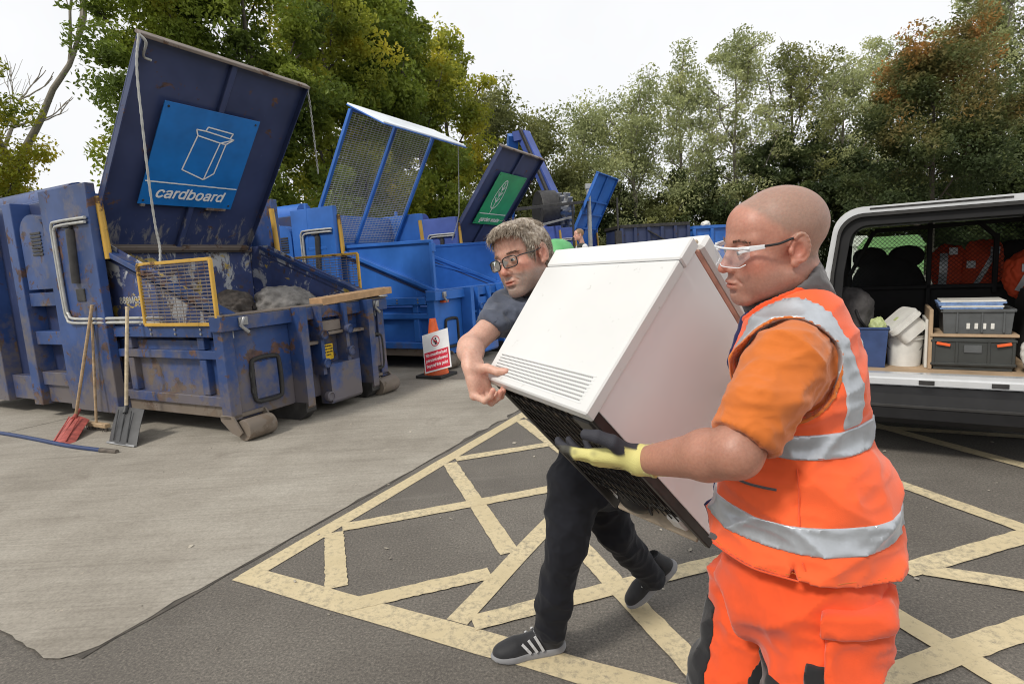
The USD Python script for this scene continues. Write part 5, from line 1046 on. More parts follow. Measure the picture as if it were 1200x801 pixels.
mat('tape_grey', {'g': ('geometry', {}), 'k': ('color', {'value': (.50, .53, .57)}), 'n': ('noise_texture', {'scale': 9.0, 'detail': 6.0, 'roughness': .7}), 'r': ('rgb_ramp', {'ramp': [(.3, (.72, .71, .69)), (.65, (1, 1, 1))]}), 'm': ('mix', {'mix_type': 'multiply', 'fac': 1.0}), 'p': ('principled_bsdf', {'roughness': .34, 'metallic': .45})},
    [('g.position', 'n.vector'), ('n.fac', 'r.fac'), ('k.color', 'm.color1'), ('r.color', 'm.color2'), ('m.color', 'p.base_color')])
cloth('shoe_black', (.018, .018, .02), .6, 300, .4, .3); cloth('shoe_grey', (.20, .20, .205), .7, 300, .3, .1); cloth('stripe_grey', (.42, .42, .42), .5)
mat('hair_grey', {'g': ('geometry', {}), 'n': ('noise_texture', {'scale': 90.0, 'detail': 3.0}), 'r': ('rgb_ramp', {'ramp': [(.28, (.12, .088, .060)), (.5, (.28, .222, .165)), (.72, (.54, .48, .40))]}), 'p': ('principled_bsdf', {'roughness': .45, 'specular_ior_level': .5})}, [('g.position', 'n.vector'), ('n.fac', 'r.fac'), ('r.color', 'p.base_color')])
plain('brow_hair', (.17, .105, .075), .8); plain('frame_black', (.012, .012, .013), .3); mat('clear_plastic', {'t': ('transparent_bsdf', {'color': (.93, .94, .95)}), 'g': ('principled_bsdf', {'base_color': (.75, .77, .80), 'roughness': .12}), 'm': ('mix_closure', {'fac': .14})}, [('t.BSDF', 'm.closure1'), ('g.BSDF', 'm.closure2')], surface='m.closure')
mat('frosted_plastic', {'t': ('transparent_bsdf', {'color': (.9, .92, .95)}), 'g': ('principled_bsdf', {'base_color': (.82, .84, .86), 'roughness': .2}), 'm': ('mix_closure', {'fac': .72})}, [('t.BSDF', 'm.closure1'), ('g.BSDF', 'm.closure2')], surface='m.closure')
EYE_P = V(.0315, .0815, .0)
def head_field(h, wide=1.0, jowl=0.0, neck=((0, -.03, -.07), (0, -.06, -.20)), nr=.058):
    F = Fld((-.11, -.14, -.21), (.11, .15, .15), h)
    F.u(ell((0, -.018, .035), (.0765 * wide, .099, .083))); F.u(ell((0, .035, -.03), (.063 * wide, .058, .085)), .03)
    F.u(ell((0, .052, .045), (.058, .040, .048)), .02)
    for s in (-1, 1):
        F.u(cap((s * .056 * wide, -.002, -.062), (s * .020, .072, -.104), .017, .015), .03); F.u(ell((s * .043, .058, -.024), (.022, .022, .019)), .02)
        F.u(cap((s * .05, .062, .023), (s * .010, .086, .019), .0095, .0105), .014)
        F.u(ell((s * .043 * wide, .045, -.06), (.024 + jowl, .030, .034 + jowl)), .025)
    F.u(ell((0, .078, -.103), (.022, .017, .016)), .02)
    F.u(ell((0, .074, -.066), (.033, .026, .03)), .02)
    for s in (-1, 1): F.sub(ell((s * .0315, .101, -.001), (.0185, .0165, .0125)), .012)
    F.u(cap((0, .086, .014), (0, .108, -.027), .0075, .0098), .010); F.u(ell((0, .1115, -.0345), (.0125, .0125, .0105)), .008)
    for s in (-1, 1): F.u(ell((s * .0125, .0985, -.0385), (.0078, .0105, .0075)), .006); F.sub(ell((s * .0065, .1065, -.0465), (.0036, .005, .004)), .003)
    F.u(ell((0, .0985, -.0655), (.0225, .0085, .0052)), .006); F.u(ell((0, .0965, -.0765), (.0195, .009, .0062)), .006); F.sub(ell((0, .1075, -.0705), (.026, .011, .0014)), .0025); F.sub(ell((0, .099, -.0875), (.017, .006, .004)), .006)
    for s in (-1, 1):      # lids
        c = EYE_P * (s, 1, 1); F.u(ell(c, (.0148, .0140, .0140)), .004); F.sub(ell(c + (0, .0125, -.0020), (.0128, .0125, .0040)), .0012)
        F.sub(cap((s * .0165, .103, -.05), (s * .031, .088, -.068), .0016, .0010), .006)     # nose to mouth crease
    for s in (-1, 1):      # ears
        x = s * .0765 * wide; A = [(1, -.35 * s * -1, 0), (.35 * s * -1, 1, .12), (0, -.12, 1)]
        F.u(ell((x + s * .004, -.010, -.006), (.0075, .0185, .030), A), .006); F.sub(ell((x + s * .0105, -.006, -.006), (.0065, .0095, .0150), A), .004)
        an = np.linspace(-1.9, 2.3, 12); rim = [(x + s * .0085 + s * .004 * (math.sin(t) < 0) * 0, -.013 - .0165 * math.cos(t), -.003 + .0275 * math.sin(t)) for t in an]
        for p, q in zip(rim[:-1], rim[1:]): F.u(cap(p, q, .0034), .003)
        F.u(ell((x + s * .003, -.002, -.034), (.006, .009, .0085)), .006); F.u(ell((x + s * .004, .0055, -.008), (.0045, .005, .007)), .004)
    F.u(cap(*neck, nr, nr * 1.03), .03)
    return F
def head_tint(v, skin, hairc=None, hair_amt=0.0, beardc=None, beard=0.0, blush=1.0):
    x, y, z = v.T; c = np.tile(V(*skin), (len(v), 1)); red = V(skin[0] * 1.02, skin[1] * .62, skin[2] * .58)
    g = lambda cx, cy, cz, s: np.exp(-((np.abs(x) - cx) ** 2 + (y - cy) ** 2 + (z - cz) ** 2) / s ** 2)
    def mixc(c, col, a): a = np.clip(a, 0, 1)[:, None]; return c * (1 - a) + V(*col) * a
    mott = meshkit.fbm(v * 55, 3, 4); c = mixc(c, red, blush * (.75 * g(.045, .062, -.03, .026) + .8 * g(0, .112, -.035, .016) + .5 * g(.077, -.01, -.005, .03) + .35 * g(0, .06, -.10, .03)) + .35 * (mott - .45))
    lip = np.exp(-((x / .021) ** 2 + ((z + .0705) / .0088) ** 2) ** 2) * (y > .085); c = mixc(c, (skin[0] * .80, skin[1] * .50, skin[2] * .50), lip * .9)
    c = mixc(c, V(*skin) * .55, .8 * np.exp(-((np.abs(x) - .0315) / .016) ** 2 - ((z - .006) / .006) ** 2) * (y > .07) * .6)
    if hairc is not None:
        hl = np.where(y > .0, .015 + 1.05 * y, np.where(y > -.04, .015 + 1.6 * y, -.05)); m = sst(-.006, .020, z - hl + .01 * (meshkit.fbm(v * 90, 3, 9) - .5)); m *= 1 - np.exp(-((np.abs(x) - .078) ** 2 + (y + .01) ** 2 + (z + .004) ** 2) / .028 ** 2) * (np.abs(x) > .07)
        c = mixc(c, hairc, m * hair_amt * (.75 + .5 * meshkit.noise(v * 500, 3)))
    if beardc is not None:
        m = sst(-.035, -.06, z) * sst(.0, .02, y + .02) * (1 - lip) * (z > -.135) * sst(.0, .015, np.hypot(x, z + .070) - .022 + .02 * (z < -.08)); m = np.maximum(m, np.exp(-((z + .056) / .006) ** 2 - (x / .022) ** 2) * (y > .08)); c = mixc(c, beardc, m * beard * (.6 + .8 * meshkit.noise(v * 700, 5)))
    return np.clip(c, 0, 1)
def eyeballs(T, to, gaze=(0, 1, -.25)):
    for s in (-1, 1):
        m = trimesh.creation.icosphere(4); v = np.array(m.vertices); d = v @ nrm(gaze); c = np.tile(V(.62, .58, .55), (len(v), 1)); c[d > .86] = (.10, .13, .15); c[d > .965] = (.008, .008, .008)
        obj(T, 'eye', (to(v * .0127 + EYE_P * (s, 1, 1)), m.faces), 'eye', True, col=c)
def brows(T, to, m, seed=1, n=60):
    rg = np.random.default_rng(seed); b = MB()
    for s in (-1, 1):
        for k in range(n):
            u = rg.uniform(0, 1); p = V(s * (.014 + .036 * u), .0955 - .021 * u ** 2, .0205 + .0045 * math.sin(u * 2.6) - .0045 * u + rg.normal(0, .0018)); q = p + V(s * .008, -.001, .0022 * (1 - u)) * rg.uniform(.6, 1.2) + (0, .001, 0)
            v, f = tube(np.array([to(p[None])[0], to(q[None])[0]]), .0006, 3, False); b.add(v, f)
    obj(T, 'eyebrows', b, m)
def frame(fwd, pitch=0.0, roll=0.0):
    "rows right, forward, up of a head looking along fwd, nodding down by pitch, tilting to its right by roll"
    f = nrm(V(fwd[0], fwd[1], 0)); u = V(0, 0, 1); r = np.cross(f, u)
    f2 = f * math.cos(pitch) - u * math.sin(pitch); u2 = u * math.cos(pitch) + f * math.sin(pitch)
    r3 = r * math.cos(roll) - u2 * math.sin(roll); u3 = u2 * math.cos(roll) + r * math.sin(roll)
    return np.array([r3, f2, u3])
FING = [((.029, .092, 0), (.044, .026, .020), .0098), ((.0095, .098, .002), (.049, .030, .021), .0100), ((-.010, .093, .001), (.045, .028, .020), .0096), ((-.0275, .083, -.002), (.035, .021, .018), .0085)]
def hand_field(left, curls, thumb, spread=(.08, .02, -.05, -.12), h=.0026, fat=1.0, stub=.07):
    "right hand in local axes: x to the thumb side, y along the fingers, z out of the back of the hand"
    F = Fld((-.11, -.08, -.13), (.13, .22, .07), h); tips = []
    for (kn, L, r), cu, sp in zip(FING, curls, spread):
        kn = V(*kn); F.u(cap((kn[0] * .62, .005, 0), kn, .0148 * fat, .0122 * fat), .012)
    F.u(ell((.016, .045, -.008), (.024, .04, .014)), .012); F.u(ell((-.018, .045, -.008), (.018, .045, .013)), .012); F.u(cap((0, -stub, 0), (0, .0, 0), .024 * fat, .025 * fat), .02)
    for (kn, L, r), cu, sp in zip(FING, curls, spread):
        p = V(*kn); a = 0.0; rr = r * fat
        for j in range(3):
            a += cu[j]; d = V(math.sin(sp) * math.cos(a), math.cos(sp) * math.cos(a), -math.sin(a)); q = p + d * L[j]; F.u(cap(p, q, rr, rr * .9), .0035 if j else .006); F.u(ell(p + (0, 0, .002), (rr * 1.08,) * 3), .003); p, rr = q, rr * .9
        tips.append((p, d))
    p, rr = V(.020, .018, -.006), .0155 * fat
    for j, (d, L) in enumerate(zip(thumb, (.048, .034, .027))):
        d = nrm(d); q = p + d * L; F.u(cap(p, q, rr, (.0122, .0112, .0092)[j] * fat), .010 if j == 0 else .004); p, rr = q, (.0122, .0112, .0092)[j] * fat
    tips.append((p, d)); return F, tips
def hand_axes(d, n, left):
    "rows of local axes in the world: finger direction d, palm normal n"
    d = nrm(d); n = nrm(n - d * (n @ d)); t = np.cross(d, n); return np.array([t, d, -n])      # right hand; a left one is mirrored in x
def shoe(T, heel, toe, up, name='shoe', L=None, main='shoe_black', side=1, stripes=True):
    d = toe - heel; Ls = np.linalg.norm(d); d /= Ls; u = nrm(up - d * (up @ d)); r = np.cross(d, u); A = np.array([d, r, u]); k = Ls / .30
    F = Fld((-.04, -.07, -.03), (.34, .07, .13), .004)
    F.u(cap((.045, 0, .030), (.20, .004, .032), .036, .042)); F.u(ell((.235, .003, .028), (.062, .045, .036)), .03); F.u(cap((.045, 0, .05), (.055, 0, .105), .034, .038), .03); F.u(cap((.10, 0, .07), (.19, .003, .045), .030, .026), .025)
    F.keep(half((0, 0, .012), (0, 0, -1))); F.sub(ell((.055, 0, .125), (.036, .028, .03)), .006)
    v, f = F.mesh(); to = lambda p: heel + (np.asarray(p) * k) @ A
    S = obj(T, name, (to(v), f), main, True)
    F = Fld((-.04, -.08, -.03), (.34, .08, .06), .004); F.u(cap((.040, 0, .012), (.20, .004, .012), .044, .047)); F.u(ell((.235, .003, .012), (.070, .049, .03)), .03); F.keep(lambda x, y, z: np.abs(z - .0135 - .012 * np.clip((x - .22) / .08, 0, 1) ** 2 - .007 * np.clip((.06 - x) / .06, 0, 1)) - .0135)
    v, f = F.mesh(); obj(S, 'sole', (to(v), f), 'shoe_grey', 40)
    if stripes:
        for sd in (-1, 1):
            for j in range(3):
                b = MB(); x = .10 + j * .026
                pts = [V(x + .028, sd * .030, .088 - j * .012), V(x + .014, sd * .041, .062 - j * .006), V(x, sd * .0455, .033)]
                for p, q in zip(pts[:-1], pts[1:]): b.obox((p + q) / 2, np.array([nrm(q - p), np.cross(nrm(V(0, sd, .3)), nrm(q - p)), nrm(V(0, sd, .3))]), (np.linalg.norm(q - p) / 2 + .002, .0055, .0035), .001)
                v, f = b.mesh(); obj(S, 'stripe', (to(v), f), 'stripe_grey')
    b = MB()
    for j in range(5):
        x = .105 + j * .018; zz = .098 - j * .0085; b.tube([(x, -.018, zz - .004), (x + .003, 0, zz + .004), (x, .018, zz - .004)], .0028, 5)
    v, f = b.mesh(); obj(S, 'laces', (to(v), f), 'shoe_grey', 60)
# ------------------------------------------------------------ the man in orange, near
def bpt(o, f, l, a, b, z): return o + f * a + l * b + V(0, 0, z)
Bf = nrm(V(-.84, .54, 0)); Bl = np.cross((0, 0, 1), Bf)
ax0, ax1, ax2, ax3 = at(926, 378, 1.25), at(939, 450, 1.26), at(945, 590, 1.26), at(941, 668, 1.26)
PB = thing('person', 'person in orange hi-vis vest and trousers with safety glasses, holding the fridge', 'person')
zc = ax0[2]
hd = frame((-1, -.03), math.radians(7), math.radians(-7)); HO = at(906, 285, 1.235); HS = 1.0
toB = lambda p: HO + (np.asarray(p) * HS) @ hd
# skin: head and neck, left arm down to the glove, right arm
SL, EL, WL = at(928, 412, 1.09), at(862, 530, 1.055), at(757, 539, 1.255)
SR = ax0 - Bl * .185 + V(0, 0, -.045); ER = SR + V(-.20, .10, -.20); WR = None
gripR = fmap([(.46, FD * 1.03, .50)])[0]
ER = (SR + gripR) / 2 + V(.02, -.03, -.12); WR = gripR + nrm(ER - gripR) * .10
F = head_field(.0021, 1.03, .0, neck=((0, -.03, -.075), (0, -.075, -.21)), nr=.066)
v, f = F.mesh(); tint = head_tint(v, (.43, .212, .152), (.25, .175, .135), .70, (.27, .155, .12), .5, 1.25)
body = obj(PB, 'body', (toB(v), f), 'skin', True, col=tint)
SKIN = V(.50, .27, .20)
def arm(T, S, E_, W_, r0, r1, r2, name='arm', tint=SKIN):
    lo = np.min([S, E_, W_], 0) - .12; hi = np.max([S, E_, W_], 0) + .12; F = Fld(lo, hi, .0045)
    m = E_ + (W_ - E_) * .28; F.u(cap(S, E_, r0, r1)); F.u(cap(E_, m, r1 * .98, r1 * 1.04), .02); F.u(cap(m, W_, r1 * 1.04, r2), .02)
    v, f = F.mesh(); c = np.tile(tint, (len(v), 1)) * (1 + .25 * (meshkit.fbm(v * 30, 3, 2) - .5))[:, None]; return obj(T, name, (v, f), 'skin', True, col=np.clip(c, 0, 1))
arm(body, SL + (EL - SL) * .4, EL, WL, .046, .046, .0305, tint=V(.36, .175, .12)); arm(body, SR + (ER - SR) * .3, ER, WR, .05, .048, .031)
eyeballs(body, toB, (0, 1, -.35)); brows(body, toB, 'brow_hair')
# torso field shared by shirt and vest
def torso(h=.0058):
    F = Fld(ax3 + (-.42, -.42, -.16), ax0 + (.42, .42, .16), h); A = [Bf, Bl, (0, 0, 1)]
    F.u(ell(ax1 + V(0, 0, -.01), (.098, .172, .20), A)); F.u(ell(ax2 + Bf * .008, (.150, .172, .20), A), .05); F.u(ell(ax3 + V(0, 0, -.02) + Bf * .012, (.158, .170, .15), A), .05)
    F.u(cap(ax0 + Bl * .165 + V(0, 0, -.075) + Bf * .01, ax0 - Bl * .165 + V(0, 0, -.075), .055, .055), .06); F.u(cap(ax0 + V(0, 0, -.05), ax0 + V(0, 0, .0) + Bf * .0, .075, .062), .05)
    return F
TF = torso()
# shirt with left and right sleeve
hemz = at(942, 700, 1.06)[2] - .012
F = TF.copy().off(.002); F.keep(half((0, 0, hemz + .09), (0, 0, -1))); 
hemL = SL + (EL - SL) * .86; F.u(cap(SL + V(0, 0, -.01) + Bl * -.02, SL + (EL - SL) * .5, .061, .059), .04); F.u(cap(SL + (EL - SL) * .5, hemL, .059, .060), .02)
F.keep(lambda x, y, z: np.where((x - SL[0]) * Bl[0] + (y - SL[1]) * Bl[1] > -.06, ((x - hemL[0]) * nrm(EL - SL)[0] + (y - hemL[1]) * nrm(EL - SL)[1] + (z - hemL[2]) * nrm(EL - SL)[2]), -1))
F.u(cap(SR, SR + (ER - SR) * .6, .078, .07), .04)
F.sub(cap(ax0 + V(0, 0, .045) + Bf * .01, ax0 + V(0, 0, .3) + Bf * .05, .068, .075), .01)
sh = wrinkle(F.mesh(), .010, (9, 9, 15), 3); shirt = obj(PB, 'shirt', sh, 'shirt_orange', True)
# vest
VF = TF.copy(); VF.u(ell(ax3 + V(0, 0, .0) + Bf * .014, (.166, .168, .19), [Bf, Bl, (0, 0, 1)]), .04); TF = VF.copy(); VF.off(.020)
VF.sub(cap(SL - Bl * .045 + V(0, 0, -.035) + Bf * .012, SL + Bl * .3 + V(0, 0, -.06) + Bf * .02, .088, .102), .012)
VF.sub(cap(SR + Bl * .045 + V(0, 0, -.035), SR - Bl * .3 + V(0, 0, -.06), .098, .112), .012)
VF.sub(cap(ax0 + V(0, 0, .03) + Bf * .03, ax0 + V(0, 0, .3) + Bf * .02, .066, .10), .012)
hem = lambda x, y, z: (hemz + .026 * np.sin(5.0 * ((x - ax3[0]) * Bf[0] + (y - ax3[1]) * Bf[1]) + 1.2)) - z
VF.keep(hem)
vent = ax3 + Bl * .2 + Bf * .0; VF.sub((lambda x, y, z: np.maximum(np.abs((x - vent[0]) * Bf[0] + (y - vent[1]) * Bf[1]) - np.clip((hemz + .055 - z) * .22, 0, .02), -((x - vent[0]) * Bl[0] + (y - vent[1]) * Bl[1]) - .09), vent - .25, vent + .25), .004)
vfold = lambda v: np.clip(.55 + .9 * (ax1[2] - v[:, 2]), .35, 1.0)
TG = fgrad(TF)
def vw(m): return wrinkle(m, .021, (4.5, 4.5, 9), 21, vfold, TG)
vm_ = vw(VF.mesh()); vest = obj(PB, 'vest', vm_, 'vest_orange', True)
def band(fn, name, mt, o=.0035):
    B_ = VF.copy().off(o); B_.keep(fn); return obj(vest, name, vw(B_.mesh()), mt, 40)
zu, zl = at(985, 527, 1.08)[2], at(940, 640, 1.07)[2]
ahc = cap(SL - Bl * .045 + V(0, 0, -.035) + Bf * .012, SL + Bl * .3 + V(0, 0, -.06) + Bf * .02, .088, .102)[0]; band(lambda x, y, z: np.abs(ahc(x, y, z) - .003) - .0035, 'armhole_binding', 'shirt_orange', .003)
nkc = cap(ax0 + V(0, 0, .03) + Bf * .03, ax0 + V(0, 0, .3) + Bf * .02, .066, .10)[0]; band(lambda x, y, z: np.abs(nkc(x, y, z) - .004) - .005, 'neck_binding', 'trouser_orange', .004)
band(lambda x, y, z: np.abs(hem(x, y, z) + .010) - .0022, 'hem_seam', 'shirt_orange', .0012)
band(slab((0, 0, zu), (0, 0, 1), .026), 'reflective_band', 'tape_grey'); band(slab((0, 0, zl), (0, 0, 1), .027), 'reflective_band', 'tape_grey')
for sg in (1, -1):
    o = ax0 + Bl * .106 * sg; sl_ = slab(o, Bl, .026); up_ = half((0, 0, zu + .026), (0, 0, -1)); band(lambda x, y, z, sl_=sl_, up_=up_: np.maximum(sl_(x, y, z), up_(x, y, z)), 'reflective_brace', 'tape_grey', .003)
o = ax2 + Bl * .0; fr2_ = half(ax2, -Bf); band(lambda x, y, z: np.maximum(slab(ax2 - Bf * .0 + Bl * .012, Bl, .008)(x, y, z), fr2_(x, y, z)), 'zip_edge', 'navy', .006)
from scipy.spatial import cKDTree
VK = cKDTree(vm_[0]); VN = vnormals(*vm_)
def onvest(px_, py, d0=.95, d1=1.45):
    "nearest point of the vest's near surface to a measured direction"
    c = np.array([at(px_, py, d) for d in np.linspace(d0, d1, 120)]); d, i = VK.query(c); k = int(np.argmax(d < .007)) if (d < .007).any() else int(np.argmin(d)); return vm_[0][i[k]] + VN[i[k]] * .0015
def seam(pts, r, name, mt): b = MB(); b.tube(spline([onvest(*p) for p in pts], 3), r, 6); obj(vest, name, b, mt, 60)
seam([(933, 552), (935, 575), (938, 598), (940, 615)], .0016, 'side_seam', 'trouser_orange'); seam([(941, 660), (943, 668)], .0016, 'side_seam', 'trouser_orange')
seam([(838, 548), (852, 556), (872, 565), (893, 571), (910, 574)], .0026, 'pocket_zip', 'collar_grey')
seam([(826, 646), (850, 664), (880, 680), (905, 691), (930, 700)], .0018, 'hem_stitch', 'trouser_orange')
p_ = onvest(836, 628); b = MB(); b.obox(p_, np.array([nrm(-Bf - V(0, 0, .35)), nrm(V(0, 0, 1) - .35 * Bf), Bl]), (.011, .006, .003), .001); obj(vest, 'vest_label', b, 'collar_grey')
# collar: grey stand-up
CF_ = Fld(ax0 + (-.17, -.17, -.1), ax0 + (.17, .17, .17), .0048); hb = lambda *p: toB(V(*p)[None])[0]
CF_.u(cap(hb(0, -.045, -.20), hb(0, -.008, -.06), .092, .0815)); CF_.sub(cap(hb(0, -.05, -.23), hb(0, -.004, -.045), .083, .072)); CF_.keep(half(hb(0, .075, -.126), nrm(hb(0, .45, .9) - hb(0, 0, 0))))
obj(PB, 'collar', wrinkle(CF_.mesh(), .006, (14, 14, 14), 4), 'collar_grey', True)
# armhole binding
for S_, sg in ((SL, 1),):
    pts = []
    for t in np.linspace(0, 2 * math.pi, 40):
        pass
# trousers
hp = ax3 + V(0, 0, -.02); HL, HR = hp + Bl * .095 + V(0, 0, -.04), hp - Bl * .095 + V(0, 0, -.04)
HL, HR = at(960, 690, 1.20), at(890, 690, 1.40); _a, _b = at(956, 801, 1.17) - HL, at(862, 801, 1.40) - HR
KL, KR = HL + _a * ((HL[2] - .50) / -_a[2]), HR + _b * ((HR[2] - .50) / -_b[2])
NL, NR = V(KL[0], KL[1], .09) - Bf * .14, V(KR[0], KR[1], .09) + Bf * .03
F = Fld(np.min([HL, HR, NL, NR, KL, KR], 0) - .2, np.max([hp, HL, HR, KL, KR, NL, NR], 0) + (.2, .2, .15), .008)
F.u(ell(hp + V(0, 0, -.02), (.155, .16, .12), [Bf, Bl, (0, 0, 1)]))
for H_, K_, N_ in ((HL, KL, NL), (HR, KR, NR)):
    F.u(cap(H_, K_, .102, .090), .026); F.u(cap(K_, N_, .096, .082), .02)
F.keep(half((0, 0, .075), (0, 0, -1)))
RG = fgrad(F)
tr_ = obj(PB, 'trousers', wrinkle(F.mesh(), .026, (5, 5, 7), 31, None, RG), 'trouser_orange', True)
TRF = F
def tband(fn, name, mt, o=.005):
    B_ = TRF.copy().off(o); B_.keep(fn); return obj(tr_, name, wrinkle(B_.mesh(), .026, (5, 5, 7), 31, None, RG), mt, 40)
def knee(K_, H_):
    a = half(K_ + V(0, 0, .20), (0, 0, 1)); b = half(K_ + Bf * .045, -Bf); c = half(K_ + V(0, 0, -.18), (0, 0, -1)); d = (lambda x, y, z: np.sqrt((x - K_[0]) ** 2 + (y - K_[1]) ** 2) - .19)
    return lambda x, y, z: np.maximum(np.maximum(np.maximum(a(x, y, z), b(x, y, z)), c(x, y, z)), d(x, y, z))
tband(knee(KL, HL), 'knee_patch', 'knee_black'); tband(knee(KR, HR), 'knee_patch', 'knee_black')
pc = at(1003, 752, 1.12); pf = at(1001, 716, 1.12); kp = at(962, 812, 1.10)
tband(lambda x, y, z: rbox(pc, (.050, .10, .055), [Bf, Bl, (0, 0, 1)], .012)[0](x, y, z), 'cargo_pocket', 'trouser_orange', .016)
tband(lambda x, y, z: rbox(pf, (.054, .10, .022), [Bf, Bl, (0, 0, 1)], .006)[0](x, y, z), 'pocket_flap', 'trouser_orange', .026)
tband(lambda x, y, z: rbox(kp, (.026, .09, .06), [Bf, Bl, (0, 0, 1)], .004)[0](x, y, z), 'knee_panel', 'knee_black', .009)
for N_, sg in ((NL, 1), (NR, -1)):
    g = V(N_[0], N_[1], 0); shoe(PB, g - Bf * .09, g + Bf * .215, V(0, 0, 1), 'boot', stripes=False)
# glove on the left hand
palm_n = nrm(np.cross(FC[1] - FC[4], FC[1] - FC[0])); back_dir = nrm(fmap([(.3, -.1, .3)])[0] - fmap([(.3, 0, .3)])[0])
tgtH = at(688, 536, 1.315); dirH = nrm(tgtH - WL); nH = nrm(-back_dir + V(0, 0, .25))
GA = hand_axes(dirH, nH, True); GA[0] *= -1       # left hand: thumb on the other side
Fh, tips = hand_field(True, [(.05, .25, .2), (.12, .3, .25), (.2, .35, .25), (.3, .4, .3)], [(.75, .55, -.25), (.35, .9, -.2), (.15, 1, -.1)], fat=1.12)
v, f = Fh.mesh(); v2 = v * (1.06, 1.02, 1.2); f = f[:, ::-1] if np.linalg.det(GA) < 0 else f
x, y, z = v.T; dark = np.maximum(sst(.135, .150, y) * .95, sst(.040, .048, x) * (y > .022)); dark = np.maximum(dark, sst(-.008, -.014, z) * (y > .0)); tipg = sst(.12, .125, y) * 0
pr = np.exp(-((x - .002) / .014) ** 2 - ((y - .045) / .02) ** 2) * (z > 0) * (meshkit.noise(v * 190, 3) > .52)
col = V(.60, .55, .20) * (1 - dark[:, None]) + V(.022, .022, .030) * dark[:, None]; col = col * (1 - pr[:, None]) + V(.02, .02, .02) * pr[:, None]
GO = WL + dirH * .012
gl = obj(PB, 'glove', (GO + v2 @ GA, f), 'glove_knit', True, col=col)
b = MB(); b.tube([WL - dirH * .022, WL - dirH * .010, WL + dirH * .03], [.0345, .0350, .0335], 20, cap=False); b.tube([WL - dirH * .022, WL - dirH * .014], [.037, .037], 20); v, f = b.mesh(); obj(gl, 'glove_cuff', (v, f), 'glove_knit', 60, col=None) if False else obj(gl, 'glove_cuff', (v, f), M['glove_cuff'] if 'glove_cuff' in M else plain('glove_cuff', (.62, .57, .24), .85, var=.12, scale=60, bump=.6, bscale=300) or M['glove_cuff'], True)
# right glove on the far side of the fridge
dR = nrm(gripR - WR); GR = hand_axes(dR, nrm(fmap([(.3, FD * .9, .3)])[0] - fmap([(.3, FD * 1.1, .3)])[0]), False)
Fh, _ = hand_field(False, [(.3, .4, .3)] * 4, [(.75, .55, -.25), (.35, .9, -.2), (.15, 1, -.1)], fat=1.12, h=.004); v, f = Fh.mesh(); obj(PB, 'glove', (WR + v @ GR, f), 'glove_knit', True, col=np.tile(V(.60, .55, .20), (len(v), 1)))
# safety glasses
gs = thing('safety_glasses', 'clear safety glasses with dark temples worn by the bald man', 'glasses')
lens = []; nu, nv = 28, 6
def wrap(u, w): return V(.072 * u, .121 - .036 * u * u - .0 * w, .014 - .040 * w * (1 - .45 * max(0, 1 - abs(u) / .16) ** 2 * (w > .5)) - .004 * abs(u))
for s in (-1, 1):
    b = MB(); vv, ff = [], []
    for i in range(nu // 2 + 1):
        for j in range(nv + 1):
            u = s * (.06 + .94 * i / (nu // 2)); w = j / nv; p = wrap(u, w); k = abs(u); sh_ = 1 - .5 * max(0, k - .7) / .3; p[2] = .014 - (.014 - p[2]) * sh_; vv.append(p)
    K = nv + 1; ff = [(i * K + j, i * K + j + 1, (i + 1) * K + j + 1, (i + 1) * K + j) for i in range(nu // 2) for j in range(nv)]
    obj(gs, 'lens', (toB(np.array(vv)), np.vstack([np.array(ff)[:, [0, 1, 2]], np.array(ff)[:, [0, 2, 3]]])), 'clear_plastic', True)
    b = MB(); b.tube([toB(wrap(s * u, 0)[None])[0] for u in np.linspace(.02, 1, 14)], .0024, 8); obj(gs, 'brow_bar', b, 'frosted_plastic', 60)
    b = MB(); b.tube([toB((wrap(s * u, 1.0))[None] + ((0, 0, .012 * max(0, abs(u) - .75) / .25),))[0] for u in np.linspace(.08, .9, 14)], .0011, 6); obj(gs, 'lens_rim', b, 'frosted_plastic', 60)
    b = MB(); q0 = wrap(s * .80, .0); q1 = V(s * .0835, .058, .012)
    for o_ in (0, -.008): b.bar(toB((q0 + (0, .004, o_ + .001))[None])[0], toB((q1 + (0, .0, o_ * .3))[None])[0], .005, .0055, up=hd[2])
    obj(gs, 'side_shield', b, 'frosted_plastic')
    b = MB(); b.tube(toB(spline([V(s * .0835, .060, .012), V(s * .0855, .03, .012), V(s * .0835, .0, .017), V(s * .080, -.02, .010), V(s * .078, -.033, -.008)], 5)), .0026, 8); obj(gs, 'temple', b, 'frame_black', 60)
b = MB(); b.tube([toB(wrap(u, .12)[None])[0] for u in np.linspace(-.08, .08, 6)], .0028, 6); obj(gs, 'bridge', b, 'frosted_plastic', 60)
# ------------------------------------------------------------ the grey-haired man behind the fridge
PA = thing('person', 'grey haired man in dark polo shirt, jeans and trainers lifting the fridge', 'person')
Af = nrm(V(-.80, -.60, 0)); Al = np.cross((0, 0, 1), Af)
nA, pA = at(640, 364, 2.03), at(700, 545, 2.24); cA = nA + (pA - nA) * .30; wA = nA + (pA - nA) * .68
ha = frame((-.67, -.74), math.radians(8), math.radians(11)); HA = at(613, 301, 1.93); HSA = 1.0
toA = lambda p: HA + (np.asarray(p) * HSA) @ ha
nb = (HA - nA); nl = np.linalg.inv(ha.T) @ 0 if False else (nA - HA) @ ha.T
F = head_field(.0024, .98, .0, neck=((0, -.025, -.07), (nl[0] * .85, nl[1] * .85 - .01, nl[2] * .85)), nr=.056); v, f = F.mesh()
tint = head_tint(v, (.45, .245, .178), (.20, .17, .14), .5, (.25, .205, .175), .75, 1.1); bodyA = obj(PA, 'body', (toA(v), f), 'skin', True, col=tint)
eyeballs(bodyA, toA, (.0, 1, -.2)); brows(bodyA, toA, 'brow_hair', 4, 70)
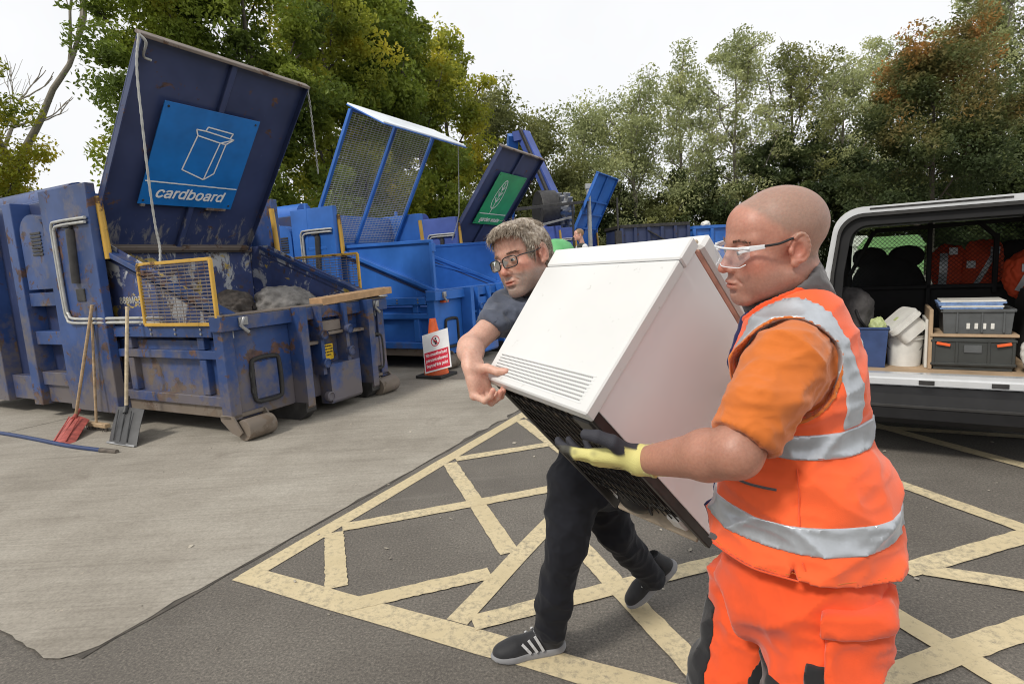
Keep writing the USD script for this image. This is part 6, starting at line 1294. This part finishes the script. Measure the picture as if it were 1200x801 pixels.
# hair: shell and strands
rg = np.random.default_rng(9)
G = Fld((-.12, -.15, -.12), (.12, .16, .18), .003)
G.u(ell((0, -.020, .042), (.0808, .102, .087))); G.u(ell((0, .055, .085), (.062, .045, .035)), .03); G.u(ell((0, -.06, -.02), (.068, .06, .05)), .02)
def hairline(x, y, z):
    lim = np.where(y > .045, .062 + .45 * (y - .045) - .25 * np.abs(x) * 0 , np.where(y > .012, .062 - 2.6 * (.045 - y), np.where(y > -.03, .034, -.055)))
    side = np.where((np.abs(x) > .055) & (y > .018) & (y < .04), -.022, 9.0)
    return np.minimum(lim, side) - z
G.keep(lambda x, y, z: hairline(x, y, z) + 0 * x)
v, f = G.mesh(); n = vnormals(v, f); v = v + n * ((meshkit.fbm(v * (60, 22, 45), 3, 5) - .5) * .007)[:, None]; hairA = obj(PA, 'hair', (toA(v), f), 'hair_grey', True)
ok = (n[:, 2] > -.6) & (np.linalg.norm(v * (1, 1, 1), axis=1) > .06); idx = rg.choice(np.where(ok)[0], 9000); P0, N0 = v[idx], n[idx]
comb = np.stack([np.sign(P0[:, 0]) * .45 + .25, .55 - 1.2 * (P0[:, 1] < -.02), -.35 - .9 * (P0[:, 2] < .09)], 1); comb[P0[:, 1] > .05] = (-.35, .9, -.55)
cur = []
for k in range(len(P0)):
    d = nrm(N0[k] * .34 + comb[k] * .8 + rg.normal(0, .16, 3)); L_ = rg.uniform(.02, .04) * (.6 if P0[k][1] < -.02 else 1); p = P0[k] - N0[k] * .004; pts = [p]
    for j in range(3): d = nrm(d + comb[k] * .35 + (0, 0, -.12)); p = p + d * L_ / 3; pts.append(p)
    cur.append(pts)
cur = toA(np.array(cur).reshape(-1, 3))
bc_ = UsdGeom.BasisCurves.Define(stage, str(hairA.GetPath()) + '/strands'); bc_.CreateTypeAttr('linear'); bc_.CreateCurveVertexCountsAttr(Vt.IntArray.FromNumpy(np.full(len(P0), 4, np.int32))); bc_.CreatePointsAttr(Vt.Vec3fArray.FromNumpy(cur.astype(np.float32)))
bc_.CreateWidthsAttr(Vt.FloatArray.FromNumpy(np.tile(np.array([.0012, .0011, .0009, .0004], np.float32), len(P0)))); bc_.SetWidthsInterpolation('vertex'); UsdShade.MaterialBindingAPI.Apply(bc_.GetPrim()).Bind(M['hair_grey']); tag(bc_, kind='stuff')
# glasses
gA = thing('glasses', 'dark rimmed rectangular glasses worn by the grey haired man', 'glasses')
for s in (-1, 1):
    w, h_ = .0265, .0172; an = np.linspace(0, 2 * math.pi, 29); sq = lambda t: (np.sign(math.cos(t)) * abs(math.cos(t)) ** .55, np.sign(math.sin(t)) * abs(math.sin(t)) ** .6)
    rim = [V(s * .0335 + w * sq(t)[0], .1125 - .012 * (abs(s * .0335 + w * sq(t)[0]) / .06) ** 2, -.006 + h_ * sq(t)[1]) for t in an]
    b = MB(); b.tube(toA(np.array(rim)), .0019, 7, cap=False); obj(gA, 'rim', b, 'frame_black', 60)
    vv = np.array([V(s * .0335, .112, -.006)] + rim[:-1]); obj(gA, 'lens', (toA(vv), np.array([(0, 1 + j, 1 + (j + 1) % 28) for j in range(28)])), 'pane')
    b = MB(); b.tube(toA(spline([V(s * .0605, .1, .004), V(s * .0735, .085, .006), V(s * .0795, .03, .006), V(s * .0805, -.005, .010), V(s * .079, -.03, -.012)], 5)), .0021, 6); obj(gA, 'temple', b, 'frame_black', 60)
b = MB(); b.tube(toA(np.array([V(-.008, .1125, -.0), V(0, .1145, .002), V(.008, .1125, .0)])), .0016, 6); obj(gA, 'bridge', b, 'frame_black', 60)
# arms
SRa, SLa = nA - Al * .175 + V(0, 0, -.055), nA + Al * .175 + V(0, 0, -.055)
wR = at(553, 425, 1.64); eR = at(551, 406, 1.80)
SRa = at(594, 365, 1.96)
arm(bodyA, SRa, eR, wR, .044, .037, .0275, tint=V(.55, .33, .25))
gripL = fmap([(.0 - .02, FD * .75, .30)])[0]; eL = (SLa + gripL) / 2 + V(.08, .06, -.12); arm(bodyA, SLa, eL, gripL, .05, .043, .03, tint=V(.55, .33, .25))
# right hand: fingers under the worktop's corner, thumb on top
fx = nrm(fb - fa); fy = nrm(fd - fa); fz = nrm(fg - fa)
dH = nrm(at(566, 467, 1.63) - wR); nH_ = nrm(fx * .8 + fy * .35)
HAx = hand_axes(dH, nH_, False)
tw = lambda d: np.array(d) @ HAx.T
th3 = [tw(nrm(at(560, 432, 1.62) - (wR + np.array([.020, .018, -.006]) @ HAx))), tw(nrm(at(578, 438, 1.60) - at(560, 432, 1.62))), tw(nrm(at(588, 437, 1.585) - at(574, 437, 1.60)))]
Fh, tips = hand_field(False, [(1.05, .75, .5), (1.0, .8, .5), (.9, .85, .5), (.8, .9, .5)], th3, fat=1.05, stub=.02); v, f = Fh.mesh(); f = f[:, ::-1] if np.linalg.det(HAx) < 0 else f
c = np.tile(V(.55, .325, .245), (len(v), 1)) * (1 + .3 * (meshkit.fbm(v * 45, 3, 2) - .5))[:, None]
for (kn, L, r) in FING: c = c * (1 - .25 * np.exp(-((v - V(*kn)) ** 2).sum(1) / .010 ** 2)[:, None] * V(0, .7, .8))
for p, d in tips:
    kq = np.exp(-((v - p) ** 2).sum(1) / .011 ** 2)[:, None]; c = c * (1 - .35 * kq * V(0, .8, .8))
handA = obj(bodyA, 'hand', (wR + v @ HAx, f), 'skin', True, col=np.clip(c, 0, 1))
Fh, _ = hand_field(False, [(.5, .5, .3)] * 4, [(.75, .55, -.25), (.35, .9, -.2), (.15, 1, -.1)], h=.004); v, f = Fh.mesh(); HL_ = hand_axes(nrm(fx * .2 + fz), fx, True); HL_[0] *= -1; obj(bodyA, 'hand', (gripL + v @ HL_, f[:, ::-1]), 'skin', True, col=np.tile(V(.55, .325, .245), (len(v), 1)))
# polo shirt
F = Fld(np.min([nA, pA], 0) - (.42, .36, .12), np.max([nA, pA], 0) + (.40, .36, .16), .007); A = [Af, Al, nrm(nA - pA)]
F.u(ell(cA, (.125, .185, .20), A)); F.u(ell(wA, (.135, .165, .20), A), .08); F.u(ell(pA + V(0, 0, .04), (.135, .165, .12), A), .06); F.u(cap(SRa, SLa, .054), .05); F.u(cap(nA, nA + (HA - nA) * .15, .066, .062), .03)
hemA = SRa + (eR - SRa) * .50; F.u(cap(SRa, hemA, .054, .050), .03); F.u(cap(SLa, SLa + (eL - SLa) * .6, .068, .064), .04)
hd_ = nrm(eR - SRa); F.keep(lambda x, y, z: np.where(np.sqrt((x - eR[0]) ** 2 + (y - eR[1]) ** 2 + (z - eR[2]) ** 2) < .16, (x - hemA[0]) * hd_[0] + (y - hemA[1]) * hd_[1] + (z - hemA[2]) * hd_[2], -1))
F.sub(cap(nA + (HA - nA) * .30, HA, .062, .07), .008); F.keep(half(pA + V(0, 0, .17), (0, 0, -1)))
obj(PA, 'polo_shirt', wrinkle(F.mesh(), .016, (9, 9, 12), 41), 'polo_slate', True)
G = Fld(nA - .16, nA + .2, .005); q0, q1 = nA + (HA - nA) * .16, nA + (HA - nA) * .50; G.u(cap(q0, q1, .088, .076)); G.sub(cap(q0 - (HA - nA) * .3, HA, .078, .064)); G.keep(half(q1, nrm(HA - nA))); G.sub(rbox(q1 + Af * .1, (.09, .012, .05), [Af, Al, (0, 0, 1)], .004)); obj(PA, 'collar', G.mesh(), 'polo_slate', True)
# jeans: the left leg leads, the right one trails with its heel lifted
HLa, HRa = pA + Al * .085 + V(0, 0, -.03), pA - Al * .085 + V(0, 0, -.03)
HLa = at(672, 566, 2.17); HRa = at(700, 566, 2.30)
kL, aL = at(662, 645, 2.12), at(643, 737, 2.215); kR, aR = at(722, 622, 2.34), at(764, 676, 2.50)
F = Fld(np.min([HLa, kL, aL, aR, kR], 0) - .16, np.max([pA, HRa, aR, kR], 0) + .2, .007)
F.u(ell(pA + V(0, 0, -.03), (.13, .165, .13), [Af, Al, (0, 0, 1)])); F.u(ell(pA + V(0, 0, .08), (.135, .16, .13), [Af, Al, (0, 0, 1)]), .04); F.u(cap(HLa, kL, .092, .070), .05); F.u(cap(kL, aL, .070, .054), .03); F.u(cap(HRa, kR, .092, .070), .05); F.u(cap(kR, aR, .068, .054), .03)
dL, dR_ = nrm(aL - kL), nrm(aR - kR); F.keep(lambda x, y, z: np.maximum(np.where(np.sqrt((x - aL[0]) ** 2 + (y - aL[1]) ** 2 + (z - aL[2]) ** 2) < .13, half(aL + dL * .03, dL)(x, y, z), -1), np.where(np.sqrt((x - aR[0]) ** 2 + (y - aR[1]) ** 2 + (z - aR[2]) ** 2) < .13, half(aR + dR_ * .02, dR_)(x, y, z), -1)))
obj(PA, 'jeans', wrinkle(F.mesh(), .014, (7, 7, 6), 51), 'denim', True)
heel, toe = onground(662, 757, .004), onground(589, 771, .004); shoe(PA, heel, heel + nrm(toe - heel) * .30, V(0, 0, 1))
toe = onground(738, 712, .012); heel = at(790, 664, 2.53); shoe(PA, toe + nrm(heel - toe) * .29, toe, nrm(V(-.45, -.1, .8)))
# ------------------------------------------------------------ far things: worker, steps, green bin, roll packer, skips, pole
pw = yard(13.75, 4.6, .58); st = thing('access_steps', 'black railed access steps between the compactors where a person stands', 'steps', yard(13.75, 4.6), YROT)
for k in range(3):
    b = MB(); b.box((-.55, -1.3 + k * .32, .16 * k + .12), (.55, -.96 + k * .32, .16 * k + .18)); obj(st, 'tread', b, 'dark_steel')
b = MB(); b.box((-.55, -.35, .52), (.55, 1.8, .575)); obj(st, 'platform', b, 'dark_steel')
for x in (-.55, .55):
    for y in (-1.25, -.3, .7, 1.75):
        b = MB(); b.bar((x, y, 0), (x, y, 1.75 if y > -1 else 1.1), .05, .05); obj(st, 'post', b, 'dark_steel')
    for z in (1.70, 1.15):
        b = MB(); b.bar((x, -.3, z), (x, 1.75, z), .05, .05); b.bar((x, -.3, z), (x, -1.25, z - .62), .05, .05); obj(st, 'handrail', b, 'dark_steel')
P3 = thing('person', 'distant person in dark gilet with fair hair by the upright narrow blue lid', 'person'); h3 = frame((-1, -.25), .05); o3 = at(678, 275, 12.4); to3 = lambda p: o3 + np.asarray(p) @ h3
F = head_field(.0045, .98, 0); v, f = F.mesh(); bd = obj(P3, 'body', (to3(v), f), 'skin', True, col=head_tint(v, (.56, .33, .25)))
G = Fld((-.11, -.14, -.12), (.11, .14, .16), .005); G.u(ell((0, -.022, .04), (.084, .104, .088))); G.keep(lambda x, y, z: np.where(y > .045, .07, np.where(y > -.0, .02, -.08)) - z + 0 * x); v, f = G.mesh(); plain('hair_fair', (.24, .15, .08), .6, var=.3); obj(P3, 'hair', (to3(v), f), 'hair_fair', True)
n3 = to3(V(0, -.05, -.20)[None])[0]; f3 = h3[1] * (1, 1, 0); l3 = np.cross((0, 0, 1), f3)
F = Fld(n3 + (-.4, -.4, -.75), n3 + (.4, .4, .12), .014); F.u(ell(n3 + V(0, 0, -.22), (.13, .17, .24), [f3, l3, (0, 0, 1)])); F.u(ell(n3 + V(0, 0, -.48), (.13, .16, .2), [f3, l3, (0, 0, 1)]), .06); F.u(cap(n3 + l3 * .14 + V(0, 0, -.05), n3 - l3 * .14 + V(0, 0, -.05), .06), .05); obj(P3, 'gilet', F.mesh(), 'gilet', True)
for s in (1, -1):
    F = Fld(n3 + l3 * .2 * s + (-.3, -.3, -.65), n3 + l3 * .2 * s + (.3, .3, .1), .012); S_ = n3 + l3 * .19 * s + V(0, 0, -.07); E_ = S_ + V(0, 0, -.28) + l3 * .04 * s; F.u(cap(S_, E_, .062, .05)); F.u(cap(E_, E_ + f3 * .22 + V(0, 0, -.08), .05, .038), .02); obj(P3, 'sleeve', F.mesh(), 'white_cloth', True)
    F = Fld(n3 + (-.4, -.4, -1.5), n3 + (.4, .4, -.5), .014); F.u(cap(n3 + l3 * .09 * s + V(0, 0, -.6), n3 + l3 * .1 * s + V(0, 0, -1.38), .09, .06)); obj(P3, 'trouser_leg', F.mesh(), 'denim', True)
    q = V(*(E_ + f3 * .22 + V(0, 0, -.08))); Fh, _ = hand_field(False, [(.3, .4, .3)] * 4, [(.75, .55, -.25), (.35, .9, -.2), (.15, 1, -.1)], h=.006); v, f = Fh.mesh(); A = hand_axes(f3 + V(0, 0, -.3), -l3 * s, False); obj(bd, 'hand', (q + v @ A, f if np.linalg.det(A) > 0 else f[:, ::-1]), 'skin', True, col=np.tile(V(.55, .33, .25), (len(v), 1)))
gb = at(651, 299, 7.4); T = thing('green_bin', 'rounded bright green bin top showing behind the grey haired man', 'bin', gb * (1, 1, 0)); plain('bin_green', (.10, .36, .13), .5, var=.15); plain('bin_teal', (.01, .13, .13), .5); z = gb[2]
b = MB(); b.add(*lathe([(0, .02), (.24, .02), (.27, z * .5), (.275, z - .08), (0, z - .08)], 28)); obj(T, 'drum', b, 'bin_teal', 40)
b = MB(); b.add(*lathe([(.285, z - .10), (.285, z - .06), (.26, z + .05), (.20, z + .15), (.1, z + .2), (0, z + .21)], 28)); obj(T, 'domed_lid', b, 'bin_green', 60)
# roll packer: blue arm with a spiked drum
D9 = 21.0; T = thing('roll_packer', 'blue articulated arm with dark drum and spiked wheel behind the leaf sign', 'roll packer')
a0, a1, a2, a3 = at(596, 262, D9 + 2), at(601, 158, D9), at(613, 157, D9), at(652, 240, D9 - .6)
b = MB(); b.bar(a0, a1, .36, .34); b.bar(at(590, 320, D9 + 2), a0, .5, .4); obj(T, 'lower_arm', b, 'blue_bright'); b = MB(); b.bar(a1 + (0, 0, -.1), a2 + (0, 0, -.05), .36, .34); b.bar(a2, a3, .34, .40); obj(T, 'upper_arm', b, 'blue_purple')
b = MB(); b.bar(a2 + (-.1, -.2, .1), a3 + (-.3, -.2, .4), .1, .1); obj(T, 'arm_ram', b, 'dark_steel')
dc = at(641, 247, D9 - .8); dx_ = nrm(V(1, .25, 0)); A = np.array([np.cross(dx_, (0, 0, 1)), (0, 0, 1), dx_]); A[0] = np.cross(A[1], A[2])
b = MB(); b.add(*place(lathe([(0, -.35), (.68, -.35), (.70, -.3), (.70, .25), (.6, .3), (0, .3)], 32), dc, A)); obj(T, 'drum_cover', b, 'dark_steel', 40)
wc = dc + dx_ * .62; b = MB(); b.add(*place(lathe([(0, -.25), (.42, -.25), (.42, .25), (0, .25)], 24), wc, A)); wl = obj(T, 'spiked_wheel', b, 'grey_steel', 40)
for k in range(14):
    for j in (-.18, .1):
        t = k * 2 * math.pi / 14 + j * 2; d = A[0] * math.cos(t) + A[1] * math.sin(t); b = MB(); b.bar(wc + dx_ * j + d * .38, wc + dx_ * j + d * .62, .06, .16, up=dx_); obj(wl, 'spike', b, 'grey_steel')
b = MB(); b.box(wc + (-.28, -.3, -.2), wc + (-.0, .3, .3)); obj(T, 'bracket', b, 'steel_rust')
def skip(label, x0, x1, ytop, D_, m, n):
    p, q = at(x0, ytop, D_), at(x1, ytop - .058 * (x1 - x0) * .3, D_ + .4); zt = p[2]; d = nrm((q - p) * (1, 1, 0)); nn = np.cross((0, 0, 1), d); L_ = np.linalg.norm((q - p)[:2]); T = thing('skip', label, 'skip', (p[0], p[1], 0), math.atan2(d[1], d[0]), 'open skips in the distance')
    b = MB(); b.box((0, 0, .15), (L_, .06, zt)); b.box((0, 2.3, .15), (L_, 2.36, zt)); b.box((0, .06, .15), (.06, 2.3, zt)); b.box((L_ - .06, .06, .15), (L_, 2.3, zt)); b.box((.06, .06, .15), (L_ - .06, 2.3, .3)); obj(T, 'skip_body', b, m)
    b = MB(); b.box((-.06, -.09, zt - .02), (L_ + .06, .03, zt + .12)); b.box((-.06, 2.3, zt - .02), (L_ + .06, 2.45, zt + .12)); b.box((-.06, .03, zt - .02), (.09, 2.3, zt + .119)); b.box((L_ - .09, .03, zt - .02), (L_ + .06, 2.3, zt + .119)); obj(T, 'skip_rim', b, 'dark_steel' if m == 'blue_dark' else m)
    for k in range(n + 1): b = MB(); x = k * L_ / n; b.box((x - .07, -.10, .15), (x + .07, -.003, zt - .03)); obj(T, 'skip_rib', b, m)
    return T
s1 = skip('dark blue open skip in the distance right of the narrow upright lid', 728, 806, 267, 26, 'blue_dark', 5); b = MB(); b.bar((1.2, -.12, 2.75), (2.3, -.12, 2.1), .08, .05); obj(s1, 'brace', b, 'dark_steel')
skip('bright blue open skip in the distance left of the bald head', 813, 915, 268, 27, 'blue_bright', 5)
T = thing('sack', 'small white rubbish sack on top of the bright blue skip', 'sack', at(827, 263, 27.3)); m = trimesh.creation.icosphere(3); v = np.array(m.vertices); v *= (1 + .5 * (meshkit.fbm(v * 2, 3, 2) - .5))[:, None]; obj(T, 'film', (v * (.22, .2, .18), m.faces), 'tub_white', True)
q = at(691, 262, 19); T = thing('grey_post', 'short grey post rising left of the narrow upright blue lid', 'post', q * (1, 1, 0)); b = MB(); b.tube([(0, 0, 0), (0, 0, at(691, 217, 19)[2])], .07, 10); obj(T, 'shaft', b, 'pipe_grey', 60); b = MB(); b.box((-.1, -.08, at(691, 222, 19)[2]), (.14, .08, at(691, 216, 19)[2])); obj(T, 'cap', b, 'pipe_grey')
q = at(724, 262, 22); T = thing('thin_pole', 'thin dark pole right of the narrow upright blue lid', 'pole', q * (1, 1, 0)); b = MB(); b.tube([(0, 0, 0), (0, 0, at(724, 232, 22)[2])], .04, 8); obj(T, 'shaft', b, 'dark_steel', 60); b = MB(); b.box((-.12, -.1, 1.6), (.12, .1, 2.6)); obj(T, 'box', b, 'dark_steel')
b = MB(); p, q = at(598, 246, 16), at(690, 236, 19)
T = thing('barrier_rail', 'long black rail above the blue cylinder behind the grey haired man', 'railing'); b.bar(p, q, .09, .09); obj(T, 'top_rail', b, 'dark_steel'); b = MB(); b.bar(p + (0, 0, -.62), q + (-.6, -.4, -.5), .06, .06); obj(T, 'middle_rail', b, 'grey_steel')
for t in (0, .35, .76, 1): b = MB(); c = p + (q - p) * t; b.bar(c * (1, 1, 0), c, .07, .07); obj(T, 'post', b, 'dark_steel')

# what the van's windscreen looks out on
plain('bank_green', (.17, .32, .12), .5, var=.12)
for lab, px_, D_, w_, m_ in (('pale green bottle bank seen through the windscreen of the van', 1043, 13.5, 1.25, 'bank_green'), ('white bottle bank seen through the van windscreen left of the green one', 1000, 14.5, .8, 'tub_white')):
    q = at(px_, 290, D_); zt = at(px_, 277, D_)[2]; T = thing('bottle_bank', lab, 'bottle bank', q * (1, 1, 0), VT, 'bottle banks beyond the van')
    b = MB(); b.prism([(-w_ / 2, .05), (w_ / 2, .05), (w_ / 2, zt - .18), (w_ / 2 - .12, zt), (-w_ / 2 + .12, zt), (-w_ / 2, zt - .18)], -.55, .55, ax=IN); obj(T, 'body', b, m_)
    b = MB(); b.box((-w_ / 2 - .03, -.58, zt - .26), (w_ / 2 + .03, .58, zt - .20)); obj(T, 'rim', b, m_)
    for x in (-.25, .25): b = MB(); b.add(*place(lathe([(0, 0), (.1, 0), (.1, .03), (0, .03)], 16), (x * w_, -.585, zt - .42), IN)); obj(T, 'opening', b, 'black_rubber')
